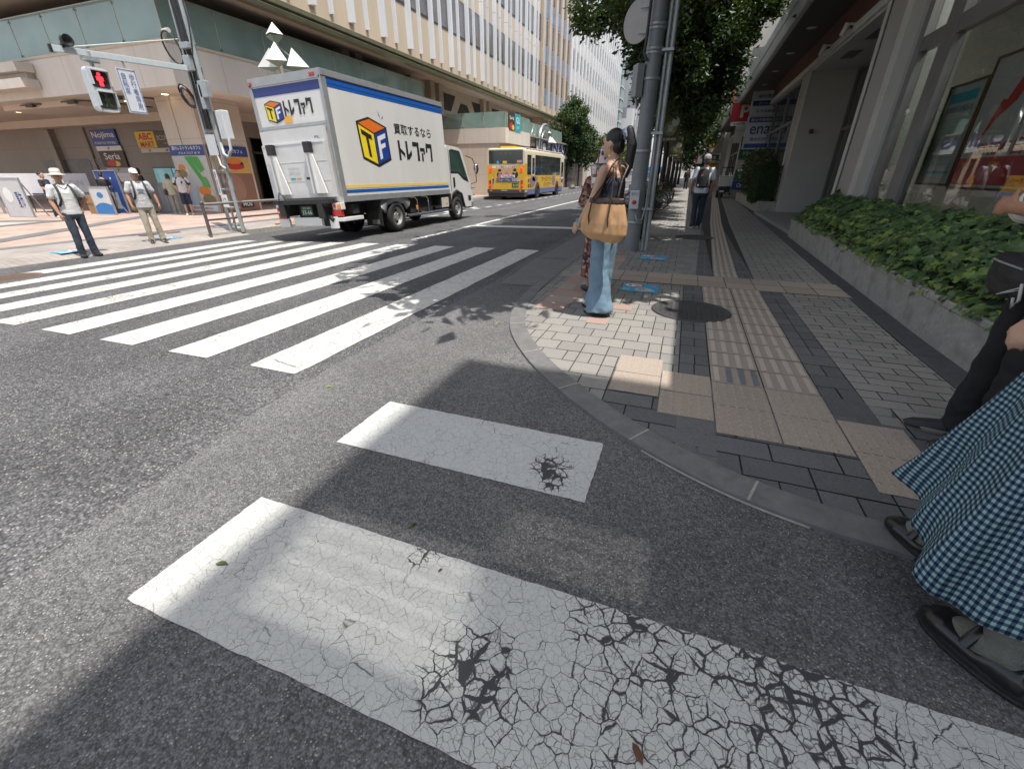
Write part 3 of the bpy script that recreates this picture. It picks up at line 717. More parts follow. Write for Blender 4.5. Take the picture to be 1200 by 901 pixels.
for z0, z1 in ((4.62, 4.9), (4.12, 4.42)): mb.bx(-60, -23.15, 11.25, 11.79, z0, z1)
mb.bx(-60, -23.3, 11.55, 11.79, 4.42, 4.62)
mb.build('ledge', M('ledge_white', (.55, .5, .44), .6, .1, 2), store, bevel=.01)
def pillar(x0, x1, y0, y1, top=3.9):
    p = MB(); p.bx(x0, x1, y0, y1, -.14, top)
    p.bx(x0 + .5, x0 + .8, y0 - .03, y0, 2.3, top); p.bx(x1, x1 + .03, y0 + .5, y0 + .8, 2.3, top, 1)
    return p.build('pillar', [m_stone, m_brown], store, bevel=.01)
pillar(-19.4, -17.5, 13.25, 15.2)
for y in (20.4, 26.2): pillar(-18.2, -17.0, y, y + 1.3)
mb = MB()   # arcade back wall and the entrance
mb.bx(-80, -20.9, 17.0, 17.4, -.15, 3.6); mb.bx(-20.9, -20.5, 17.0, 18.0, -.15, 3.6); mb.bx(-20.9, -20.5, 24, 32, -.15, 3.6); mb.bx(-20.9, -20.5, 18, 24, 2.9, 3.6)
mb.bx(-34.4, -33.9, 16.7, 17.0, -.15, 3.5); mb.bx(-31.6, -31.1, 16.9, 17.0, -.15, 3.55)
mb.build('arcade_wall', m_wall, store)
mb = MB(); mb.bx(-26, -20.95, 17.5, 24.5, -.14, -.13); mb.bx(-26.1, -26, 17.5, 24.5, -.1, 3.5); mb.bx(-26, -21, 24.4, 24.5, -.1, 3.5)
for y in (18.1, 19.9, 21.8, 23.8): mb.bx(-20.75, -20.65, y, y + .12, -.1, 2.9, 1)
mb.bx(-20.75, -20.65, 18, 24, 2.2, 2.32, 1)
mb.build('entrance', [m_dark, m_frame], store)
mb = MB()   # bright shop window with items
mb.bx(-26.5, -23.3, 16.9, 16.98, .48, 1.62, 1)
for x0, x1 in ((-26.42, -25.1), (-25.0, -24.2), (-24.1, -23.4)): mb.bx(x0, x1, 16.86, 16.9, .54, 1.56, 0)
for z in (.8, 1.05, 1.3): mb.bx(-25.0, -23.4, 16.84, 16.86, z, z + .03, 1)
for i in range(14): x = -24.95 + i * .11; mb.bx(x, x + .06, 16.83, 16.85, .58 + .25 * (i % 4), .72 + .25 * (i % 4), 1 + (i % 2))
mb.build('shop_window', [M('window_cyan', (.16, .34, .36), .15, .4, 1.2, emit=.25), m_frame, M('goods_pale', (.5, .5, .48), .6, .3, 9)], store)
mb = MB(); mb.bx(-36, -31.5, 16.88, 16.99, .3, 2.0); mb.bx(-33.6, -29.2, 16.93, 16.99, 1.75, 2.05)
mb.build('notice_case', M('case_dark', (.07, .065, .06), .3, .5, 3), store)
mb = MB(); 
for (x, w_, h_) in ((-32.3, .5, .3), (-31.4, .35, .4), (-30.6, .6, .25)): mb.bx(x, x + w_, 16.90, 16.925, 1.2, 1.2 + h_)
# upper terrace wall
mb = MB(); mb.bx(-60, -18.6, 14.2, 14.5, 4.98, 7.0); mb.bx(-18.9, -18.6, 14.5, 27.4, 4.98, 7.0); mb.bx(-60, -21, 14.1, 14.19, 5.9, 6.35, 1); mb.bx(-60, -19, 14.05, 14.19, 6.35, 6.6, 2)
mb.build('terrace_wall', [m_brown, M('maroon_band', (.09, .03, .035), .5, .2), m_cream], store)
mb = MB(); mb.bx(-17.4, -16.9, 27.42, 62, 4.98, 7.0)
for y in (20.9, 21.9, 29.2, 30.3, 37.6, 38.7, 46, 47): mb.bx(-17.2, -16.55, y, y + .55, 4.98, 6.99)
mb.build('upper_wall', m_brown, store)
mb = MB()   # slanted openings between the stubs
for y in (31.2, 39.6, 48):
    for poly in (((0, 5.35), (0, 6.35), (2.2, 6.35), (1.4, 5.35)), ((2.4, 5.35), (3.1, 6.0), (4.2, 6.0), (4.9, 5.35)), ((5.1, 6.35), (5.9, 5.35), (7.0, 5.35), (7.0, 6.35))):
        mb.prism([(a * .95, z) for a, z in poly], (-16.9, y, 0), (0, 1, 0), (0, 0, 1), .02)
mb.build('wall_opening', m_dark, store)
mb = MB()   # cornice: olive gutter profile on both faces
prof = [(0, 6.62), (.12, 6.60), (.16, 6.72), (.05, 6.80), (.18, 6.84), (.2, 6.98), (.02, 7.06), (-.5, 7.1), (-.5, 6.7)]
mb.prism([(a, z) for a, z in prof], (-15.2, 63.5, 0), (1, 0, 0), (0, 0, 1), 63.5 - 11.0)
mb.prism([(-a, z) for a, z in prof[::-1]], (-15.0, 11.0, 0), (0, 1, 0), (0, 0, 1), -50) if False else None
mb.bx(-60, -15.2, 10.9, 11.1, 6.6, 7.06)
mb.build('cornice', m_corn, store)
mb = MB(); mb.bx(-60, -15.4, 11.1, 63.4, 6.7, 6.95); mb.build('upper_soffit', m_brown, store)
mb = MB(); mb.bx(-60, -16.2, 11.9, 51.2, 7.0, 27); mb.build('upper_wall', m_face, store)
nf = 0
for k in range(-12, 21):
    y = 26.28 + 1.26 * k
    if y < 11.6 or y > 51: continue
    wide = k % 2 == 0
    mb = MB(); wd = .36 if wide else .2; dp = .24 if wide else .16
    for z0, z1 in ((7.7, 12.4), (12.42, 16.1), (16.12, 19.8), (19.82, 26.9)):
        a, b, c, d = (-16.2, y), (-16.2, y + wd), (-16.2 + dp, y + wd * .75), (-16.2 + dp, y + wd * .25)
        vs = [(*p, z0) for p in (a, b, c, d)] + [(*p, z1) for p in (a, b, c, d)]
        mb.add(vs, [(0, 3, 2, 1), (4, 5, 6, 7), (0, 1, 5, 4), (1, 2, 6, 5), (2, 3, 7, 6), (3, 0, 4, 7)])
    mb.build('fin', m_fin, store)
for k in range(-5, 10):
    y = 26.28 + 2.52 * k
    for z0 in (9.63, 13.33, 17.03, 20.73):
        mb = MB(); mb.bx(-16.2, -16.165, y + 1.42, y + 2.52, z0, z0 + 2.0, 1); mb.bx(-16.165, -16.15, y + 1.5, y + 2.45, z0 + .08, z0 + 1.92, 0)
        mb.bx(-16.2, -16.17, y + .40, y + 1.2, z0, z0 + 2.0, 1); mb.bx(-16.17, -16.155, y + .46, y + 1.14, z0 + .06, z0 + 1.94, 0)
        mb.build('window', [m_glassd, m_frame], store)
# lower storey behind the bus
mb = MB(); mb.bx(-18.6, -18.2, 27.4, 32.2, -.15, 5.0); mb.bx(-18.2, -13.2, 31.85, 32.1, -.15, 3.25)
for y in (28.6, 30.4): mb.bx(-18.2, -17.9, y, y + .5, -.15, 4.9)
mb.bx(-13.2, -12.9, 31.85, 62, -.15, 3.25)
mb.build('lower_wall', m_stone, store)
wing = MB(); wing.bx(-18, -12.4, 31.8, 37.2, 3.25, 4.18); wing.bx(-18, -12.9, 37.2, 62, 3.4, 4.15)
wing.build('stone_band', m_band, store)
g = MB(); cl = MB()
parapet((-17.3, 31.86), (-12.45, 31.86), 4.2, 5.12, 1.6); parapet((-12.45, 31.86), (-12.45, 37.2), 4.2, 5.12, 1.5); parapet((-12.95, 37.2), (-12.95, 62), 4.15, 5.1, 1.5)
g.build('parapet_glass', m_gpara, store); cl.build('parapet_clips', [m_clip, m_cream], store)
mb = MB(); mb.bx(-18, -12.5, 32, 62, 4.0, 4.1); mb.build('terrace_floor', m_brown, store)
mb = MB()
for y0, y1 in ((34, 38), (39.5, 44), (45.5, 50), (51, 56)):
    mb.bx(-12.9, -12.88, y0, y1, .2, 2.7)
mb.build('shop_window', m_glassd, store)

# ---- sections beyond: beige and blue office, white finned office, mosaic tower
def finned(name, label, y0, y1, x, z0, z1, wall, fin, win, pitch, wf, floors, fh, zf, spandrel=None, wz=2.0):
    b = thing(name, label, 'building', (x, y0, 0)); mb = MB(); mb.bx(x - 14, x, y0, y1, z0, z1); mb.build('wall', wall, b)
    n = int((y1 - y0) / pitch)
    mb = MB(); wn = MB(); spn = MB()
    for i in range(n + 1):
        y = y0 + i * pitch; mb.bx(x, x + .2, y, min(y + wf, y1), z0, z1 - .3)
    mb.build('fins', fin, b)
    for f in range(floors):
        z = zf + f * fh
        for i in range(n):
            y = y0 + i * pitch + wf
            wn.bx(x, x + .03, y + .05, y + pitch - wf - .05, z, z + wz)
            if spandrel: spn.bx(x, x + .03, y + .05, y + pitch - wf - .05, z - fh + wz + .15, z - .1)
    wn.build('windows', win, b)
    if spandrel: spn.build('spandrels', spandrel, b)
    return b
finned('office_building', 'beige finned office section with blue panels beside the department store', 51.3, 62.6, -16.1, -.2, 26, m_face, M('fin_beige', (.50, .42, .34), .6, .1, 2), m_glassd, 2.25, .85, 5, 3.7, 9.6, M('panel_blue', (.13, .24, .42), .4, .2, 2))
finned('white_office', 'tall white office block with thin vertical fins beyond the beige office', 62.8, 104, -16.0, -.2, 36, M('facade_white', (.56, .52, .46), .6, .1, 1), M('fin_white', (.66, .67, .68), .5, .08, 2), m_glassd, 2.1, .9, 8, 3.7, 5.9)
def mosaic():
    m = M('mosaic_tiles', (.55, .56, .62), .5, .1, 3); nt = m.node_tree; L = nt.links.new; b = nt.nodes['Principled BSDF']
    tc = NN(nt, 'ShaderNodeTexCoord'); v = NN(nt, 'ShaderNodeTexVoronoi', distance='CHEBYCHEV'); v.inputs['Scale'].default_value = .55; v.inputs['Randomness'].default_value = .25
    L(tc.outputs['Object'], v.inputs['Vector']); s = NN(nt, 'ShaderNodeSeparateColor'); L(v.outputs['Color'], s.inputs[0])
    r = NN(nt, 'ShaderNodeValToRGB'); r.color_ramp.interpolation = 'CONSTANT'; e = r.color_ramp.elements; e[0].color = (.30, .31, .36, 1); e[1].position = .35; e[1].color = (.46, .46, .50, 1); q = e.new(.7); q.color = (.66, .66, .68, 1)
    L(s.outputs[0], r.inputs[0]); L(r.outputs[0], b.inputs['Base Color']); return m
b = thing('tiled_tower', 'pale tower clad in a checker of grey and white panels far up the street', 'building', (-16, 110, 0))
mb = MB(); mb.bx(-30, -13.6, 110, 126, -.2, 42); mb.bx(-13.6, -13.3, 111, 125, 2, 41.5); mb.build('wall', mosaic(), b)
mb = MB()
for z in range(3, 29, 4):
    for y in (112, 117, 122): mb.bx(-13.3, -13.25, y, y + 1.2, z, z + 2.5)
    mb.bx(-17.5, -16.5, 109.95, 110, z, z + 2.4)
mb.build('windows', m_glassd, b)
b = thing('glass_tower', 'narrow pale green glass block between the white office and the tiled tower', 'building', (-16, 105, 0))
mb = MB(); mb.bx(-22, -15.6, 104.6, 108.5, -.2, 32); mb.build('wall', M('glass_green', (.30, .42, .40), .2, .2, .6), b)
mb = MB()
for z in range(1, 32, 2): mb.bx(-15.6, -15.5, 104.6, 108.5, z, z + .2); mb.bx(-22, -15.5, 104.5, 104.6, z, z + .2)
mb.build('floor_edges', M('fin_white', (0, 0, 0)), b)
# far street end
rr = random.Random(3)
farcols = [(.42, .40, .38), (.5, .48, .45), (.36, .33, .31), (.55, .53, .5), (.40, .42, .45)]
def plain_building(name, label, x0, x1, y0, y1, h, col, fx):
    b = thing(name, label, 'building', ((x0 + x1) / 2, y0, 0)); mb = MB(); mb.bx(x0, x1, y0, y1, -.2, h); mb.bx(x0 - .1, x1 + .1, y0 - .1, y1 + .1, h, h + .4)
    mb.build('wall', M('far_wall_%d' % col, farcols[col], .7, .1, .6, stain=.2), b)
    wn = MB()
    for z in range(3, int(h) - 1, 3):
        for i in range(int((y1 - y0) / 2.2)):
            y = y0 + .5 + i * 2.2; wn.bx(fx, fx + (.04 if fx >= x1 else -.04), y, y + 1.4, z, z + 1.6)
        for i in range(int((x1 - x0) / 2.4)):
            x = x0 + .5 + i * 2.4; wn.bx(x, x + 1.5, y0 - .04, y0, z, z + 1.6)
    wn.build('windows', m_glassd, b)
    return b
plain_building('apartment_block', 'grey office block at the far left end of the street', -34, -14, 150, 175, 24, 2, -14)
plain_building('apartment_block', 'pale block closing the view at the far end of the street', -12, 2, 260, 280, 34, 3, 2)
plain_building('apartment_block', 'brown grey block right of the street end', 8, 26, 200, 230, 30, 0, 8)

# ================================================================== signs on the store
def plate(name, o, ux, w_, h_, col, thick=.04):
    """a flat board: centre o, right vector ux, standing upright; returns its front centre and right, up, normal"""
    ux = V(ux).normalized(); uz = V((0, 0, 1)); n = ux.cross(uz)
    mb = MB(); o = V(o)
    R = Matrix((ux, n, uz)).transposed()
    mb.box(o - n * thick / 2, (w_, thick, h_), 0, M=R)
    return mb, o + n * .003, ux, uz, n
def board(name, label, cat, o, ux, w_, h_, base, items=(), frame=None, group=None, thick=.05):
    """items: ('t', text, dx, dz, width, height, colour, bold) or ('r', dx, dz, w, h, colour) or ('e', dx, dz, rx, rz, colour)"""
    t = thing(name, label, cat, o, group=group)
    mb, f, ux, uz, n = plate(name, o, ux, w_, h_, base, thick)
    mb.build('board', base, t)
    if frame:
        fr = MB(); R = Matrix((ux, n, uz)).transposed()
        for sx in (-1, 1): fr.box(V(o) + ux * sx * (w_ / 2 + .015) - n * thick / 2, (.03, thick + .03, h_ + .06), M=R)
        for sz in (-1, 1): fr.box(V(o) + uz * sz * (h_ / 2 + .015) - n * thick / 2, (w_, thick + .03, .03), M=R)
        fr.build('frame', frame, t)
    groups = {}
    for i, it in enumerate(items):
        if it[0] == 't':
            _, s, dx, dz, tw, th, col, bo = it
            mb = groups.setdefault(('lettering', col.name), (MB(), col))[0]; mb.text(s, f + ux * dx + uz * dz + n * (.002 + .0008 * i), ux, uz, tw, th, 0, bo)
        elif it[0] == 'r':
            _, dx, dz, rw, rh, col = it; mb = groups.setdefault(('panel', col.name), (MB(), col))[0]; c = f + ux * dx + uz * dz + n * (.0008 * i)
            mb.face(c - ux * rw / 2 - uz * rh / 2, c + ux * rw / 2 - uz * rh / 2, c + ux * rw / 2 + uz * rh / 2, c - ux * rw / 2 + uz * rh / 2)
        elif it[0] == 'p':
            _, pts, col = it; mb = groups.setdefault(('emblem', col.name), (MB(), col))[0]
            mb.face(*[f + ux * p[0] + uz * p[1] + n * (.0008 * i) for p in pts])
        else:
            _, dx, dz, rx, rz_, col = it; mb = groups.setdefault(('picture', col.name), (MB(), col))[0]; c = f + ux * dx + uz * dz + n * (.0008 * i)
            mb.face(*[c + ux * cos(a * pi / 12) * rx + uz * sin(a * pi / 12) * rz_ for a in range(24)])
    for (nm, _), (mb, col) in groups.items(): mb.build(nm, col, t)
    return t
def P_(name, c, rough=.5, var=.06, **k): return M('print_' + name, c, rough, var, 5, **k)
white, black, red, blue, yellow = P_('white', (.72, .72, .70)), P_('black', (.02, .02, .022)), P_('red', (.50, .03, .03)), P_('blue', (.035, .085, .30)), P_('yellow', (.72, .48, .04))
navy, brownp, green, orange, teal, grey, cream_p = P_('navy', (.02, .05, .19)), P_('brown', (.06, .032, .025)), P_('green', (.06, .30, .05)), P_('orange', (.60, .20, .04)), P_('teal', (.03, .33, .40)), P_('grey', (.42, .42, .42)), P_('cream', (.58, .52, .42))
pink, lgreen, khaki, dkgreen, skyb = P_('pink', (.55, .33, .3)), P_('lgreen', (.45, .5, .4)), P_('khaki', (.22, .18, .08)), P_('darkgreen', (.02, .12, .07)), P_('skyblue', (.06, .42, .66))
X1 = (1, 0, 0)
board('shop_sign', 'blue Nojima sign high on the arcade wall above the dark Seria sign', 'sign', (-29.6, 16.9, 3.03), X1, 2.1, .74, blue, [('t', 'Nojima', 0, .1, 1.85, .36, white, .015), ('t', '家電専門店 携帯電話', 0, -.24, 1.8, .12, white, 0), ('e', -.82, .27, .13, .06, red)])
board('shop_sign', 'white strip sign with an arrow between the Nojima and Seria signs', 'sign', (-29.5, 16.9, 2.53), X1, 2.05, .22, white, [('t', '5F', 0, 0, .2, .12, black, .02)])
board('shop_sign', 'dark brown Seria sign with fruit picture on the arcade wall', 'sign', (-29.45, 16.9, 2.02), X1, 2.05, .74, brownp, [('t', 'Seria', .0, .14, 1.3, .32, white, .012), ('e', -.3, -.2, .32, .14, red), ('e', .2, -.22, .3, .13, yellow), ('e', -.05, -.18, .2, .16, red)])
board('shop_sign', 'pale notice boards under the Seria sign', 'sign', (-29.3, 16.9, 1.25), X1, 2.0, .7, grey, [('t', '5F', 0, .25, .2, .12, black, .02), ('r', 0, -.12, 1.9, .42, white), ('t', 'インフォメーション', 0, -.1, 1.2, .1, grey, 0)])
board('shop_sign', 'yellow sign with red ABC MART lettering on the arcade wall', 'sign', (-26.25, 16.86, 2.86), X1, 1.42, .72, yellow, [('t', 'ABC', 0, .14, 1.05, .3, red, .03), ('t', 'MART', .02, -.2, 1.05, .24, red, .03)])
board('shop_sign', 'dark 3COINS sign right of the yellow ABC MART sign', 'sign', (-24.85, 16.86, 2.84), X1, 1.36, .7, M('print_umber', (.10, .075, .055), .5, .1), [('t', '3COINS', 0, .08, 1.1, .2, cream_p, 0), ('t', '+plus', .05, -.16, .42, .1, cream_p, 0)])
board('shop_sign', 'cream strip with small floor marks under the ABC MART and 3COINS signs', 'sign', (-25.5, 16.86, 2.38), X1, 2.75, .2, cream_p, [('t', '3F', -.7, 0, .2, .1, black, .02), ('t', '3F', .6, 0, .2, .1, black, .02)])
# posters on the corner pillar
po1 = [('r', 0, 1.02, 1.9, .36, navy), ('t', '夏のレストラン＆カフェ', 0, 1.1, 1.6, .13, white, .01), ('t', 'グルメフロア 6F 7F', .1, .93, 1.2, .09, white, 0), ('e', -.55, .3, .34, .27, cream_p), ('e', -.55, .42, .22, .13, orange), ('e', -.62, .2, .3, .16, khaki),
       ('p', [(-.25, .8), (.05, .82), (.55, -.05), (.42, -.2)], green), ('p', [(.0, .82), (.5, .8), (.7, .35), (.45, .25)], green), ('e', .55, -.2, .2, .3, P_('leaf', (.1, .33, .07))), ('e', .45, -.55, .42, .3, cream_p), ('e', .4, -.42, .34, .18, orange), ('e', .52, -.72, .36, .2, khaki), ('e', -.4, -.2, .5, .22, grey), ('r', -.45, -.75, .8, .7, P_('paleblue', (.38, .44, .52))), ('r', .05, -1.05, 1.6, .2, white), ('t', '期間限定 MENU', .0, -1.05, 1.1, .1, red, .01)]
board('poster', 'large food poster with salad and noodles on the left face of the corner pillar', 'poster', (-18.45, 13.23, 1.1), X1, 1.9, 2.4, P_('posterbg', (.44, .44, .40)), po1)
board('poster', 'brown and yellow food poster on the right face of the corner pillar', 'poster', (-17.46, 14.2, 1.1), (0, 1, 0), 1.75, 2.4, P_('posterbrown', (.23, .12, .085)), [('r', 0, 1.02, 1.75, .36, navy), ('t', 'レストラン＆カフェ', 0, 1.02, 1.3, .13, white, .01), ('r', 0, .52, 1.75, .6, P_('gold', (.52, .33, .1))), ('e', .15, .55, .42, .2, brownp), ('e', .15, .66, .34, .12, orange), ('e', .2, .46, .38, .1, red), ('e', -.1, -.35, .5, .55, P_('umber2', (.3, .17, .12))), ('r', .3, -.95, .62, .26, black), ('t', 'MOS', .3, -.95, .42, .15, white, .02)])
# signs on the wing over the bus
board('shop_sign', 'brown Seria panel on the glass parapet corner above the yellow bus', 'sign', (-12.38, 33.0, 4.62), (0, 1, 0), 1.15, 1.1, brownp, [('t', 'Seria', 0, .22, .85, .22, white, .01), ('e', -.1, -.28, .36, .22, red), ('e', .25, -.34, .25, .16, yellow)])
board('shop_sign', 'teal GU panel beside the brown Seria panel above the bus', 'sign', (-12.37, 34.25, 4.62), (0, 1, 0), 1.25, 1.1, teal, [('t', 'GU', 0, .15, .8, .4, white, .02), ('t', '2F 3F', 0, -.3, .5, .18, white, .01)])
t = thing('arch_sign', 'silver arch with large purple letters on the store front behind the bus', 'sign', (-12.7, 44, 3.2))
mb = MB(); mb.tube([(-12.6, 40.3, 2.6), (-12.6, 40.3, 4.0)] + [(-12.6, 42.0 - 1.7 * cos(a * pi / 10), 4.0 + 1.15 * sin(a * pi / 10)) for a in range(1, 10)] + [(-12.6, 43.7, 4.0), (-12.6, 43.7, 2.6)], .14, 8)
mb.tube([(-12.6, 41.0, 2.6), (-12.6, 41.0, 3.9)] + [(-12.6, 42.0 - 1.0 * cos(a * pi / 10), 3.9 + .75 * sin(a * pi / 10)) for a in range(1, 10)] + [(-12.6, 43.0, 3.9), (-12.6, 43.0, 2.6)], .09, 8)
mb.build('arch', m_clip, t)
mb = MB(); mb.bx(-12.8, -12.6, 40, 50.5, 2.7, 3.0); mb.bx(-12.8, -12.68, 40, 50.5, 3.0, 4.1); mb.build('sign_band', white, t)
mb = MB(); mb.text('OLINAS', (-12.66, 45.4, 3.5), (0, 1, 0), (0, 0, 1), 8.6, .95, 0, .03); mb.build('lettering', P_('purple', (.06, .045, .2)), t)
mb = MB()
for z in (3.1, 3.85, 4.6): mb.box((-12.3, 53.5, z), (.3, .3, .62), 0)
t = tag(mb.build('hanging_sign', [blue], bevel=.02), 'stack of three blue square signs beyond the arch sign', 'sign')
# ================================================================== bank building on the right
m_tau = M('taupe_panel', (.40, .38, .365), .5, .1, 1.5, stain=.12)
m_lgr = M('light_grey_metal', (.60, .585, .55), .4, .1, 2, stain=.12)
m_pan = M('return_panel', (.48, .475, .445), .45, .08, 1, stain=.08)
m_fas = M('fascia_panel', (.58, .57, .56), .4, .06, 1.2, stain=.12)
m_redb = M('red_brown_panel', (.115, .045, .032), .5, .3, 6, streak=True)
m_sofd = M('soffit_dark', (.055, .045, .04), .5, .15, 3)
m_mul = M('mullion', (.18, .174, .174), .35, .12, 4)
m_shop = glass_mat('shop_glass', (  .82, .86, .84), .17, .015)
m_int = M('interior_wall', (.34, .33, .30), .8, .15, 1)
bank = thing('bank_building', 'grey bank building with overhanging pale fascia, glass front and red brown band', 'building', (3, 12, 0))
FX = 3.0
mb = MB()
ys = [-3 + 2.9 * i for i in range(20)]
for a, b in zip(ys, ys[1:]):
    mb.bx(1.98, 2.1, a + .006, b - .006, 5.0, 5.42); mb.bx(1.965, 2.1, a + .006, b - .006, 5.43, 5.82)
mb.bx(2.0, 2.1, -3, 52, 4.98, 5.8); mb.bx(1.9, 3.4, 52.1, 52.3, 5, 5.8)
mb.build('fascia', m_fas, bank, bevel=.006)
mb = MB(); mb.text('SMBC', (1.955, 33, 5.42), (0, -1, 0), (0, 0, 1), 2.2, .34, 0, 0); mb.text('錦糸町支店', (1.955, 40, 5.42), (0, -1, 0), (0, 0, 1), 3.2, .4, 0, 0); mb.build('lettering', M('letter_grey', (.4, .42, .46), .5), bank)
mb = MB(); mb.bx(2.1, 3.3, -3, 52, 4.9, 4.98); mb.bx(2.1, 8, -3, 52, 5.8, 5.9); mb.build('soffit', m_sofd, bank)
mb = MB()
for i in range(14):
    y = 5 + i * 2.95
    mb.lathe([(.13, 4.905), (.12, 4.892), (0, 4.89)], (2.5, y, 0), 14)
mb.build('soffit_lamp', M('lamp_unlit', (.55, .53, .5), .35, .05), bank)
mb = MB(); mb.bx(3.02, 3.3, -3, 52, 4.32, 4.9)
for i in range(45): y = -2.6 + i * 1.2; mb.bx(3.0, 3.02, y, y + 1.19, 4.32, 4.9)
mb.build('band', m_redb, bank)
mb = MB(); mb.bx(2.93, 3.3, -3, 52, 4.16, 4.32); mb.build('header', m_lgr, bank, bevel=.008)
# recess: return panels, ceiling, door
mb = MB(); mb.bx(2.98, 4.3, 18.05, 18.25, .1, 4.16); mb.bx(2.98, 4.3, 11.9, 12.1, .1, 4.16); mb.build('return_wall', m_pan, bank)
mb = MB(); mb.bx(3.0, 4.3, 12.1, 18.05, 4.1, 4.16); mb.build('recess_ceiling', m_pan, bank)
mb = MB()
for y in (13.6, 15.6): mb.bx(3.3, 3.6, y, y + .9, 4.09, 4.098)
mb.build('air_grille', m_frame, bank)
def window(y0, y1, z0, z1, x=FX + .1, transom=None, n=1, wd=.09):
    fr = MB(); 
    fr.bx(x - .05, x + .07, y0, y0 + wd, z0, z1); fr.bx(x - .05, x + .07, y1 - wd, y1, z0, z1); fr.bx(x - .05, x + .07, y0 + wd, y1 - wd, z0, z0 + wd); fr.bx(x - .05, x + .07, y0 + wd, y1 - wd, z1 - wd, z1)
    for i in range(1, n): yy = y0 + (y1 - y0) * i / n; fr.bx(x - .045, x + .065, yy - wd / 2, yy + wd / 2, z0 + wd, z1 - wd)
    if transom: fr.bx(x - .043, x + .063, y0 + wd, y1 - wd, transom, transom + wd)
    f = fr.build('window', m_mul, bank); gl = MB(); gl.face((x, y0 + .02, z0 + .02), (x, y0 + .02, z1 - .02), (x, y1 - .02, z1 - .02), (x, y1 - .02, z0 + .02)); gl.build('pane', m_shop, f); return f
window(12.15, 18.0, .1, 4.1, 4.2, 2.5, 4, .08)
mb = MB(); mb.face((4.17, 13.9, .9), (4.17, 13.9, .98), (4.17, 16.4, .98), (4.17, 16.4, .9)); mb.build('door_stripe', red, bank)
mb = MB(); mb.bx(4.14, 4.165, 13.95, 14.25, 1.2, 1.65); mb.bx(4.14, 4.165, 14.4, 14.6, 1.3, 1.55, 1); mb.bx(4.14, 4.165, 15.1, 15.2, 1.25, 1.9); mb.build('door_notice', [teal, pink], bank)
mb = MB()
mb.bx(3.0, 3.35, 10.95, 11.9, .1, 4.16); mb.bx(2.96, 3.35, 10.78, 10.95, .1, 4.158, 1); mb.bx(2.96, 3.0, 11.9, 12.06, .1, 4.157, 1)
mb.bx(3.0, 3.35, 10.2, 10.78, .1, 4.159, 2)
mb.bx(3.0, 3.3, 18.25, 19.0, .1, 4.16, 0); mb.bx(2.96, 3.3, 19.0, 19.15, .1, 4.157, 1)
mb.bx(3.0, 3.3, 27.6, 28.4, .1, 4.16, 0); mb.bx(3.0, 3.3, 38, 39, .1, 4.16); mb.bx(3.0, 3.3, 47, 52, .1, 4.16)
mb.build('column', [m_tau, m_lgr, M('grey_panel', (.42, .43, .41), .5, .08, 2)], bank)
window(9.1, 10.2, .42, 4.16, n=1, transom=3.0, wd=.2); window(-2.5, 9.1, .42, 4.16, transom=3.0, n=2, wd=.22)
window(19.15, 27.6, .42, 4.16, n=3, transom=2.9); window(28.4, 38, .1, 4.16, n=4, transom=2.7); window(39, 47, .1, 4.16, n=4, transom=2.7)
mb = MB(); mb.bx(3.02, 3.3, -3, 11, .0, .42); mb.bx(3.02, 3.3, 19.15, 27.6, 0, .42); mb.build('sill_wall', m_mul, bank)
mb = MB(); mb.bx(7.5, 7.7, -3, 52, 0, 4.9); mb.bx(3.2, 7.5, -3, 52, -.02, .12); mb.bx(3.3, 7.5, -3, 52, 4.4, 4.5); mb.bx(3.3, 7.5, 11.95, 12.05, .1, 4.4); mb.bx(4.4, 7.5, 18.1, 18.2, .1, 4.4); mb.bx(3.2, 7.6, -3.2, -3, 0, 4.9); mb.bx(3.2, 7.6, 52, 52.2, 0, 5.6)
mb.build('interior', m_int, bank)
mb = MB()
for y in (1, 3.5, 6, 8.5): mb.bx(3.5, 4.3, y, y + 1.2, 4.385, 4.395)
mb.build('fill_light_panel', M('fill_light_glow', (1, .97, .9), .5, .03, emit=6), bank)  # glowing panels added over the window posters to brighten them
mb = MB()
for y in (20.5, 22.8, 25.2, 6.5, 2.5): mb.bx(3.9, 4.0, y, y + 1.6, .5, 1.9 + .3 * (y > 10))
mb.build('blinds', M('blind_pale', (.45, .46, .44), .8, .1, 3), bank)
mb = MB(); mb.bx(6.2, 24, -3, 52, 5.9, 15.2)
for z in (8, 11, 14): mb.bx(6.15, 6.2, -3, 52, z, z + 1.4, 1)
mb.build('upper_storeys', [M('upper_wall_beige', (.36, .32, .27), .7, .1, 1, stain=.2), m_glassd], bank)
mb = MB()
for y in (14.09, 16.0):
    mb.bx(2.80, 2.93, y - .03, y + .03, 4.3, 4.34); mb.tube([(2.8, y, 4.34), (2.74, y + .02, 4.12)], .055, 10, 0); mb.bx(2.86, 2.93, y + .06, y + .16, 4.27, 4.38, 1)
mb.build('spotlight', [m_lgr, m_frame], bank)
mb = MB(); mb.tube([(3.35, 18.05, 2.55), (3.35, 17.88, 2.52)], .03, 8); mb.ell((3.35, 17.86, 2.5), .07, 10, 6); mb.build('camera_dome', m_frame, bank)
mb = MB(); mb.bx(2.35, 3.9, 11.95, 18.4, -.05, .12); mb.bx(2.5, 4.3, 12.2, 18.0, .12, .125, 1)
tag(mb.build('entrance_step', [M('step_granite', (.30, .30, .29), .6, .2, 30, bump=.2), M('step_tile', (.26, .26, .25), .45, .15, 30)], bevel=.01), 'granite entrance step of the bank', 'step', kind='structure')
mb = MB(); mb.bx(2.75, 3.6, 18.4, 60, -.05, .09); tag(mb.build('far_step', M('step_granite', (0, 0, 0))), 'low granite plinth along the shop fronts', 'step', kind='structure')
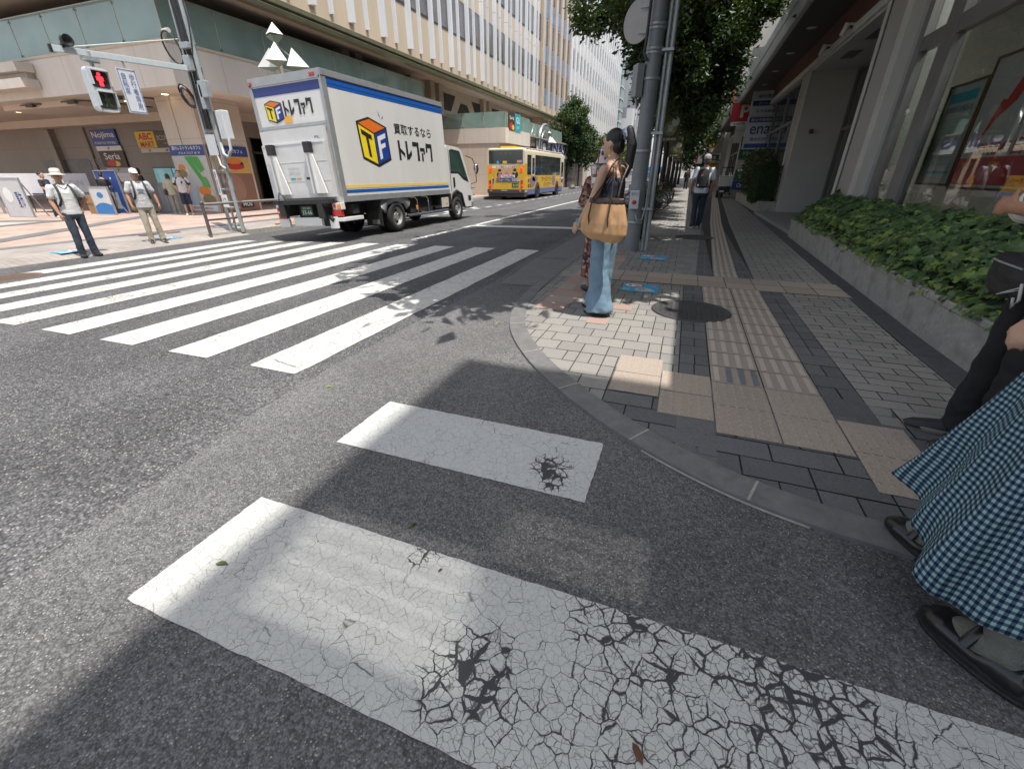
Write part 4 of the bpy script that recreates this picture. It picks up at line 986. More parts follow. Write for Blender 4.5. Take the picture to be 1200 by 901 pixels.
# planter with ivy
m_gran = M('planter_granite', (.36, .35, .325), .75, .2, 26, bump=.3, bscale=140, stain=.55)
t = thing('planter_wall', 'long grey granite planter in front of the bank window', 'planter', (2.15, 7, 0))
mb = MB()
yy = 1.4
while yy < 11.7:
    y2 = min(yy + 1.55, 11.75); x0, x1 = wallx(yy), wallx(y2)
    for dz0, dz1, e in ((0.0, .345, 0), (.35, .40, -.015)):
        a = [(x0 + e, yy + .004), (x0 + .17, yy + .004), (x1 + .17, y2 - .004), (x1 + e, y2 - .004)]
        mb.add([(*p, dz0) for p in a] + [(*p, dz1) for p in a], [(3, 2, 1, 0), (4, 5, 6, 7), (0, 1, 5, 4), (1, 2, 6, 5), (2, 3, 7, 6), (3, 0, 4, 7)])
    yy = y2
mb.bx(2.4, 3.0, 11.6, 11.75, 0, .4)
mb.build('granite_slabs', m_gran, t, bevel=.006)
mb = MB(); mb.add([(2.2, 1.4, .33), (3.0, 1.4, .33), (3.0, 11.7, .33), (2.4, 11.7, .33)], [(0, 1, 2, 3)]); mb.build('soil', M('soil', (.05, .04, .03), .95, .4, 20, bump=.5), t)
t = thing('planter_box', 'low grey stone planter with shrubs left of the bank entrance', 'planter', (2.7, 21, 0))
mb = MB(); mb.bx(2.42, 3.0, 18.6, 18.75, .05, .42); mb.bx(2.42, 2.56, 18.75, 27, .05, .42); mb.bx(2.42, 3.0, 27, 27.15, .05, .42); mb.build('stone_wall', m_gran, t, bevel=.008)
mb = MB(); mb.bx(2.56, 3.0, 18.75, 27, .1, .36); mb.build('soil', M('soil', (0, 0, 0)), t)
# posters inside the big window
PX = 3.32
Ym = (0, -1, 0)
def disp(y, z): return (PX, y, z)
wood = M('poster_wood', (.16, .085, .04), .5, .25, 8)
t = board('poster_case', 'wooden display case with a pale printed notice inside the bank window', 'poster', (PX, 8.62, 1.78), Ym, .9, 1.2, P_('notice_teal', (.42, .50, .47)), [('r', -.02, .46, .7, .12, teal), ('r', 0, .2, .9, .02, grey), ('r', 0, .1, .85, .02, grey), ('r', -.05, -.02, .9, .08, grey), ('r', .0, -.2, .85, .02, grey), ('r', .02, -.28, .8, .02, grey), ('r', -.05, -.36, .75, .02, grey), ('r', .05, -.46, .6, .03, teal), ('t', '店頭表示 お知らせ', 0, .32, .7, .08, navy, 0)], frame=wood)
t = board('poster_board', 'large SMBC Nikko poster with red slash inside the bank window', 'poster', (PX, 6.86, 1.85), Ym, 2.45, 1.4, P_('poster_grey', (.50, .50, .46)), [('r', 0, -.52, 2.45, .3, red), ('p', [(-.85, -.02), (-.45, .62), (-.18, .72), (-.5, .2)], red), ('p', [(-1.0, -.28), (-.62, .22), (-.78, .24)], red), ('t', 'SMBC', .12, .22, .75, .17, black, 0), ('t', 'NIKKO', .12, .02, .75, .17, black, 0), ('t', 'SMBC日興証券', -.02, -.27, 1.75, .18, red, .012), ('p', [(-.52, -.42), (-.28, -.42), (-.4, -.62)], orange), ('p', [(-1.1, -.42), (-.86, -.42), (-.98, -.62)], orange)], frame=wood)
# sign boards farther along the frontage
board('signboard', 'white and blue ena school sign standing out from the shop fronts', 'sign', (2.75, 26.0, 3.05), X1, 1.15, 1.3, P_('signwhite', (.60, .63, .66)), [('r', 0, .52, 1.05, .2, blue), ('t', '都立中高受験', 0, .52, .9, .11, white, .01), ('t', 'ena', 0, .1, .85, .34, blue, .01), ('t', '錦糸町校', 0, -.27, .7, .16, blue, .01), ('r', 0, -.54, 1.1, .18, blue)], frame=m_lgr, thick=.18)
board('signboard', 'white clinic sign with blue band stacked above the ena sign', 'sign', (2.77, 26.0, 4.2), X1, 1.15, .95, P_('signwhite', (0, 0, 0)), [('t', '歯科医院', 0, .3, .75, .15, navy, .012), ('r', 0, .03, 1.1, .2, navy), ('t', 'クリニック', 0, .03, .6, .1, white, 0), ('t', 'みずほ証券', .05, -.28, .8, .14, navy, .012)], frame=m_lgr, thick=.18)
board('parking_sign', 'red parking sign with a white letter P under the pale fascia', 'sign', (2.35, 31.5, 4.45), X1, 1.35, .95, red, [('t', 'P', .05, .05, .5, .62, white, .03), ('r', -.15, -.56, .95, .2, white), ('t', '24時間', -.15, -.56, .6, .12, blue, .01)], thick=.2)
board('signboard', 'white blank sign box below the red parking sign', 'sign', (2.75, 33, 3.65), X1, 1.2, 1.3, white, [('r', 0, 0, 1.15, .03, grey)], thick=.2)
for i, (z, c, s, lab) in enumerate(((2.9, green, '薬', 'dark green sign topmost in the column of signs past the shrubs'), (2.3, dkgreen, 'ドラッグ', 'green sign panel second from the top past the shrubs'), (1.75, grey, '営業中', 'grey sign panel in the middle of the sign column past the shrubs'), (1.2, dkgreen, '整体', 'lower green sign panel in the column past the shrubs'), (.72, navy, 'OPEN', 'navy sign panel lowest in the column past the shrubs'))):
    board('signboard', lab, 'sign', (2.85, 29.5, z), X1, 1.0, .46, dkgreen if c is green else c, [('t', s, 0, 0, .6, .22, white, .01)], thick=.12)
board('notice_stand', 'beige notice panel standing at the kerb beside the delivery trike', 'sign', (2.55, 30.2, .45), X1, .95, .75, P_('tan', (.3, .27, .23)), [('r', 0, .5, .9, .25, black), ('t', 'MENU', 0, .5, .4, .12, white, .01)], thick=.08)
# far right shops beyond the bank
def far_shop(name, label, y0, y1, h, col, x=2.6):
    b = thing(name, label, 'building', (x, y0, 0)); mb = MB(); mb.bx(x, x + 14, y0, y1, -.1, h); mb.bx(x - .15, x + 14, y0, y1, h, h + .3); mb.build('wall', M('shop_wall_%d' % col, farcols[col], .7, .12, .8, stain=.25), b)
    wn = MB()
    for z in range(4, int(h) - 1, 3):
        for i in range(int((y1 - y0) / 2.4)): wn.bx(x - .04, x, y0 + .5 + i * 2.4, y0 + 2.1 + i * 2.4, z, z + 1.7); 
        wn.bx(x + 1, x + 4, y0 - .04, y0, z, z + 1.6)
    wn.bx(x - .05, x, y0 + .4, y1 - .4, .1, 2.6); wn.build('windows', m_glassd, b); return b
far_shop('shop_building', 'beige shop building just past the bank on the right', 53, 66, 13.5, 1)
far_shop('shop_building', 'brown grey shop building third along the right side', 66.2, 84, 18, 2, 2.9)
far_shop('shop_building', 'pale shop building far along the right side', 84.2, 110, 22, 3, 2.7)
far_shop('shop_building', 'grey shop building farthest along the right side', 110.2, 160, 26, 4, 3.0)
mb = MB(); mb.prism([(0, 0), (-1.2, -.9), (-1.2, -1.05), (0, -1.0)], (2.6, 62, 4.3), (1, 0, 0), (0, 0, 1), 8.6); tag(mb.build('awning', M('awning_pink', (.42, .34, .30), .8, .1, 3)), 'pale pink shop awning past the end of the bank', 'awning')
board('blade_sign', 'tall black blade sign with white letters and an orange disc', 'sign', (1.75, 60, 4.9), X1, .95, 2.6, black, [('t', 'カ', 0, .85, .5, .4, white, .02), ('t', 'ラ', 0, .35, .5, .4, white, .02), ('t', 'オ', 0, -.1, .5, .35, white, .02), ('e', 0, -.6, .32, .3, yellow), ('t', 'OK', 0, -1.05, .5, .2, white, .02)], thick=.25)
board('blade_sign', 'red blade sign high among the leaves on the right', 'sign', (2.0, 50, 7.6), X1, 1.3, 1.1, red, [('t', '居', 0, 0, .7, .7, white, .02)], thick=.25)
board('blade_sign', 'narrow white and red blade sign far up the right side', 'sign', (.9, 78, 5.0), X1, .9, 4.6, white, [('r', -.3, 0, .22, 4.4, red), ('t', '酒', .1, 1.4, .4, .45, black, .02), ('t', '場', .1, .7, .4, .45, black, .02)], thick=.25)
board('shop_sign', 'small green hanging sign under the pink awning', 'sign', (2.0, 52.6, 2.75), X1, .9, .55, dkgreen, [('t', '薬', 0, 0, .3, .3, white, .01)], thick=.2)
board('shop_sign', 'orange shop sign beside the far pedestrian on the right', 'sign', (1.95, 56, 2.2), X1, .8, .6, yellow, [('t', '弁当', 0, 0, .5, .25, red, .01)], thick=.15)
# office tower south of the side street, behind the photographer: its corner throws the foreground shade
b = thing('office_tower', 'tall concrete office tower with an added light-shaping slotted slab behind the photographer', 'building', (12, -10, 0))
HT = 17.0; TX = -1.42 - SUN_DX * HT; TY = 2.76 - SUN_DY * HT
mb = MB(); mb.bx(TX, TX + 16, TY - 22, TY, 0, HT - 6); mb.build('wall', M('tower_concrete', (.36, .35, .34), .75, .1, .6, stain=.2), b)
wn = MB()
for z in range(3, 9, 3):
    for i in range(8): wn.bx(TX - .05, TX, TY - 21 + i * 2.6, TY - 19.2 + i * 2.6, z, z + 1.7)
    for i in range(6): wn.bx(TX + .6 + i * 2.5, TX + 2.4 + i * 2.5, TY, TY + .05, z, z + 1.7)
wn.build('windows', m_glassd, b)

# added roof slab, its slots shaped to throw light patches on the foreground
slots = []
for (gx0, gx1, gy0, gy1) in [(-1.22 - .02 * k, -.40 - .03 * k, .62 + .095 * k, .662 + .095 * k) for k in range(5)] + [(-.52, .11, 1.10 + .09 * k, 1.138 + .09 * k) for k in range(3)]:
    slots.append((gx0 - SUN_DX * HT, gx1 - SUN_DX * HT, gy0 - SUN_DY * HT, gy1 - SUN_DY * HT))
mb = MB(); ycuts = sorted({TY - 22, TY} | {s_[2] for s_ in slots} | {s_[3] for s_ in slots})
for ya, yb in zip(ycuts, ycuts[1:]):
    holes_ = sorted((s_[0], s_[1]) for s_ in slots if s_[2] <= ya + 1e-6 and s_[3] >= yb - 1e-6); x = TX
    for a, b_ in holes_: mb.bx(x, a, ya, yb, HT - .12, HT); x = b_
    mb.bx(x, TX + 16, ya, yb, HT - .12, HT)
mb.build('light_slot_slab', _mats['tower_concrete'], b)
for x, y in ((TX + 6, TY - 5), (TX + 15, TY - 1), (TX + 15, TY - 21), (TX + 4, TY - 21)):  # posts added only to carry the slotted slab
    mb = MB(); mb.bx(x - .2, x + .2, y - .2, y + .2, HT - 6, HT - .12); mb.build('column', _mats['tower_concrete'], b)
# ================================================================== vehicles
m_tyre = M('tyre', (.022, .022, .023), .85, .25, 14, bump=.3)
m_steelw = M('wheel_steel', (.42, .42, .41), .4, .2, 10, metal=.6)
m_wpaint = M('white_paint', (.66, .66, .645), .34, .07, 1.5, coat=.3, stain=.22, streak=True, bump=.12, bscale=2.2)
m_chass = M('chassis_black', (.02, .02, .021), .7, .3, 6)
m_grm = M('grey_metal', (.36, .37, .38), .4, .12, 5, metal=.4)
m_carg = glass_mat('vehicle_glass', (.16, .20, .19), .12, .02)
m_blk = M('black_plastic', (.02, .02, .022), .45, .2, 10)
m_rlamp = M('lamp_red', (.42, .02, .015), .2, .2, 20, coat=.5); m_olamp = M('lamp_orange', (.75, .25, .03), .2, .15, 20, coat=.5)
m_chrome = M('chrome', (.7, .7, .7), .12, .05, 3, metal=1)
m_inter = M('cab_interior', (.05, .05, .05), .8, .2, 5)
def wheel(par, x, y, r, w_, side, rimmat=m_steelw, name='wheel'):
    """side +1 faces +x"""
    R = Matrix.Rotation(radians(90 * side), 3, 'Y')
    mb = MB(); k = w_ / 2
    mb.lathe([(r * .62, -k), (r * .9, -k), (r, -k * .6), (r, k * .6), (r * .93, k * .95), (r * .66, k), (r * .62, k * .8)], (x, y, r), 28, M=R, caps=False)
    t = mb.build('tyre', m_tyre, par, world=False)
    mb = MB(); mb.lathe([(r * .63, -k * .9), (r * .63, k * .85), (r * .56, k * .8), (r * .5, k * .1), (r * .32, k * .05), (r * .28, k * .5), (r * .14, k * .6), (0, k * .6)], (x, y, r), 24, M=R, caps=False)
    for i in range(6):
        a = i * pi / 3; mb.ell((x + side * (k * .15), y + cos(a) * r * .4, r + sin(a) * r * .4), (.02, .035, .035), 8, 5, 1)
        mb.ell((x + side * (k * .5), y + cos(a + .5) * r * .22, r + sin(a + .5) * r * .22), (.02, .018, .018), 6, 4)
    mb.build('rim', [rimmat, m_blk], t, world=False)
    return t
truck = thing('box_truck', 'white box truck with blue stripes and a yellow and blue cube logo', 'truck', (-7.9, 8.2, -.10), rot=(0, -radians(2.6), 0))
H2 = .95
mb = MB(); mb.bx(-H2, H2, 0, 4.85, .80, 3.2); mb.build('cargo_box', m_wpaint, truck, world=False, bevel=.02)
box = C.objects['cargo_box']
mb = MB()  # aluminium frame rails
mb.bx(H2, H2 + .02, -.01, 4.86, 3.10, 3.215); mb.bx(H2, H2 + .015, -.01, 4.86, .80, .93); mb.bx(H2 - .05, H2 + .012, -.02, .13, .93, 3.10); mb.bx(-H2 - .012, -H2 + .07, -.02, .0, .8, 3.1)
mb.bx(-H2, H2, -.02, 0, 3.06, 3.215); mb.bx(-H2 + .07, H2 - .05, -.03, 0, 2.28, 2.34)
mb.build('frame_rail', m_grm, box, world=False, bevel=.006)
mb = MB(); mb.bx(H2, H2 + .004, .14, 4.83, 2.93, 3.085, 0); mb.bx(H2, H2 + .004, .14, 4.84, 1.07, 1.14, 1); mb.bx(H2, H2 + .004, .14, 4.84, .98, 1.045, 0); mb.bx(-H2 + .07, H2 - .06, -.004, -.0, 2.88, 3.04, 2)
m_tblue = M('truck_blue', (.01, .10, .42), .35, .05, 2); m_tyel = M('truck_yellow', (.75, .55, .16), .4, .05, 2); m_tnavy = M('truck_navy', (.02, .04, .19), .35, .05, 2)
mb.bx(H2 + .004, H2 + .006, .14, 4.83, 2.985, 2.993, 3)
mb.build('stripe', [m_tblue, m_tyel, m_tnavy, m_chass], box, world=False)
mb = MB()   # panel rivets
for y in (1.25, 2.45, 3.65):
    for i in range(28): z = 1.2 + i * .062; mb.box((H2 + .002, y, z), (.004, .008, .012))
mb.build('rivets', M('rivet', (.4, .4, .4), .5), box, world=False)
m_lblk = P_('logoblack', (.018, .016, .02)); m_lor = P_('logoorange', (.70, .16, .015)); m_lyel = P_('logoyellow', (.80, .62, .01)); m_lblu = P_('logoblue', (.01, .045, .28)); m_lwh = P_('logowhite', (.7, .7, .72))
def cube_logo(o, ux, uz, s, parent):
    """cube 1 unit wide drawn as three faces with outline; o = centre"""
    o = V(o); ux = V(ux); uz = V(uz); n = ux.cross(uz)
    T = lambda p, k: o + (ux * p[0] + uz * p[1]) * s + n * k
    tl, tm, tr, mt, mbm, bl, br = (-.52, .34), (-.1, .45), (.5, .31), (.02, .17), (.03, -.48), (-.47, -.33), (.53, -.33)
    out = MB(); e = 1.07
    out.face(*[T((p[0] * e, p[1] * e), .004) for p in (tl, bl, mbm, br, tr, tm)]); out.build('logo_outline', m_lblk, parent, world=False)
    def shr(poly, k=.93): cx = sum(p[0] for p in poly) / len(poly); cy = sum(p[1] for p in poly) / len(poly); return [(cx + (p[0] - cx) * k, cy + (p[1] - cy) * k) for p in poly]
    f = MB(); f.face(*[T(p, .006) for p in shr([tl, mt, tr, tm])], mi=0); f.face(*[T(p, .006) for p in shr([tl, bl, mbm, mt])], mi=1); f.face(*[T(p, .006) for p in shr([mt, mbm, br, tr])], mi=2)
    f.build('logo_faces', [m_lor, m_lyel, m_lblu], parent, world=False)
    def onface(a, b, c, u, v_): return (a[0] + (b[0] - a[0]) * u + (c[0] - a[0]) * v_, a[1] + (b[1] - a[1]) * u + (c[1] - a[1]) * v_)
    l = MB()
    def rect(a, b, c, u0, u1, v0, v1, mi): l.face(*[T(onface(a, b, c, u, v_), .008) for u, v_ in ((u0, v0), (u1, v0), (u1, v1), (u0, v1))], mi=mi)
    rect(bl, mbm, tl, .15, .85, .72, .87, 0); rect(bl, mbm, tl, .42, .6, .14, .72, 0)
    rect(mbm, br, mt, .2, .4, .14, .86, 1); rect(mbm, br, mt, .4, .84, .71, .86, 1); rect(mbm, br, mt, .4, .75, .44, .58, 1)
    l.build('logo_letters', [m_lblk, m_lwh], parent, world=False)
UY, UZ = V((0, 1, 0)), V((0, 0, 1))
cube_logo((H2 + .001, 1.41, 2.03), UY, UZ, 1.02, box)
def katakana(o, ux, uz, w_, h_, mi_parent, name='lettering', mat=None):
    """blocky トレファク drawn as strokes"""
    o = V(o); ux = V(ux); uz = V(uz); n = ux.cross(uz); l = MB(); sx = w_ / 5.0
    def st(*pts): l.face(*[o + ux * (p[0] - 2.5) * sx + uz * (p[1] - .5) * h_ + n * .004 for p in pts])
    st((.1, 0), (.35, 0), (.35, 1), (.1, 1)); st((.35, .62), (.9, .36), (.9, .16), (.35, .42))
    st((1.1, 1), (1.36, 1), (1.36, .08), (1.1, 0)); st((1.36, .3), (1.85, .55), (1.85, .3), (1.36, .02))
    st((2.05, 1), (2.95, 1), (2.95, .78), (2.05, .78)); st((2.68, .78), (2.95, .78), (2.95, 0), (2.62, 0))
    st((3.1, .72), (3.8, .72), (3.8, .54), (3.1, .54)); st((3.6, .54), (3.8, .54), (3.8, .38), (3.6, .38)); st((3.3, .44), (3.52, .44), (3.52, 0), (3.26, 0))
    st((4.05, 1), (4.28, 1), (4.22, .5), (3.98, .5)); st((4.28, .98), (4.95, .98), (4.95, .76), (4.26, .76)); st((4.7, .76), (4.95, .76), (4.95, 0), (4.66, 0))
    return l.build(name, mat or m_lblk, mi_parent, world=False)
katakana((H2 + .002, 3.18, 1.9), UY, UZ, 1.72, .44, box)
l = MB(); l.text('買取するなら', (H2 + .006, 3.16, 2.37), UY, UZ, 1.78, .22, 0, .006); l.build('lettering', m_lblk, box, world=False)
l = MB(); l.face((H2 + .006, 1.72, 2.6), (H2 + .006, 1.77, 2.52), (H2 + .006, 1.7, 2.7)); l.face((H2 + .006, 1.8, 2.53), (H2 + .006, 1.84, 2.53), (H2 + .006, 1.9, 2.6)); l.build('spark_mark', m_lblk, box, world=False)
X_ = V((1, 0, 0))
cube_logo((-.42, -.003, 2.6), X_, UZ, .42, box); katakana((.23, -.004, 2.63), X_, UZ, .78, .27, box)
l = MB(); l.face((-.2, -.005, 2.37), (.02, -.005, 2.37), (.02, -.005, 2.5), (-.2, -.005, 2.5)); l.build('sticker', P_('sticker', (.75, .40, .07)), box, world=False)
# rear: lift platform folded up
mb = MB(); mb.bx(-.86, .86, -.16, -.04, .92, 1.98); mb.bx(-.86, .86, -.12, -.03, 1.98, 2.24); mb.bx(-.86, .86, -.165, -.16, 1.62, 1.63); mb.bx(-.86, .86, -.165, -.16, 1.25, 1.26)
pf = mb.build('lift_platform', M('platform_grey', (.60, .60, .60), .4, .08, 3, stain=.15), truck, world=False, bevel=.008)
mb = MB(); mb.bx(-.83, .83, -.168, -.16, 1.96, 1.985); mb.build('platform_edge', m_wpaint, pf, world=False)
for x in (-.56, .46):
    mb = MB(); mb.bx(x - .07, x + .07, -.26, -.165, 1.0, 1.78); mb.bx(x - .02, x + .03, -.265, -.26, 1.0, 1.78, 1); mb.bx(x - .08, x + .08, -.27, -.165, 1.78, 1.98, 2)
    mb.prism([(0, 0), (.2, -.0), (.0, .75)], (x + .07, -.22, 1.0), (1, 0, 0), (0, 0, 1), -.04)
    mb.build('lift_arm_cover', [m_wpaint, m_grm, m_blk], truck, world=False, bevel=.006)
l = MB(); l.text('最大荷重 600kg', (-.1, -.1665, 1.50), X_, UZ, .3, .05, 0, 0); l.text('積載注意', (-.1, -.1665, 1.41), X_, UZ, .3, .05, 0, 0)
l.face((-.24, -.1665, 1.29), (-.1, -.1665, 1.29), (-.1, -.1665, 1.325), (-.24, -.1665, 1.325), mi=1); l.face((-.07, -.1665, 1.29), (.06, -.1665, 1.29), (.06, -.1665, 1.325), (-.07, -.1665, 1.325), mi=2); l.face((.2, -.1665, 1.28), (.38, -.1665, 1.28), (.38, -.1665, 1.325), (.2, -.1665, 1.325), mi=3)
l.text('PL', (.72, -.1665, 2.05), X_, UZ, .14, .05, 3, .01); l.build('decals', [grey, teal, P_('decal_gold', (.5, .35, .12)), m_lblk], truck, world=False)
mb = MB(); mb.bx(-.78, .78, -.30, -.1, .80, .88); mb.tube([(-.6, -.25, .84), (.55, -.25, .84)], .05, 10); mb.bx(-.66, -.5, -.3, .3, .55, .8); mb.bx(.44, .6, -.3, .3, .5, .8)
mb.tube([(.3, -.1, .75), (.75, -.2, .45)], .05, 8); mb.tube([(-.62, -.3, .85), (-.5, -.34, 1.05), (-.42, -.3, .95), (-.4, -.25, .75)], .012, 6)
mb.tube([(.55, -.2, .82), (.7, -.24, .8)], .07, 10)
mb.build('lift_mechanism', m_chass, truck, world=False)
mb = MB(); mb.bx(-.4, .4, -.2, -.12, .34, .52); mb.bx(.62, .82, -.2, -.14, .28, .52); mb.bx(-.85, -.55, -.2, -.14, .32, .5); mb.bx(.8, 1.0, -.15, .5, .42, .5); mb.build('under_run_bar', m_wpaint, truck, world=False, bevel=.01)
mb = MB(); mb.bx(-.93, -.7, -.12, 0, .62, .8, 0); mb.bx(.7, .95, -.12, 0, .66, .8, 0)
mb.bx(-.9, -.66, -.14, -.05, .50, .62, 1); mb.bx(.68, .93, -.14, -.05, .52, .66, 1); mb.bx(.85, .93, -.14, -.11, .68, .77, 2); mb.bx(-.9, -.84, -.14, -.11, .66, .74, 1); mb.bx(.74, .80, -.14, -.11, .7, .76, 1)
mb.bx(-.93, -.85, -.035, -.02, 3.09, 3.15, 1); mb.bx(.70, .83, -.035, -.02, 3.1, 3.16, 1)
mb.build('tail_lamp', [m_wpaint, m_rlamp, m_olamp], truck, world=False, bevel=.008)
mb = MB(); mb.bx(-.2, .13, -.13, -.12, .55, .75); nb = mb.build('number_plate', P_('plate_green', (.02, .07, .045)), truck, world=False)
l = MB(); l.text('33-66', (-.03, -.133, .62), X_, UZ, .27, .085, 0, .01); l.text('足立 400', (-.03, -.133, .71), X_, UZ, .2, .045, 0, 0); l.build('lettering', P_('plate_text', (.55, .62, .5)), nb, world=False)
mb = MB(); mb.bx(-.5, .5, .1, 6.2, .5, .8); mb.bx(-.9, .9, .3, .5, .55, .75); mb.bx(-.92, .92, 4.3, 5, .5, .8); mb.tube([(-.8, 1.98, .37), (.8, 1.98, .37)], .08, 10); mb.tube([(-.8, 5.45, .34), (.8, 5.45, .34)], .06, 8); mb.bx(.3, .85, 2.7, 3.9, .4, .76); mb.build('chassis', m_chass, truck, world=False)
mb = MB(); mb.tube([(.9, 4.75, .36), (.9, 2.5, .36), (.9, 2.45, .4)], .03, 8); 
for y in (3.0, 3.6): mb.tube([(.9, y, .36), (.9, y, .72), (.9, y - .12, .79), (.85, y - .3, .8)], .02, 8)
mb.bx(.86, .92, 2.42, 4.95, .31, .36); mb.build('side_guard', m_chrome, truck, world=False)
mb = MB(); mb.bx(.86, .91, 2.95, 3.05, .45, .58, 0); mb.bx(.66, .93, 4.35, 4.8, .42, .72, 1); mb.bx(.88, .94, 4.62, 4.7, .5, .58, 0); mb.build('side_marker', [m_olamp, M('tank_cream', (.5, .48, .42), .4, .1)], truck, world=False, bevel=.02)
mb = MB(); mb.bx(.45, .92, 1.28, 1.31, .2, .8); mb.bx(-.92, -.45, 1.28, 1.31, .2, .8); mb.face((.62, 1.277, .24), (.84, 1.277, .24), (.84, 1.277, .34), (.62, 1.277, .34), mi=1); mb.build('mud_flap', [m_chass, M('flap_grey', (.2, .2, .2), .6)], truck, world=False)
mb = MB()
mb.tube([(.88, 1.4, .55), (.88, 1.55, .77), (.88, 1.98, .84), (.88, 2.4, .77), (.88, 2.55, .6)], .05, 6, flat=3.0); mb.build('wheel_arch', m_grm, truck, world=False)
for (x, y, r, w_, s) in ((.80, 1.98, .37, .24, 1), (-.80, 1.98, .37, .24, -1), (.53, 1.98, .37, .2, 1), (-.53, 1.98, .37, .2, -1), (.80, 5.45, .345, .22, 1), (-.80, 5.45, .345, .22, -1)): wheel(truck, x, y, r, w_, s)
# cab: side profile extruded, then windows proud of it
cp = [(4.95, .55), (4.95, 2.05), (5.05, 2.16), (5.85, 2.12), (6.05, 2.03), (6.5, 1.2), (6.6, 1.1), (6.66, .9), (6.66, .35), (5.95, .35), (5.88, .6), (5.72, .78), (5.45, .83), (5.18, .78), (5.02, .6), (5.0, .55)]
mb = MB(); mb.prism([(p[0], p[1]) for p in cp], (.88, 0, 0), (0, 1, 0), (0, 0, 1), -1.76); cab = mb.build('cab', m_wpaint, truck, world=False, bevel=.03)
sw = [(5.22, 1.42), (5.25, 1.98), (5.35, 2.02), (5.86, 1.97), (6.3, 1.2), (6.02, 1.25), (5.7, 1.42)]
for s in (1, -1):
    mb = MB(); mb.prism([(p[0], p[1]) for p in sw], (.883 * s, 0, 0), (0, 1, 0), (0, 0, 1), .006 * s); w_ = mb.build('side_window', M('cab_glass', (.03, .06, .05), .06, .6, 1.2, spec=.8), cab, world=False)
    mb = MB(); q = [(5.18, 1.38), (5.2, 2.02), (5.33, 2.06), (5.9, 2.02), (6.4, 1.16), (6.42, 1.1), (6.34, 1.13), (6.02, 1.2), (5.68, 1.38)]
    mb.prism(q, (.882 * s, 0, 0), (0, 1, 0), (0, 0, 1), .003 * s); mb.build('window_seal', m_blk, cab, world=False)
    mb = MB(); mb.bx(.885 * s, .90 * s, 5.3, 5.4, 1.0, 1.26); mb.tube([(.885 * s, 5.14, .85), (.885 * s, 5.13, 2.05)], .008, 4); mb.bx(.883 * s, .889 * s, 6.3, 6.5, .55, .7); mb.build('door_handle', m_blk, cab, world=False)
    mb = MB(); mb.tube([(.88 * s, 6.35, 1.9), (1.0 * s, 6.6, 1.82), (1.04 * s, 6.72, 1.6), (1.04 * s, 6.72, 1.1), (.9 * s, 6.55, 1.05)], .014, 6); mb.ell((1.06 * s, 6.72, 1.52), (.09, .06, .17), 12, 8); mb.ell((1.06 * s, 6.69, 1.52), (.07, .045, .14), 12, 8, 1); mb.build('wing_mirror', [m_blk, m_chrome], cab, world=False)
mb = MB(); mb.add([(-.8, 6.075, 2.0), (.8, 6.075, 2.0), (.82, 6.49, 1.24), (-.82, 6.49, 1.24)], [(0, 1, 2, 3)]); mb.build('windscreen', C.objects['side_window'].data.materials[0], cab, world=False)
mb = MB(); mb.bx(.84, .9, 5.7, 6.0, .28, .35); mb.bx(-.88, .88, 6.5, 6.7, .3, .5); mb.build('bumper', m_grm, cab, world=False, bevel=.02)
mb = MB(); mb.tube([(.885, 5.02, .55), (.885, 5.1, .76), (.885, 5.45, .87), (.885, 5.8, .76), (.885, 5.9, .5), (.885, 5.98, .34)], .045, 6); mb.build('wheel_arch', m_blk, cab, world=False)

# ---- bus
bus = thing('city_bus', 'yellow and cream city bus with an advert on its back stopped in the bus bay', 'bus', (-10.72, 27.5, -.19))
m_by = M('bus_yellow', (.68, .40, .02), .35, .06, 1.5, coat=.3); m_bc = M('bus_cream', (.62, .55, .40), .35, .06, 1.5, coat=.3); m_bb = M('bus_blue', (.12, .15, .33), .4, .1, 2)
BW = 1.225; BL = 9.6
mb = MB()
def rr_ring(y, z0, z1, hw, r):
    pts = []
    for cx, cz, a0 in ((hw - r, z1 - r, 0), (-hw + r, z1 - r, 90), (-hw + .04, z0 + .04, 180), (hw - .04, z0 + .04, 270)):
        rr_ = r if cz > (z0 + z1) / 2 else .04
        for i in range(4): a = radians(a0 + i * 30); pts.append(V((cx + rr_ * cos(a), y, cz + rr_ * sin(a))))
    return pts
mb.loft([rr_ring(y, .42 if y > .02 else .5, z, BW, .18) for y, z in ((0, 2.84), (.05, 2.9), (BL - .3, 2.9), (BL, 2.6))])
body = mb.build('body', m_bc, bus, world=False)
mb = MB(); mb.bx(-BW - .004, BW + .004, -.012, 0.02, .62, 1.98); mb.bx(BW, BW + .008, .02, BL - .6, .62, 1.42); mb.bx(BW, BW + .008, .02, .75, 1.42, 2.05); mb.bx(-BW - .008, -BW, .02, BL - .6, .62, 1.42); mb.build('yellow_panel', m_by, body, world=False)
mb = MB(); mb.bx(BW, BW + .01, .6, BL - .4, .32, .62); mb.bx(-BW - .01, -BW, .6, BL - .4, .32, .62); mb.build('blue_skirt', m_bb, body, world=False)
mb = MB(); mb.bx(-BW - .02, BW + .02, -.06, .04, .40, .62); mb.prism([(0, .42), (0, .2), (.5, .2), (.9, .42)], (BW - .02, .0, 0), (0, 1, 0), (0, 0, 1), -2.4); mb.bx(-BW + .05, BW - .05, .1, BL - .3, .25, .45); mb.build('bumper', M('bus_grey', (.06, .055, .055), .6, .2, 6), body, world=False, bevel=.01)
m_bgl = M('bus_glass', (.025, .035, .035), .06, .5, .8, spec=.9)
mb = MB(); mb.bx(-BW + .12, BW - .12, -.012, 0, 2.05, 2.78); mb.build('rear_window', m_bgl, body, world=False)
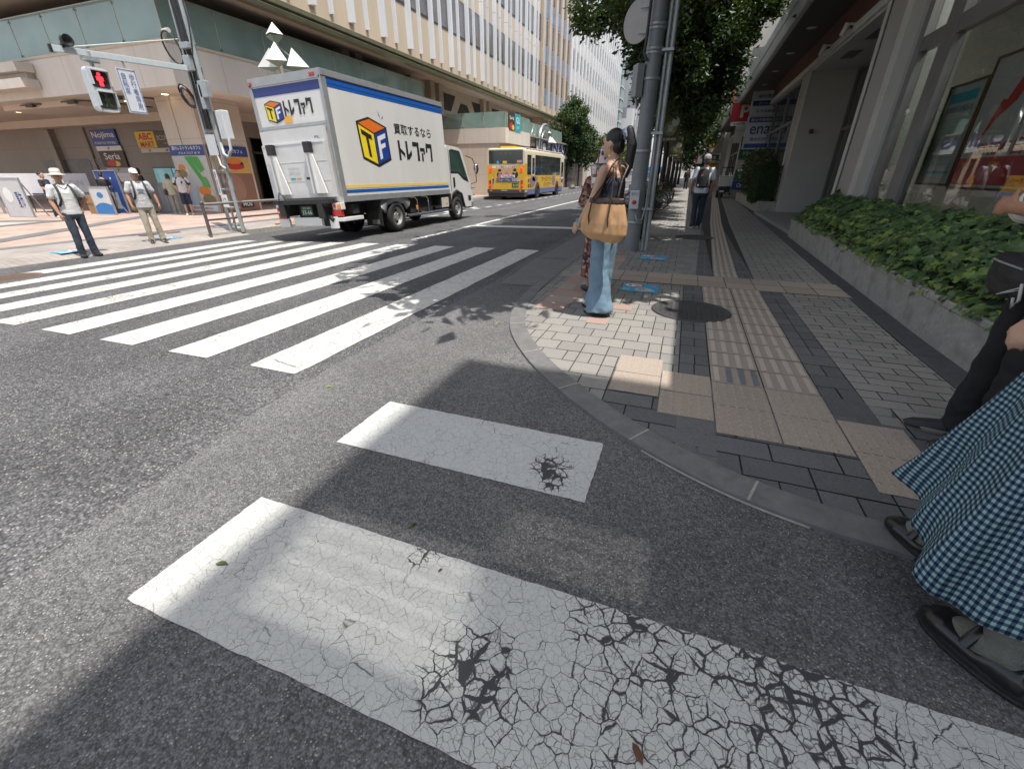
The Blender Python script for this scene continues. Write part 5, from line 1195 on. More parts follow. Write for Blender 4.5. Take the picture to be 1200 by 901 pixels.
l = MB(); l.text('回 送 车', (0, -.016, 2.6), X_, UZ, .8, .13, 0, 0); l.face((.75, -.015, 2.1), (1.05, -.015, 2.1), (1.05, -.015, 2.24), (.75, -.015, 2.24), mi=1); l.face((-.6, -.015, 2.06), (-.45, -.015, 2.06), (-.45, -.015, 2.2), (-.6, -.015, 2.2), mi=2); l.face((-.2, -.015, 2.06), (.08, -.015, 2.06), (.08, -.015, 2.2), (-.2, -.015, 2.2), mi=3); l.build('window_stickers', [P_('dimtext', (.12, .14, .14)), pink, skyb, yellow], body, world=False)
ad = MB(); ad.bx(-.82, .78, -.02, -.014, 1.08, 1.98, 0); adp = ad.build('advert', P_('ad_ground', (.66, .38, .06)), body, world=False)
l = MB(); f = lambda i: -.022 - .0015 * i
def rq(x0, x1, z0, z1, mi, i): l.face((x0, f(i), z0), (x1, f(i), z0), (x1, f(i), z1), (x0, f(i), z1), mi=mi)
def el(x, z, rx, rz, mi, i): l.face(*[(x + rx * cos(a * pi / 8), f(i), z + rz * sin(a * pi / 8)) for a in range(16)], mi=mi)
rq(-.9, .68, 1.80, 1.95, 1, 0); el(-.42, 1.45, .17, .18, 2, 1); el(.05, 1.55, .34, .24, 3, 1); el(.62, 1.45, .2, .2, 2, 1); el(-.4, 1.62, .1, .12, 3, 2); el(-.4, 1.68, .11, .08, 2, 3); el(.6, 1.64, .1, .12, 3, 2); el(.6, 1.70, .11, .08, 2, 3); el(.05, 1.52, .12, .09, 4, 3); el(-.38, 1.38, .12, .12, 4, 3)
rq(-.3, .62, 1.28, 1.44, 1, 4); rq(-.62, .92, 1.05, 1.24, 5, 4); rq(.42, .92, 1.08, 1.22, 1, 5)
l.text('テレビ番組 みんなの', (-.15, f(3), 1.875), X_, UZ, 1.0, .11, 2, .006); l.text('話題', (.52, f(3), 1.875), X_, UZ, .26, .12, 5, .006)
l.text('YouTube', (.16, f(7), 1.36), X_, UZ, .78, .13, 2, .01); l.text('マスタープラン', (-.12, f(7), 1.145), X_, UZ, .92, .13, 1, .01); l.text('配信中', (.67, f(8), 1.15), X_, UZ, .44, .11, 5, .01)
l.build('advert_print', [yellow, white, black, P_('skin', (.55, .34, .25)), P_('ad_pink', (.6, .2, .22)), navy], adp, world=False)
mb = MB(); mb.bx(.42, .84, -.025, -.012, .74, .98); nb = mb.build('number_plate', P_('plate_green', (0, 0, 0)), body, world=False); l = MB(); l.text('·8 33', (.63, -.03, .85), X_, UZ, .34, .14, 0, .01); l.build('lettering', P_('plate_text', (0, 0, 0)), nb, world=False)
mb = MB()
for s in (-1, 1): mb.bx(s * 1.02 - .09, s * 1.02 + .09, -.03, -.012, 1.60, 1.80); mb.bx(s * 1.06 - .07, s * 1.06 + .07, -.03, -.012, .72, 1.14, 1); mb.bx(s * 1.06 - .055, s * 1.06 + .055, -.034, -.03, .78, .92); mb.bx(s * .98 - .05, s * .98 + .05, -.07, -.06, .5, .58)
mb.build('tail_lamp', [M('lamp_red_lit', (.7, .03, .02), .3, .1, 9, emit=.6), m_rlamp], body, world=False, bevel=.01)
mb = MB(); mb.bx(-.92, -.8, -.02, -.012, .82, 1.28); mb.bx(-.9, -.82, -.024, -.02, .86, 1.24, 1); mb.bx(-.3, .1, -.07, -.06, .54, .58, 2); mb.build('vent', [white, black, cream_p], body, world=False)
mb = MB(); X0 = BW + .004
for y0, y1, z0, z1 in ((.5, 1.28, 1.45, 2.55), (1.5, 1.95, 1.5, 2.4), (2.05, 3.5, 1.42, 2.58), (3.55, 5.2, 1.42, 2.58), (5.25, 6.9, 1.42, 2.58), (6.95, 8.4, 1.42, 2.58), (8.75, 9.35, .9, 2.3)): mb.bx(BW, BW + .012, y0, y1, z0, z1); mb.bx(-BW - .012, -BW, y0, y1, z0, z1)
mb.build('side_window', m_bgl, body, world=False)
mb = MB()
for y in (2.75, 4.4, 6.05, 7.7): mb.bx(BW + .012, BW + .018, y - .025, y + .025, 1.42, 2.58)
mb.bx(BW + .012, BW + .018, 2.05, 8.4, 2.16, 2.19); mb.bx(BW, BW + .016, 1.36, 1.46, 1.42, 2.62, 1); mb.bx(BW, BW + .016, 2.0, 2.06, 1.42, 2.62, 1); mb.build('window_bars', [m_blk, m_bc], body, world=False)
mb = MB()
for i in range(14): mb.bx(BW - .12, BW - .03, .4 + i * .62, .4 + i * .62 + .5, 2.86, 2.93)
mb.bx(-.6, .4, .6, 2.4, 2.9, 3.02, 1); mb.bx(-.5, .5, 6.2, 8.2, 2.9, 3.05, 2); mb.build('roof_units', [m_bc, m_by, M('roof_blue', (.4, .5, .56), .5, .1)], body, world=False, bevel=.03)
l = MB(); l.bx(BW + .008, BW + .012, 3.2, 6.9, .68, 1.38, 0); 
l.text('オールナイト', (BW + .016, 4.8, 1.18), UY, UZ, 2.4, .32, 1, .012); l.text('バスツアー', (BW + .016, 5.0, .84), UY, UZ, 2.0, .26, 1, .012)
for (y, z, ry, rz, mi) in ((1.6, 1.05, .55, .34, 2), (2.1, 1.2, .6, .16, 2), (6.6, 1.05, .45, .33, 2), (8.6, 1.0, .28, .4, 3)): l.face(*[(BW + .014, y + ry * cos(a * pi / 10), z + rz * sin(a * pi / 10)) for a in range(20)], mi=mi)
l.build('side_advert', [M('ad_gold', (.60, .37, .05), .5), black, P_('ad_purple', (.22, .19, .24)), P_('ad_peach', (.55, .3, .2))], body, world=False)
mb = MB()
for y in (.62, 1.0): mb.bx(BW + .008, BW + .012, y - .02 + .05, y + .3, .7, .92); mb.bx(BW + .008, BW + .012, y + .03, y + .3, 1.0, 1.22)
mb.build('side_vent', M('vent_brown', (.12, .08, .03), .6, .2), body, world=False)
for y in (2.65, 7.6):
    for s in (-1, 1):
        mb = MB(); mb.lathe([(.55, -.02), (.55, .013), (0, .013)], (BW * s, y, .48), 24, M=Matrix.Rotation(radians(90 * s), 3, 'Y')); mb.build('wheel_arch', m_chass, body, world=False)
        wheel(bus, (BW - .10) * s, y, .43, .28, s)
mb = MB(); mb.tube([(BW - .1, BL - .1, 2.4), (BW + .3, BL + .25, 2.35), (BW + .32, BL + .28, 2.0)], .025, 6); mb.bx(BW + .22, BW + .42, BL + .2, BL + .3, 1.55, 2.0); mb.build('wing_mirror', m_blk, bus, world=False)
# ================================================================== street furniture
m_galv = M('galvanised', (.36, .39, .40), .45, .15, 8, metal=.35, stain=.2)
m_pole = M('pole_grey_paint', (.20, .215, .225), .5, .12, 6, stain=.25, bump=.15)
m_brownm = M('brown_rail', (.10, .085, .08), .45, .2, 9)
# steel lattice pole with its cables
px, py = -11.42, 9.0
t = thing('lattice_pole', 'galvanised steel lattice pole carrying cables at the far end of the crossing', 'utility pole', (px, py, -.12))
for s in (-1, 1):
    mb = MB()
    for z0, z1 in ((-.12, 8.6),):
        a = .25 - .0; x0 = px + s * .22; x1 = px + s * .10
        mb.tube([(x0, py - .05, z0), (x1, py - .05, z1)], .055, 4, smooth=False); mb.tube([(x0 - s * .07, py + .05, z0), (x1 - s * .05, py + .05, z1)], .035, 4, smooth=False)
    mb.build('leg', m_galv, t)
for i in range(19):
    z = .05 + i * .44; k = z / 8.6; w_ = .22 - .12 * k
    mb = MB(); mb.tube([(px - w_, py - .04, z), (px + w_, py - .04, z + .0)], .03, 4, smooth=False); mb.tube([(px - w_, py + .03, z), (px + w_, py + .03, z + .44)], .016, 4, smooth=False); mb.build('rung', m_galv, t)
mb = MB()
for i, (dx, dy, r) in enumerate(((-.02, -.09, .028), (.04, -.1, .02), (.08, -.08, .024), (-.07, -.09, .018), (.0, .06, .03), (-.1, -.1, .02), (.11, -.1, .016))):
    mb.tube([(px + dx + .015 * sin(z * 2.1 + i), py + dy, z) for z in [2.3 + .4 * k for k in range(16)]], r * .7, 6)
for (cx, cz, r) in ((-.42, 3.95, .26), (-.38, 3.0, .2), (-.36, 2.98, .15)):
    mb.tube([(px + cx + r * cos(a) * .9, py - .12 - .1 * sin(a), cz + r * sin(a) * 1.15) for a in [2 * pi * k / 16 for k in range(17)]], .02, 6)
mb.tube([(px + .1, py, 6.5), (px + .3, py - .1, 4.4), (px + .12, py - .1, 3.6)], .014, 5)
mb.build('cable', M('cable_black', (.03, .032, .035), .6, .2, 9), t)
mb = MB(); mb.tube([(px - .62, py - .12, 4.1), (px - .55, py - .12, 4.28), (px - .38, py - .12, 4.28)], .05, 8); mb.tube([(px - .56, py - .12, 3.05), (px - .5, py - .12, 3.18), (px - .38, py - .12, 3.2)], .045, 8); mb.build('cable_sleeve', M('sleeve_white', (.55, .53, .48), .5, .1), t)
for (z, w_, h_, dx, m) in ((3.62, .2, .3, .02, m_galv), (3.95, .26, .12, .06, m_galv), (3.1, .24, .34, .3, m_galv), (2.95, .12, .5, .2, m_galv)):
    mb = MB(); mb.box((px + dx, py - .14, z), (w_, .14, h_)); mb.build('junction_box', m, t, bevel=.015)
for i, dx in enumerate((.34, .44, .54)):
    mb = MB(); mb.box((px + dx, py + .05 - .02 * i, 2.38), (.085, .2, .62)); mb.build('transformer_box', M('box_pale', (.55, .58, .60), .4, .1, 4), t, bevel=.02)
mb = MB(); mb.tube([(px + .3, py - .1, 2.0), (px + .34, py - .12, 1.75), (px + .48, py - .12, 1.68), (px + .58, py - .08, 1.85), (px + .56, py - .05, 2.1)], .035, 8); mb.tube([(px + .1, py - .12, 1.8), (px + .16, py - .14, 1.5), (px + .3, py - .14, 1.42)], .025, 8); mb.build('conduit', M('conduit_pale', (.5, .5, .5), .4), t)
mb = MB(); mb.box((px + .02, py - .13, 1.95), (.3, .02, .46)); mb.build('name_plate', M('box_pale', (0, 0, 0)), t)
mb = MB(); mb.box((px - .02, py - .15, .66), (.2, .012, .3)); mb.text('12', (px - .02, py - .158, .66), X_, UZ, .11, .14, 1, .01); mb.build('number_plate', [white, navy], t)
mb = MB(); mb.box((px - .12, py - .15, 1.1), (.09, .012, .6)); mb.text('駅\n前\n通', (px - .12, py - .158, 1.1), X_, UZ, .06, .5, 1, .01); mb.build('street_plate', [white, blue], t)
# signal arm, pedestrian signal, hanging sign, horn
A0, A1 = V((px - .02, py - .15, 3.52)), V((-12.05, 6.55, 3.5)); ad_ = (A1 - A0).normalized(); an_ = V((0, 0, 1)).cross(ad_)
t = thing('signal_arm', 'long pale grey square signal arm reaching out from the lattice pole', 'signal arm', A0)
Rm = Matrix((ad_, an_, V((0, 0, 1)))).transposed()
mb = MB(); mb.box((A0 + A1) / 2, ((A1 - A0).length, .07, .11), M=Rm); mb.box(A1 + ad_ * .02, (.05, .09, .13), 1, M=Rm); mb.build('beam', [M('arm_grey', (.45, .50, .52), .4, .1, 6), m_blk], t, bevel=.008)
mb = MB(); mb.tube([V((px - .2, py - .1, 4.1)), A1 - ad_ * .35 + V((0, 0, .08))], .012, 5); mb.build('stay_wire', M('wire_pale', (.55, .57, .5), .5), t)
hp_ = A1 - ad_ * .22 + V((0, 0, .13)); Rh = Matrix.Rotation(radians(90), 3, 'Y')
mb = MB(); mb.lathe([(.04, -.1), (.09, .0), (.105, .1), (.09, .1), (.02, .02), (0, .02)], hp_ + V((.05, 0, .02)), 18, 0, M=Rh); mb.box(hp_ - V((0, 0, .06)), (.06, .12, .08), 0); mb.build('horn_speaker', m_blk, t)
S0 = V((-11.83, 7.08, 2.88))
t = thing('pedestrian_signal', 'pedestrian signal showing a red standing figure hanging from the signal arm', 'traffic signal', S0)
mb = MB()
def rrect(w_, h_, r, n=5):
    return [(sx * (w_ / 2 - r) + r * cos(radians(a0 + 90 * i / n)), sy * (h_ / 2 - r) + r * sin(radians(a0 + 90 * i / n))) for sx, sy, a0 in ((1, 1, 0), (-1, 1, 90), (-1, -1, 180), (1, -1, 270)) for i in range(n + 1)]
UYs = V((0, 1, 0)); yaw = radians(-8)
UYs = V((sin(-yaw) * 0, 1, 0))
mb.prism(rrect(.42, .78, .08), S0 - V((.16, 0, 0)), UYs, UZ, .16, 0)
mb.build('housing', M('signal_grey', (.50, .54, .56), .4, .08, 5), t, bevel=.02)
for dz, lit in ((.18, 1), (-.19, 0)):
    mb = MB(); mb.prism(rrect(.31, .29, .04), S0 + V((.002, 0, dz)), UYs, UZ, .006, 0); mb.build('lens', M('lens_dark', (.035, .03, .028), .25, .3, 9) if lit else M('lens_off', (.03, .035, .025), .25, .4, 9), t)
    mb = MB(); mb.bx(S0.x, S0.x + .08, S0.y - .17, S0.y + .17, S0.z + dz + .15, S0.z + dz + .165); mb.bx(S0.x, S0.x + .08, S0.y - .175, S0.y - .16, S0.z + dz - .1, S0.z + dz + .15); mb.bx(S0.x, S0.x + .08, S0.y + .16, S0.y + .175, S0.z + dz - .1, S0.z + dz + .15); mb.build('visor', M('signal_grey', (0, 0, 0)), t)
    mb = MB(); o = S0 + V((.012, 0, dz))
    def fig(pts): mb.face(*[o + UYs * p[0] + UZ * p[1] for p in pts])
    fig([(.032 * cos(a * pi / 6), .092 + .03 * sin(a * pi / 6)) for a in range(12)])
    if lit: fig([(-.06, .055), (-.065, -.02), (-.04, -.02), (-.035, .02), (-.035, -.115), (-.005, -.115), (0, -.03), (.005, -.115), (.035, -.115), (.035, .02), (.04, -.02), (.065, -.02), (.06, .055)])
    else: fig([(-.03, .055), (-.06, -.02), (-.02, .0), (-.06, -.11), (-.03, -.11), (0, -.03), (.05, -.11), (.07, -.1), (.02, .0), (.06, -.01), (.03, .055)])
    mb.build('figure', M('signal_red_lit', (.95, .02, .03), .4, .02, emit=2.2) if lit else M('figure_off', (.07, .08, .05), .5), t)
mb = MB(); mb.tube([S0 + V((-.08, 0, .39)), S0 + V((-.08, 0, .5))], .035, 8); mb.box(S0 + V((-.08, 0, .53)), (.2, .24, .07)); mb.tube([S0 + V((-.08, 0, .55)), S0 + V((-.08, 0, .66))], .05, 8)
mb.tube([S0 + V((-.08, .16, .5)), S0 + V((-.08, .0, .48)), S0 + V((-.08, -.14, .5))], .02, 6); mb.build('bracket', m_galv, t)
B0 = V((-11.75, 7.6, 2.92))
t = board('hanging_plate', 'white plate with blue Japanese writing hanging beside the red pedestrian signal', 'sign', tuple(B0), (0, 1, 0), .37, .82, P_('plate_white', (.62, .65, .68)), [('t', '歩\n行\n者\n専\n用', .075, .0, .105, .66, blue, .0), ('t', '自\n転\n車', -.085, .135, .105, .39, blue, .0), ('r', 0, .385, .35, .012, blue), ('r', 0, -.385, .35, .012, blue), ('r', -.168, 0, .012, .78, blue), ('r', .168, 0, .012, .78, blue)], thick=.02)
mb = MB(); mb.tube([B0 + V((-.02, .02, .4)), B0 + V((-.02, .0, .55))], .02, 6); mb.build('hanger', m_galv, t)
# guard rail by the lattice pole
t = thing('guard_rail', 'brown pipe guard rail along the far kerb behind the lattice pole', 'railing', (-10.98, 8.1, -.12))
mb = MB(); mb.tube([(-11.25, 8.05, .62), (-11.25, 10.6, .62), (-11.25, 24, .62)], .033, 8); mb.build('rail', M('rail_pale', (.22, .21, .2), .4, .1), t)
mb = MB(); mb.tube([(-11.25, 8.05, .25), (-11.25, 24, .25)], .024, 8); mb.build('rail', m_brownm, t)
for y in (8.05, 10.55, 13.1, 15.6, 18.1, 20.6, 23.2):
    mb = MB(); mb.tube([(-11.25, y, -.12), (-11.25, y, .64)], .04, 10); mb.ell((-11.25, y, .65), .05, 10, 6); mb.build('post', m_brownm, t)
# street lamps with sail shaped shades
m_sail = M('sail_white', (.66, .67, .66), .4, .05, 3); m_sailg = M('sail_green', (.20, .27, .19), .4, .15, 4); m_lp = M('lamp_pole', (.33, .31, .25), .4, .15, 5)
def sail_lamp(x, y, z0, zt, label):
    t = thing('street_lamp', label, 'street lamp', (x, y, z0), group='street lamps with white sail shades')
    mb = MB(); mb.tube([(x, y, z0), (x, y, zt - .25)], [.09, .06], 10); mb.lathe([(.14, z0), (.14, z0 + .5), (.09, z0 + .55)], (x, y, 0), 12); mb.build('pole', m_lp, t)
    mb = MB(); mb.add([(x + .26 * cos(a), y + .26 * sin(a), zt - .30) for a in (.4, 1.97, 3.54, 5.11)] + [(x, y, zt), (x, y, zt - .5)], [(0, 1, 4), (1, 2, 4), (2, 3, 4), (3, 0, 4)], 0); mb.add([(x + .26 * cos(a), y + .26 * sin(a), zt - .345) for a in (.4, 1.97, 3.54, 5.11)] + [(x, y, zt - .55)], [(1, 0, 4), (2, 1, 4), (3, 2, 4), (0, 3, 4)], 1); mb.build('top_shade', [m_sail, m_sailg], t)
    for a in (-.9, 1.0, 2.9):
        c = V((x + cos(a) * .42, y + sin(a) * .42, zt - 1.06)); d = V((cos(a), sin(a), 0)); p = V((-sin(a), cos(a), 0))
        mb = MB(); A, B, Cc, D = c - d * .26 - p * .1, c + d * .36 - p * .29, c + d * .36 + p * .29, c + d * .0 + V((0, 0, .5))
        mb.add([A, B, Cc, D], [(0, 3, 1), (1, 3, 2), (2, 3, 0)], 0); mb.add([q - V((0, 0, .008)) for q in (A, B, Cc)] + [c - V((0, 0, .12))], [(0, 1, 3), (1, 2, 3), (2, 0, 3)], 1); mb.build('shade', [m_sail, m_sailg], t)
        mb = MB(); mb.tube([(x, y, zt - .55), c + V((0, 0, .2))], .02, 5); mb.tube([(x, y, zt - 1.5), c - V((0, 0, .1))], .02, 5); mb.build('bracket', m_lp, t)
sail_lamp(-12.35, 12.6, -.1, 5.35, 'street lamp with white sail shades rising behind the white truck')
sail_lamp(-12.6, 43.0, -.1, 4.9, 'street lamp with white sail shades beside the tree beyond the bus')
# grey pole on the near corner
PXc, PYc = -.815, 8.45
t = thing('sign_pole', 'thick grey steel pole with conduits on the near pavement behind the woman with the bag', 'utility pole', (PXc, PYc, .03))
mb = MB(); mb.tube([(PXc, PYc, .0), (PXc, PYc, 7)], [.135, .105], 24); mb.build('pole', m_pole, t)
mb = MB()
for z, r in ((.5, .14), (1.62, .136), (2.62, .132), (2.95, .131), (3.0, .133), (3.25, .13), (3.3, .131)): mb.lathe([(r, z), (r + .006, z + .005), (r + .006, z + .04), (r, z + .045)], (PXc, PYc, 0), 24, caps=False)
mb.build('band', m_galv, t)
mb = MB(); mb.tube([(PXc + .19, PYc + .02, .03), (PXc + .16, PYc + .02, 6.9)], .028, 10); mb.tube([(PXc + .26, PYc + .05, .03), (PXc + .235, PYc + .05, 6.9)], .038, 10)
for z in (.75, 1.9, 3.0): mb.box((PXc + .14, PYc - .02, z), (.3, .1, .035))
mb.tube([(PXc + .02, PYc - .16, .66), (PXc + .06, PYc - .17, .56), (PXc + .14, PYc - .15, .58), (PXc + .17, PYc - .08, .8), (PXc + .17, PYc, 1.3)], .012, 6)
mb.build('conduit', m_galv, t)
mb = MB(); mb.tube([(PXc - .1, PYc - .1, 6.8), (PXc - .12, PYc - .14, 3.2), (PXc - .13, PYc - .15, 2.95), (PXc - .08, PYc - .12, 2.86)], .022, 8); mb.build('cable', M('cable_black', (0, 0, 0)), t)
mb = MB(); mb.box((PXc - .2, PYc - .06, 2.62), (.12, .2, .44), M=Matrix.Rotation(.5, 3, 'Z')); mb.tube([(PXc - .2, PYc - .05, 2.42), (PXc - .17, PYc - .06, 2.25)], .02, 6); mb.build('control_box', M('box_grey', (.26, .275, .28), .45, .1, 4), t, bevel=.03)
t2 = thing('round_sign', 'round road sign seen from behind on the grey pole', 'road sign', (PXc - .27, PYc - .05, 3.42))
Rv = Matrix.Rotation(radians(-32), 3, 'Z') @ Matrix.Rotation(radians(90), 3, 'X')
mb = MB(); mb.lathe([(0, -.004), (.275, -.004), (.285, .0), (.285, .012), (.27, .014), (0, .014)], (PXc - .30, PYc + .12, 3.42), 36, M=Rv); mb.build('disc', M('sign_back', (.33, .32, .31), .5, .1, 4, stain=.2), t2)
mb = MB(); mb.box((PXc - .16, PYc - .02, 3.56), (.22, .05, .05)); mb.box((PXc - .16, PYc - .02, 3.25), (.22, .05, .05)); mb.build('bracket', m_galv, t2)
t2 = thing('push_button_box', 'small white push button box with a red button on the grey pole', 'button box', (PXc - .02, PYc - .16, .92))
mb = MB(); mb.box((PXc - .02, PYc - .17, .90), (.155, .09, .30)); mb.build('housing', M('housing_white', (.52, .55, .57), .4, .1), t2, bevel=.012)
mb = MB(); mb.face((PXc - .085, PYc - .2165, .955), (PXc + .045, PYc - .2165, .955), (PXc + .045, PYc - .2165, 1.03), (PXc - .085, PYc - .2165, 1.03), mi=0); mb.text('ボタン', (PXc - .02, PYc - .218, .99), X_, UZ, .11, .045, 1, .01); mb.build('label', [P_('pale', (.5, .52, .55)), navy], t2)
mb = MB(); mb.lathe([(.035, 0), (.035, .012), (.025, .02), (0, .022)], (PXc - .02, PYc - .215, .86), 16, M=Matrix.Rotation(radians(90), 3, 'X')); mb.build('button', red, t2)
# blue pavement stickers
def sticker(x0, x1, y0, y1, z, label):
    t = thing('pavement_sticker', label, 'sticker', ((x0 + x1) / 2, (y0 + y1) / 2, z)); mb = MB()
    F = lambda u, v_, k=0: (x0 + (x1 - x0) * u, y0 + (y1 - y0) * v_, z + .0009 * k)
    mb.face(F(0, 0), F(1, 0), F(1, 1), F(0, 1)); mb.build('sheet', P_('stickerblue', (.03, .36, .60), .6), t)
    mb = MB()
    def el(u, v_, a, b, mi, k): mb.face(*[F(u + a * cos(i * pi / 8), v_ + b * sin(i * pi / 8), k) for i in range(16)], mi=mi)
    el(.32, .74, .28, .22, 0, 1); el(.3, .73, .24, .17, 1, 2); el(.62, .3, .25, .22, 2, 1); el(.85, .78, .09, .14, 3, 1); el(.52, .3, .03, .05, 4, 2); el(.6, .34, .03, .05, 4, 2); el(.2, .74, .05, .06, 4, 3); el(.4, .72, .09, .05, 0, 3)
    mb.text('禁煙', F(.14, .25, 2), X_, (0, 1, 0), (x1 - x0) * .2, (y1 - y0) * .2, 1, .01); mb.text('区域', F(.86, .22, 2), X_, (0, 1, 0), (x1 - x0) * .14, (y1 - y0) * .16, 1, .01)
    mb.build('print', [red, white, P_('greywhite', (.45, .47, .5)), P_('mauve', (.32, .28, .42)), black], t)
sticker(-.58, -.15, 5.27, 5.72, SWZ + .006, 'blue no smoking sticker on the pavement nearest the feet of the woman')
sticker(-.58, -.15, 7.55, 8.02, SWZ + .007, 'blue no smoking sticker on the pavement farther off by the grey pole')
sticker(-11.75, -11.35, 5.0, 5.45, -.108, 'small blue sticker on the far pavement beside the man in jeans')
sticker(-11.95, -11.5, 7.05, 7.5, -.108, 'small blue sticker on the far pavement beside the man in beige trousers')
# banners on poles along the kerb, traffic furniture
def banner(x, y, z0, z1, w_, label, big=True):
    t = thing('banner', label, 'banner', (x, y, .03), group='banners hung from kerbside poles'); mb = MB(); mb.tube([(x - w_ / 2 - .08, y + .05, .03), (x - w_ / 2 - .08, y + .05, z1 + .5)], .05, 8); mb.tube([(x - w_ / 2 - .08, y, z1), (x + w_ / 2, y, z1)], .015, 5); mb.tube([(x - w_ / 2 - .08, y, z0), (x + w_ / 2, y, z0)], .015, 5); mb.build('pole', m_brownm, t)
    mb = MB(); n = 10
    for i in range(n): a, b = z0 + (z1 - z0) * i / n, z0 + (z1 - z0) * (i + 1) / n; mb.face((x - w_ / 2, y + .01 * sin(i), a), (x + w_ / 2, y + .02 * sin(i * .7), a), (x + w_ / 2, y + .02 * sin((i + 1) * .7), b), (x - w_ / 2, y + .01 * sin(i + 1), b))
    mb.build('cloth', M('banner_green', (.075, .085, .03), .8, .2, 4), t)
    mb = MB(); h_ = z1 - z0
    F = lambda u, v_, k: (x + (u - .5) * w_, y - .03 - .002 * k, z0 + v_ * h_)
    def el(u, v_, a, b, mi, k): mb.face(*[F(u + a * cos(i * pi / 8), v_ + b * sin(i * pi / 8), k) for i in range(16)], mi=mi)
    mb.face(F(0, 0, 0), F(1, 0, 0), F(1, .1, 0), F(0, .1, 0), mi=1); el(.5, .28, .34, .16, 0, 1); mb.text('SUMMER', F(.5, .05, 1), X_, UZ, w_ * .7, h_ * .05, 3, .01); el(.5, .72, .3, .12, 0, 1); el(.72, .42, .2, .1, 2, 2); mb.text('祭', F(.5, .72, 2), X_, UZ, w_ * .35, h_ * .14, 1, .01); mb.text('夏', F(.5, .28, 2), X_, UZ, w_ * .35, h_ * .14, 2, .01)
    mb.build('print', [P_('banner_olive', (.14, .15, .04)), brownp, grey, cream_p], t); return t
banner(-.78, 16.0, 2.2, 3.45, .55, 'nearest dark green banner hanging under the leaves')
banner(-1.05, 30.0, 2.2, 3.6, .75, 'second dark green banner farther up the kerb')
banner(-1.1, 40.0, 2.2, 3.6, .75, 'third dark green banner far up the kerb')
t = thing('round_shop_sign', 'round red sign with a dark green panel partly hidden in the leaves', 'sign', (-.8, 15.4, 3.6))
mb = MB(); mb.lathe([(.0, -.06), (.3, -.06), (.3, .06), (0, .06)], (-.8, 15.6, 3.92), 28, M=Matrix.Rotation(radians(90), 3, 'X')); mb.text('止', (-.75, 15.535, 3.95), X_, UZ, .22, .22, 1, .02); mb.face((-.62, 15.53, 3.7), (-.54, 15.53, 3.68), (-.5, 15.53, 3.95), (-.56, 15.53, 3.98), mi=1); mb.build('disc', [red, white], t)
mb = MB(); mb.bx(-1.1, -.42, 15.5, 15.58, 3.42, 3.62); mb.build('panel', P_('panelgreen', (.03, .07, .06)), t)
mb = MB(); mb.tube([(-1.12, 15.6, .03), (-1.12, 15.6, 4.2)], .045, 8); mb.build('pole', m_brownm, t)
t = thing('bollard', 'orange traffic bollard on the kerb among the planters', 'bollard', (-1.25, 24.0, .03))
mb = MB(); mb.lathe([(.16, .03), (.16, .07), (.06, .1), (.05, .75), (.06, .78), (.02, .84), (0, .84)], (-1.25, 24, 0), 14); mb.build('post', M('bollard_orange', (.62, .09, .02), .4, .1), t)
mb = MB(); mb.lathe([(.054, .5), (.056, .58)], (-1.25, 24, 0), 14, caps=False); mb.build('reflector', white, t)
# planters with clipped bushes, seats
def leafmass(mb, c, r, n, size, mats, sd, shell=.5, flat=.5, squash=None):
    q = random.Random(sd); c = V(c); r = V(r)
    for i in range(n):
        while True:
            p = V((q.uniform(-1, 1), q.uniform(-1, 1), q.uniform(-1, 1)))
            if shell < p.length <= 1 or (p.length <= 1 and q.random() < .12): break
        o = c + V((p.x * r.x, p.y * r.y, p.z * r.z)); leaf(mb, o, size * q.uniform(.6, 1.25), q, q.randrange(mats), p)
def leaf(mb, o, s, q, mi, out=None):
    d = V((q.gauss(0, 1), q.gauss(0, 1), q.gauss(0, .7)));
    if out is not None: d += out * .9
    d.normalize(); b = d.cross(V((q.gauss(0, 1), q.gauss(0, 1), q.gauss(0, 1))));
    if b.length < 1e-3: b = V((1, 0, 0))
    b.normalize(); n = d.cross(b) * s * .12
    mb.add([o, o + d * s * .5 + b * s * .26 + n, o + d * s, o + d * s * .5 - b * s * .26 + n], [(0, 1, 2, 3)], mi)
def leafmat(name, c, tr=.25):
    m = bpy.data.materials.new(name); m.use_nodes = True; nt = m.node_tree; L = nt.links.new; b = nt.nodes['Principled BSDF']
    g_ = NN(nt, 'ShaderNodeNewGeometry'); mr = NN(nt, 'ShaderNodeMapRange'); mr.inputs[3].default_value = .55; mr.inputs[4].default_value = 1.5; L(g_.outputs['Random Per Island'], mr.inputs[0])
    sc = NN(nt, 'ShaderNodeVectorMath', operation='SCALE'); sc.inputs[0].default_value = c; L(mr.outputs[0], sc.inputs['Scale']); L(sc.outputs[0], b.inputs['Base Color'])
    b.inputs['Roughness'].default_value = .45; b.inputs['Specular IOR Level'].default_value = .4
    t = NN(nt, 'ShaderNodeBsdfTranslucent'); t.inputs[0].default_value = (c[0] * 2.2, c[1] * 2.0, c[2] * .8, 1); mx = NN(nt, 'ShaderNodeMixShader'); mx.inputs[0].default_value = tr
    L(b.outputs[0], mx.inputs[1]); L(t.outputs[0], mx.inputs[2]); L(mx.outputs[0], nt.nodes['Material Output'].inputs[0]); _mats[name] = m; return m
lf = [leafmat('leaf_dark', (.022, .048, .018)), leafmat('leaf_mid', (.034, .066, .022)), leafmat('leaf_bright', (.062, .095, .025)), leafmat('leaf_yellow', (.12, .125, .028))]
liv = [leafmat('ivy_dark', (.042, .088, .032), .15), leafmat('ivy_mid', (.07, .13, .042), .15), leafmat('ivy_bright', (.15, .21, .05), .2)]
m_pot = M('pot_dark', (.045, .043, .042), .7, .2, 6); m_bark = M('bark', (.075, .062, .052), .9, .35, 14, bump=.8, bscale=30)
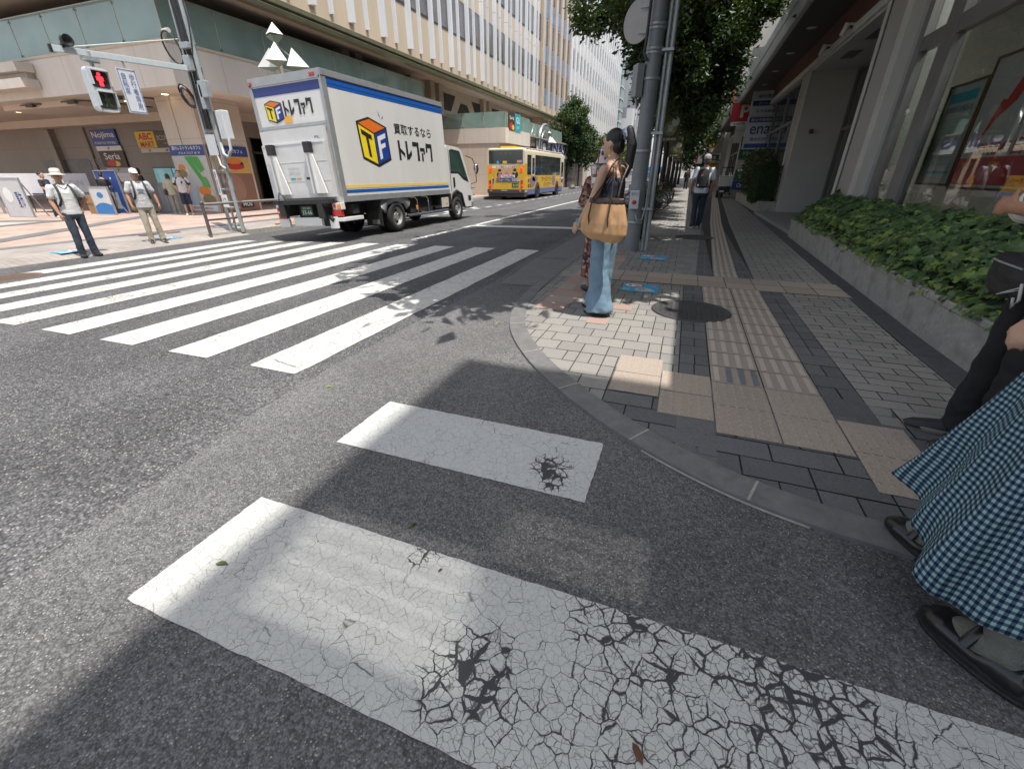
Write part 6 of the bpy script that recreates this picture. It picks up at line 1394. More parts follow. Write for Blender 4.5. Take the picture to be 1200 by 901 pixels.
m_barkd = M('bark_dark', (.035, .03, .027), .9, .35, 14, bump=.8, bscale=30)
for i, (x, y, lab) in enumerate(((-1.0, 10.4, 'nearest kerbside planter with a clipped bush just past the grey pole'), (-1.15, 15.2, 'second kerbside planter with a low bush'), (-1.15, 20.0, 'third kerbside planter with a bush before the orange bollard'), (-1.2, 27.0, 'fourth kerbside planter with a bush beyond the orange bollard'), (-1.2, 33.5, 'farthest kerbside planter with a bush'))):
    t = thing('planter_pot', lab, 'planter', (x, y, .03), group='planters along the kerb')
    mb = MB(); mb.add([(x + sx * w_, y + sy * w_ * 1.6, z) for z, w_ in ((.03, .24), (.33, .29)) for sx, sy in ((-1, -1), (1, -1), (1, 1), (-1, 1))], [(0, 1, 5, 4), (1, 2, 6, 5), (2, 3, 7, 6), (3, 0, 4, 7), (4, 5, 6, 7)]); mb.bx(x - .31, x + .31, y - .48, y + .48, .30, .34); mb.build('pot', m_pot, t, bevel=.01)
    mb = MB(); leafmass(mb, (x, y, .5), (.30, .5, .24), 700, .075, 3, 40 + i); mb.build('bush', lf[:3], t)
for i, (x, y, lab) in enumerate(((-1.25, 17.4, 'dark box seat on the kerb between the second and third planters'), (-1.25, 22.4, 'dark box seat on the kerb before the orange bollard'))):
    t = thing('kerb_seat', lab, 'seat', (x, y, .03)); mb = MB(); mb.bx(x - .25, x + .25, y - .7, y + .7, .38, .44); mb.build('seat', M('seat_stone', (.12, .115, .11), .6), t, bevel=.01)
    for s in (-1, 1): mb = MB(); mb.bx(x - .2, x + .2, y + s * .5 - .08, y + s * .5 + .08, .03, .38); mb.build('leg', m_pot, t)
# bicycles parked on the kerb
def bicycle(x, y, rz, label, col):
    t = thing('bicycle', label, 'bicycle', (x, y, .03), rz, 'bicycles parked along the kerb')
    for s in (-.52, .52):
        mb = MB(); mb.tube([(0, s + .32 * cos(a), .34 + .32 * sin(a)) for a in [2 * pi * k / 20 for k in range(21)]], .02, 6, caps=False); w_ = mb.build('wheel', m_tyre, t, world=False)
        mb = MB()
        for k in range(10): a = k * pi / 5; mb.tube([(0, s, .34), (0, s + .31 * cos(a), .34 + .31 * sin(a))], .004, 3)
        mb.lathe([(.03, -.05), (.03, .05)], (0, s, .34), 8, M=Matrix.Rotation(radians(90), 3, 'Y')); mb.build('spokes', m_chrome, w_, world=False)
    mb = MB(); mb.tube([(0, -.52, .34), (0, -.12, .32), (0, .38, .78), (0, -.22, .62), (0, -.12, .32)], .018, 6); mb.tube([(0, .52, .34), (0, .40, .70), (0, .36, .92)], .016, 6); mb.tube([(0, -.52, .34), (0, -.22, .62), (0, -.26, .82)], .014, 6); mb.build('frame', col, t, world=False)
    mb = MB(); mb.tube([(-.28, .18, .98), (-.2, .32, 1.0), (0, .36, .94), (.2, .32, 1.0), (.28, .18, .98)], .014, 6); mb.build('handlebar', m_blk, t, world=False)
    mb = MB(); mb.ell((0, -.28, .85), (.09, .14, .045), 10, 6); mb.build('saddle', m_blk, t, world=False)
    mb = MB(); mb.bx(-.17, .17, .42, .68, .66, .90); mb.build('basket', m_grm, t, world=False)
cols = [M('bike_silver', (.3, .3, .32), .3, metal=.6), M('bike_blue', (.03, .08, .2), .3), M('bike_black', (.03, .03, .03), .3)]
for i in range(6): bicycle(-1.45 + .05 * (i % 2), 18.6 + i * 1.55, radians(80 - 7 * (i % 3)), ['nearest bicycle parked at the kerb beside the second tree', 'second bicycle in the row at the kerb', 'third bicycle in the row at the kerb', 'fourth bicycle in the row at the kerb', 'fifth bicycle in the row at the kerb', 'farthest bicycle in the row at the kerb'][i], cols[i % 3])
# delivery trike
t = thing('delivery_trike', 'canopied delivery scooter with a large white box parked on the right', 'scooter', (2.0, 30.6, .03))
mb = MB(); mb.bx(-.36, .36, -.55, .05, .62, 1.18); mb.bx(-.37, .37, -.56, .06, 1.10, 1.13, 1); mb.build('delivery_box', [M('box_white', (.55, .55, .55), .4, .06), m_grm], t, world=False, bevel=.04)
mb = MB(); mb.bx(-.3, .3, -.45, .1, .3, .6); mb.bx(-.2, .2, .0, .8, .2, .34); mb.ell((0, .35, .7), (.15, .3, .08)); mb.build('body', m_blk, t, world=False, bevel=.02)
mb = MB(); mb.bx(-.25, -.0, -.46, -.44, .3, .4); mb.build('number_plate', white, t, world=False)
mb = MB(); mb.tube([(-.3, .2, 1.15), (-.3, .25, 1.6), (.3, .25, 1.6), (.3, .2, 1.15)], .02, 6); mb.tube([(0, 1.1, .8), (0, 1.0, 1.5), (0, .25, 1.62)], .02, 6); mb.bx(-.33, .33, .1, 1.0, 1.6, 1.63); mb.build('canopy', m_blk, t, world=False)
for x, y in ((-.33, -.2), (.33, -.2), (0, 1.0)): wheel(t, x, y, .21, .12, -1 if x < 0 else 1)
# far cars
def car(x, y, rz, label, col, roof=None):
    t = thing('parked_car', label, 'car', (x, y, 0), rz)
    prof = [(-2.0, .3), (-2.05, .75), (-1.9, .95), (-1.2, 1.0), (-.75, 1.45), (.75, 1.48), (1.5, 1.0), (2.0, .9), (2.05, .4), (2.0, .3)]
    mb = MB(); mb.prism(prof, (.8, 0, 0), (0, 1, 0), (0, 0, 1), -1.6); mb.build('body', col, t, world=False, bevel=.06)
    mb = MB(); mb.prism([(-1.05, 1.02), (-.7, 1.4), (.65, 1.42), (1.25, 1.02)], (.81, 0, 0), (0, 1, 0), (0, 0, 1), -1.62); mb.add([(-.7, -1.22, 1.03), (.7, -1.22, 1.03), (.65, -.8, 1.42), (-.65, -.8, 1.42)], [(0, 1, 2, 3)]); mb.build('windows', m_bgl, t, world=False)
    mb = MB(); mb.bx(-.75, -.5, -2.07, -2.04, .65, .8); mb.bx(.5, .75, -2.07, -2.04, .65, .8); mb.build('tail_lamp', m_rlamp, t, world=False)
    for xx in (-.72, .72):
        for yy in (-1.25, 1.3): wheel(t, xx, yy, .31, .18, 1 if xx > 0 else -1)
    if roof: mb = MB(); mb.bx(-.85, .85, -1.6, 1.6, 1.5, 1.9); mb.build('roof_box', roof, t, world=False, bevel=.05)
car(-3.4, 40, 0, 'white car waiting in the near lane far up the street', m_wpaint)
car(-3.5, 48, 0, 'light vehicle with a bright blue top far up the near lane', m_wpaint, M('tarp_blue', (.02, .22, .5), .5))
car(-3.4, 60, 0, 'grey car far up the near lane', m_grm)
# props in front of the store
def aboard(name, label, cat, x, y, w_, h_, rz, face_m, items, lean=.12):
    ux = V((cos(rz), sin(rz), 0)); t = board(name, label, cat, (x, y, -.12 + h_ / 2 + .02), tuple(ux), w_, h_, face_m, items, frame=m_grm, thick=.03)
    n = ux.cross(UZ); mb = MB()
    for s in (-1, 1): mb.tube([V((x, y, -.12)) + ux * s * w_ * .45 - n * .5, V((x, y, -.12 + h_)) + ux * s * w_ * .45 - n * .04], .02, 6)
    mb.build('leg', m_grm, t); return t
aboard('standing_board', 'white standing board with dark brush writing at the left edge of the plaza', 'board', -22.6, 9.35, 1.15, 1.25, radians(8), P_('boardpale', (.52, .52, .53)), [('t', '夏市', .28, -.05, .3, .55, navy, .01), ('e', -.2, .1, .2, .25, white)])
aboard('standing_board', 'white and blue poster stand beside the brown cardboard on the plaza', 'board', -20.9, 11.1, .95, .95, radians(5), P_('boardwhite', (.62, .62, .62)), [('p', [(-.46, -.46), (.46, -.46), (.46, -.15), (.2, -.08), (0, -.06), (-.2, -.09), (-.46, -.2)], P_('midblue', (.04, .2, .5))), ('e', .0, .2, .16, .1, P_('midblue', (0, 0, 0)))])
aboard('standing_board', 'dark blue patterned stand right of the white and blue poster stand', 'board', -21.3, 11.75, 1.1, 1.5, radians(5), P_('deepblue', (.02, .07, .30)), [('r', .1, -.3, .4, .6, P_('paleblue', (0, 0, 0))), ('e', -.3, .4, .04, .04, white), ('e', .2, .5, .04, .04, white), ('e', 0, .2, .03, .03, white)])
aboard('standing_board', 'pair of grey poster boards with pale figures left of the corner pillar', 'board', -19.9, 12.9, 1.35, 1.05, radians(4), P_('boardgrey', (.30, .30, .31)), [('r', 0, 0, .02, 1.0, black), ('r', -.33, .0, .1, .5, P_('figpale', (.4, .4, .41))), ('r', .33, .0, .1, .5, P_('figpale', (0, 0, 0))), ('e', -.33, .32, .07, .09, P_('figpale', (0, 0, 0))), ('e', .33, .32, .07, .09, P_('figpale', (0, 0, 0)))])
t = board('display_panel', 'long white display panel behind the men on the plaza', 'panel', (-24.6, 11.1, .92), (.5, .86, 0), 3.1, .8, P_('panelwhite', (.62, .62, .66)), [('t', 'SALON', .9, .05, .9, .2, grey, 0)], thick=.06)
mb = MB()
for k_ in (-1.3, 1.3): x = -24.65 + .5 * k_; y = 11.13 + .86 * k_; mb.bx(x - .04, x + .04, y - .04, y + .04, -.12, 1.2)
mb.build('leg', m_grm, t)
def table(x, y, w_, d_, label, top):
    t = thing('folding_table', label, 'table', (x, y, -.12)); mb = MB(); mb.bx(x - w_ / 2, x + w_ / 2, y - d_ / 2, y + d_ / 2, .56, .6); mb.build('tabletop', top, t)
    for sx in (-1, 1):
        for sy in (-1, 1): mb = MB(); mb.tube([(x + sx * (w_ / 2 - .05), y + sy * (d_ / 2 - .05), -.12), (x + sx * (w_ / 2 - .05), y + sy * (d_ / 2 - .05), .56)], .018, 6); mb.build('leg', m_blk, t)
table(-22.6, 12.3, 2.2, .7, 'black folding table with blue edge behind the poster stands', M('table_navy', (.03, .05, .12), .5))
table(-24.4, 11.2, 1.6, .7, 'dark folding table beside the woman in the navy apron', m_blk)
mb = MB(); mb.bx(-22.1, -21.65, 11.2, 11.7, -.12, .55); mb.bx(-22.12, -21.63, 11.18, 11.72, .28, .3); tag(mb.build('cardboard_box', M('cardboard', (.36, .22, .10), .8, .15, 5), bevel=.01), 'tall brown cardboard box under the table by the poster stand', 'box')
mb = MB(); mb.bx(-23.35, -22.9, 10.9, 11.4, -.12, .5); mb.bx(-23.37, -22.88, 10.88, 11.42, .2, .22); tag(mb.build('cardboard_box', M('cardboard', (0, 0, 0)), bevel=.01), 'brown cardboard box beside the woman in the navy apron', 'box')
# small litter
def fallen(x, y, z, s, rz, col, label):
    mb = MB(); d = V((cos(rz), sin(rz), 0)); b = V((-d.y, d.x, 0)); o = V((x, y, z))
    mb.add([o, o + d * s * .3 + b * s * .2 + UZ * .004, o + d * s * .7 + b * s * .18 + UZ * .006, o + d * s, o + d * s * .7 - b * s * .15 + UZ * .008, o + d * s * .3 - b * s * .2 + UZ * .003], [(0, 1, 2, 3, 4, 5)]); tag(mb.build('fallen_leaf', col, solid=.001), label, 'leaf')
lg, lbr = M('fallen_green', (.10, .12, .04), .6, .3, 60), M('fallen_brown', (.14, .065, .03), .7, .3, 60)
fallen(-1.42, .665, .010, .05, .3, lg, 'green leaf lying on the left end of the long cracked bar'); fallen(.115, .60, .011, .05, 2.2, lbr, 'brown curled leaf lying on the cracked bar in the foreground'); fallen(-.86, 1.07, .006, .045, 1.0, lg, 'green leaf on the dark asphalt just above the long bar'); fallen(-2.1, 1.98, .006, .06, .2, M('fallen_lime', (.2, .3, .04), .6), 'bright green leaf on the sunlit asphalt left of centre'); fallen(-1.5, 3.55, .04, .05, .8, M('fallen_lime', (0, 0, 0)), 'bright green leaf on the curved kerb'); fallen(-.63, .92, .010, .02, 1.2, lbr, 'tiny brown leaf scrap on the upper edge of the long bar')

# ================================================================== trees
def tree(x, y, z, label, trunk_r, crown, n, seed, lean=(0, 0), size=.15, mats=lf[:3], group='street trees', bark=m_barkd, cat='tree', name='street_tree', cover=1.0, lobes=()):
    q = random.Random(seed); t = thing(name, label, cat, (x, y, z), group=group)
    (cx, cy, cz), (rx, ry, rz_) = crown
    top = V((cx, cy, cz)); b = V((x, y, z)); fork = b + V((lean[0], lean[1], max(1.6, (cz - rz_ - z) * .95)))
    mb = MB(); mb.tube([b, b + (fork - b) * .15, b + (fork - b) * .55 + V((.04, -.03, 0)), fork], [trunk_r * 1.35, trunk_r, trunk_r * .88, trunk_r * .8], 12)
    tips = []
    for i in range(9):
        a = 2 * pi * i / 9 + q.uniform(-.3, .3); k = q.uniform(.45, .8); e = top + V((cos(a) * rx * k, sin(a) * ry * k, q.uniform(-.35, .6) * rz_))
        m_ = fork + (e - fork) * .5 + V((q.uniform(-.2, .2), q.uniform(-.2, .2), .25)); mb.tube([fork - V((0, 0, .1)), m_, e], [trunk_r * .55, trunk_r * .32, trunk_r * .1], 7); tips.append(e)
        for _ in range(3):
            e2 = m_ + (e - m_) * q.uniform(.2, 1) + V((q.uniform(-1, 1) * rx * .4, q.uniform(-1, 1) * ry * .4, q.uniform(-.4, .6) * rz_ * .6)); mb.tube([m_ + (e - m_) * .4, e2], [trunk_r * .2, trunk_r * .06], 5); tips.append(e2)
    mb.build('trunk', bark, t)
    mb = MB(); cl_ = []
    for i in range(int(95 * cover)):
        while True:
            p = V((q.uniform(-1, 1), q.uniform(-1, 1), q.uniform(-1, 1)))
            if .35 < p.length < 1: break
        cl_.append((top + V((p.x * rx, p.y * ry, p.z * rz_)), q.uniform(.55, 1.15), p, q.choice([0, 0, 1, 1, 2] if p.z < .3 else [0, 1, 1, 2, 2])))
    for (lx, ly, lz), (ax, ay, az), cnt in lobes:
        for i in range(cnt):
            while True:
                p = V((q.uniform(-1, 1), q.uniform(-1, 1), q.uniform(-1, 1)))
                if .3 < p.length < 1: break
            cl_.append((V((lx + p.x * ax, ly + p.y * ay, lz + p.z * az)), q.uniform(.55, 1.1), p, q.choice([0, 0, 1, 1, 2])))
    per = n // len(cl_)
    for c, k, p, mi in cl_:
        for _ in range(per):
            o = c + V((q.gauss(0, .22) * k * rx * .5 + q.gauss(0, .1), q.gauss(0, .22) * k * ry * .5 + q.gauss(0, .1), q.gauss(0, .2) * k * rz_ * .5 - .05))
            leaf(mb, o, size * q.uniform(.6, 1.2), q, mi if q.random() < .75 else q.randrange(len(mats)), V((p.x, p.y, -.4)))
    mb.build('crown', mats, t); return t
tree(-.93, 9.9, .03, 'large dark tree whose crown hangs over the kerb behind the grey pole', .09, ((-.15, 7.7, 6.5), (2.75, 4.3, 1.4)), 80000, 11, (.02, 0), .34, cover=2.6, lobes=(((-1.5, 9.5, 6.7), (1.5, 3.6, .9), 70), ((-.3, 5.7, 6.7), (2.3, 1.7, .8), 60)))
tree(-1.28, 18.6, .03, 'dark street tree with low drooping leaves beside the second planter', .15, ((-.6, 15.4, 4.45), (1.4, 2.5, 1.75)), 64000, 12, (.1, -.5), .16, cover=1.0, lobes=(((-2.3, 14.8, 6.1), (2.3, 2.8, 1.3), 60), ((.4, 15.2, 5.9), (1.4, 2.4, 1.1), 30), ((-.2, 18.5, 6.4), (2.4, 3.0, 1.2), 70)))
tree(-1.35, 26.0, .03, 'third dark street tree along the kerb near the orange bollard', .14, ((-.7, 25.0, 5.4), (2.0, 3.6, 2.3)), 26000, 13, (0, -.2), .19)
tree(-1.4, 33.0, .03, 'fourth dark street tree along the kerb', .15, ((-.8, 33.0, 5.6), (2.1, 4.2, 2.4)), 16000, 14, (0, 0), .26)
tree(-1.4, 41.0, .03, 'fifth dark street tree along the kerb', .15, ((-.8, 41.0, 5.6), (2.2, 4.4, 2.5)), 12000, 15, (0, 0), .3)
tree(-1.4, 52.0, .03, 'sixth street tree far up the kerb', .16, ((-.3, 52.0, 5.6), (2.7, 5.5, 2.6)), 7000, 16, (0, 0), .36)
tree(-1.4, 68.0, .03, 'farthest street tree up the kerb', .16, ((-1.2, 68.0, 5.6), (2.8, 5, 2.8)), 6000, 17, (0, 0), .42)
tree(1.2, 92.0, .03, 'bright green tree at the far end of the right pavement', .18, ((1.2, 92.0, 4.8), (3.2, 4, 3.2)), 6000, 18, (0, 0), .45, mats=[lf[1], lf[2], lf[3]], bark=m_bark)
tree(-12.9, 51.5, -.12, 'leafy green tree on the far pavement just beyond the bus', .13, ((-12.4, 51.5, 5.4), (1.9, 2.2, 2.9)), 17000, 19, (.1, 0), .26, mats=lf[:3], bark=m_bark)
tree(-12.9, 57.5, -.12, 'second green tree on the far pavement behind the leafy one', .12, ((-12.5, 57.5, 4.2), (1.7, 2.2, 2.2)), 8000, 20, (0, 0), .3, mats=lf[:3], bark=m_bark)
tree(-12.6, 74, -.12, 'low wide tree farther along the far pavement', .14, ((-12.2, 74, 4.4), (2.6, 3.5, 2.3)), 6000, 21, (0, 0), .4, mats=[lf[1], lf[2], lf[2]], bark=m_bark)
tree(-12.6, 92, -.12, 'distant tree on the far pavement by the white office', .14, ((-12.2, 92, 4.4), (2.8, 4, 2.3)), 5000, 22, (0, 0), .45, mats=[lf[1], lf[2], lf[2]], bark=m_bark)
# shrubs right of the entrance
t = thing('shrub', 'clipped dark square hedge in the stone planter left of the bank entrance', 'shrub', (2.8, 19.6, .36))
mb = MB(); q = random.Random(5)
for i in range(6500):
    f = q.randrange(5); p = [q.uniform(-1, 1), q.uniform(-1, 1), q.uniform(-1, 1)]
    if f < 4: p[f % 2] = (-1 if f < 2 else 1) * q.uniform(.82, 1.02)
    else: p[2] = q.uniform(.86, 1.03)
    leaf(mb, V((2.62 + p[0] * .38, 19.6 + p[1] * .75, .95 + p[2] * .6)), .055 * q.uniform(.7, 1.2), q, q.randrange(2) if q.random() < .85 else 2, V(p) * .4)
mb.bx(2.32, 2.92, 19.0, 20.2, .4, 1.45, 0)
mb.build('foliage', lf[:3], t)
t = thing('shrub', 'loose leafy shrub with pale tips behind the square hedge', 'shrub', (2.7, 22, .36))
mb = MB(); leafmass(mb, (2.55, 21.6, 1.35), (.6, 1.7, .85), 6500, .10, 4, 61, .4); mb.build('foliage', [lf[0], lf[1], lf[2], leafmat('leaf_pale', (.14, .17, .11))], t)
mb = MB()
for i in range(7): mb.tube([(2.75, 20.6 + i * .35, .36), (2.6 + .05 * i, 20.5 + i * .38, 1.6)], .015, 5)
mb.build('stems', m_bark, t)
t = thing('shrub', 'low ground cover plant along the stone planter edge', 'shrub', (2.6, 19, .36))
mb = MB(); leafmass(mb, (2.62, 20.4, .42), (.3, 1.9, .16), 2200, .09, 3, 62, .1); mb.build('foliage', liv, t)
# ivy bed
mb = MB(); q = random.Random(9)
def ivyleaf(mb, o, s, nrm, q, mi):
    nrm = nrm.normalized(); d = V((q.gauss(0, 1), q.gauss(0, 1), q.gauss(-.3, .6))); d = (d - nrm * d.dot(nrm))
    if d.length < 1e-3: d = V((1, 0, 0))
    d.normalize(); b = nrm.cross(d); out = []
    for (u, v_, h_) in ((-.1, 0, .02), (-.22, .34, -.05), (.1, .52, -.1), (.3, .27, 0), (.62, .3, -.06), (.55, .14, 0), (1.0, 0, -.16), (.55, -.14, 0), (.62, -.3, -.06), (.3, -.27, 0), (.1, -.52, -.1), (-.22, -.34, -.05)): out.append(o + (d * u + b * v_) * s + nrm * h_ * s)
    k = len(out); c = o + d * .2 * s + nrm * .06 * s
    mb.add(out + [c], [(i, (i + 1) % k, k) for i in range(k)], mi)
def ivyz(x, y):
    wx = wallx(y); u = (x - wx) / (3.0 - wx + .01)
    return .41 + .50 * min(1, max(0, u) ** .65) + .07 * nm_noise((x, y, 0), 2.3) + .03 * nm_noise((x, y, 4), 6)
for i in range(11500):
    y = 1.5 + (11.6 - 1.5) * (q.random() ** 1.25); wx = wallx(y); x = wx + .04 + (2.92 - wx) * q.random() ** .9
    z = ivyz(x, y) + q.uniform(-.06, .03)
    if x < wx + .12: z = .42 + q.uniform(-.03, .04)
    n = V((q.gauss(-.55, .4), q.gauss(-.25, .4), .8))
    mi = 2 if q.random() < (.10 + .35 * max(0, nm_noise((x, y, 2), 2.5)) + (.25 if x < wx + .25 else 0)) else q.randrange(2)
    ivyleaf(mb, V((x, y, z)), .088 * q.uniform(.6, 1.35), n, q, mi)
for i in range(170):
    y = 1.5 + (11.4 - 1.5) * q.random(); k = max(0, nm_noise((y, 3, 1), 1.7)); 
    ivyleaf(mb, V((wallx(y) - q.uniform(.0, .05), y, .40 - q.random() * .16 * k + .02)), .06 * q.uniform(.6, 1.2), V((-1, q.gauss(0, .4), .6)), q, 2 if q.random() < .45 else 1)
tag(mb.build('ivy', liv), 'dense bed of ivy filling the granite planter under the bank window', 'ivy', kind='stuff')
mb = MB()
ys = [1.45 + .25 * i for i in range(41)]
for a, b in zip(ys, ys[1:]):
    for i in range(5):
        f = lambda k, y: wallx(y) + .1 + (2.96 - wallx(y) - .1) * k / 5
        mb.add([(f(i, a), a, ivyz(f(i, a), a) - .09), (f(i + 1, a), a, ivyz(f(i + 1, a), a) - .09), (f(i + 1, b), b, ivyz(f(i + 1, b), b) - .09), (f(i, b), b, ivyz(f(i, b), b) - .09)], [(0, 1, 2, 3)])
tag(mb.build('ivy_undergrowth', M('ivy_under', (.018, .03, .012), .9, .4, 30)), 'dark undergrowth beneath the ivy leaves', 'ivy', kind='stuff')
# ================================================================== people
TMP = bpy.data.scenes.new('tmp_remesh')
def remesh(mb, voxel, smooth=5, wrinkle=0, wscale=(14, 14, 5), keep=None, seed=0):
    """melt overlapping closed shapes into one continuous skin"""
    me = bpy.data.meshes.new('r'); me.from_pydata([tuple(p) for p in mb.v], [], mb.f); me.update()
    ob = bpy.data.objects.new('r', me); TMP.collection.objects.link(ob)
    m = ob.modifiers.new('v', 'REMESH'); m.mode = 'VOXEL'; m.voxel_size = voxel
    m = ob.modifiers.new('s', 'SMOOTH'); m.factor = .5; m.iterations = smooth
    vl = TMP.view_layers[0]; vl.update(); ev = ob.evaluated_get(vl.depsgraph)
    r = bpy.data.meshes.new_from_object(ev); vs = [V(v.co) for v in r.vertices]; fs = [tuple(p.vertices) for p in r.polygons]
    if wrinkle:
        ns = [V(v.normal) for v in r.vertices]
        for i, p in enumerate(vs):
            q = V((p.x * wscale[0] + seed, p.y * wscale[1], p.z * wscale[2])); k = noise.noise(q) * .7 + noise.noise(q * 2.3 + V((3, 1, 7))) * .4
            kk = wrinkle(p) if callable(wrinkle) else wrinkle
            vs[i] = p + ns[i] * k * kk
    bpy.data.objects.remove(ob); bpy.data.meshes.remove(me); bpy.data.meshes.remove(r)
    out = MB(); out.add(vs, fs, 0, True); return out
def ring(z, rx, ry, cx=0, cy=0, n=22, tilt=0):
    return [V((cx + rx * cos(2 * pi * i / n), cy + ry * sin(2 * pi * i / n), z + tilt * sin(2 * pi * i / n))) for i in range(n)]
def hand_prims(mb, w, d, nrm, s, right=1, curl=.5, fat=1.0):
    """w wrist, d finger direction, nrm back of the hand"""
    w = V(w); d = V(d).normalized(); nrm = V(nrm); nrm = (nrm - d * nrm.dot(d)).normalized(); b = d.cross(nrm) * right   # b: towards little finger
    R = Matrix((b, d, nrm)).transposed()
    mb.cap(w - d * .03 * s, .025 * s, w + d * .02 * s, .026 * s)
    mb.ell(w + d * .052 * s, (.040 * s, .05 * s, .0165 * s), 14, 9, 0, R)
    L_ = (.066, .076, .070, .054)
    for i in range(4):
        o = w + d * (.086 - .006 * abs(i - 1.2)) * s + b * (-.030 + .0205 * i) * s; r = (.0088 - .0006 * (i == 3)) * s * fat
        d1 = (d * cos(curl * .6) - nrm * sin(curl * .6)).normalized(); p1 = o + d1 * L_[i] * .5 * s
        d2 = (d * cos(curl * 1.5) - nrm * sin(curl * 1.5)).normalized(); p2 = p1 + d2 * L_[i] * .32 * s
        d3 = (d * cos(curl * 2.2) - nrm * sin(curl * 2.2)).normalized(); p3 = p2 + d3 * L_[i] * .22 * s
        mb.cap(o - d * .03 * s, r * 1.05, o, r * 1.1, 8); mb.cap(o, r * 1.08, p1, r * .98, 8); mb.cap(p1, r * .98, p2, r * .9, 8); mb.cap(p2, r * .9, p3, r * .8, 8)
    t0 = w + d * .025 * s - b * .028 * s; t1 = t0 + (d * .62 - b * .62 - nrm * .25).normalized() * .042 * s; t2 = t1 + (d * .85 - b * .35 - nrm * .4).normalized() * .032 * s; t3 = t2 + (d * .9 - b * .1 - nrm * .5).normalized() * .02 * s
    mb.cap(t0, .0135 * s, t1, .0105 * s, 8); mb.cap(t1, .0105 * s, t2, .0092 * s, 8); mb.cap(t2, .0092 * s, t3, .008 * s, 8)
def shoe(o, d, L_, w_, h_, parent, mats, style='sneaker'):
    """o heel on the ground, d toe direction"""
    o = V(o); d = V((d[0], d[1], 0)).normalized(); b = V((d.y, -d.x, 0)); n = 16
    def outline(z, g_=0, zz=None):
        pts = []
        for i in range(n):
            a = 2 * pi * i / n; u = .5 - .5 * cos(a); v_ = sin(a); wd = (.34 + .16 * u + .10 * sin(pi * u)) * w_ * (1 - .35 * max(0, u - .8) / .2) if True else 0
            pts.append(o + d * (u * L_ * (1 + 2 * g_) - g_ * L_) + b * v_ * (wd + g_ * w_) + UZ * z)
        return pts
    mb = MB(); sh = .028 if style == 'sneaker' else .045 if style == 'chunky' else .018
    mb.loft([outline(0.002, -.02), outline(.008, .01), outline(sh, .012), outline(sh + .004, -.01)]); s1 = mb.build('shoe', [mats[1]], parent, world=False)
    mb = MB(); k = 9; rings = []
    for j in range(k):
        u = j / (k - 1); y = u * L_; top = h_ * (1 - .0 * u) if u < .35 else h_ * (1 - .42 * ((u - .35) / .65) ** .9); wd = (.40 + .10 * sin(pi * min(1, u * 1.1))) * w_ * (1 if u < .93 else .7)
        if j in (0, k - 1): wd *= .7; top *= .8
        r = []
        for i in range(12): a = pi * i / 11; r.append(o + d * y + b * cos(a) * wd * (1 - .25 * sin(a) * (top / h_)) + UZ * (sh * .6 + (top - sh * .6) * max(0, sin(a)) ** .8))
        rings.append(r)
    mb.loft(rings); mb.build('upper', [mats[0]], s1, world=False)
    return s1
M_SKIN = M('skin_light', (.47, .285, .195), .5, .08, 9, sss=.1); M_SKIN2 = M('skin_tan', (.36, .19, .115), .5, .1, 9); M_HAIR = M('hair_black', (.011, .0095, .009), .5, .4, 40, bump=.4, bscale=90); M_EYE = M('eye_dark', (.02, .014, .012), .2)
M_LIP = M('lip', (.36, .13, .11), .45)
cl = lambda n, c, r=.85, v=.08, sc=8, **k: M('cloth_' + n, c, r, v, sc, bump=.25, bscale=400, **k)
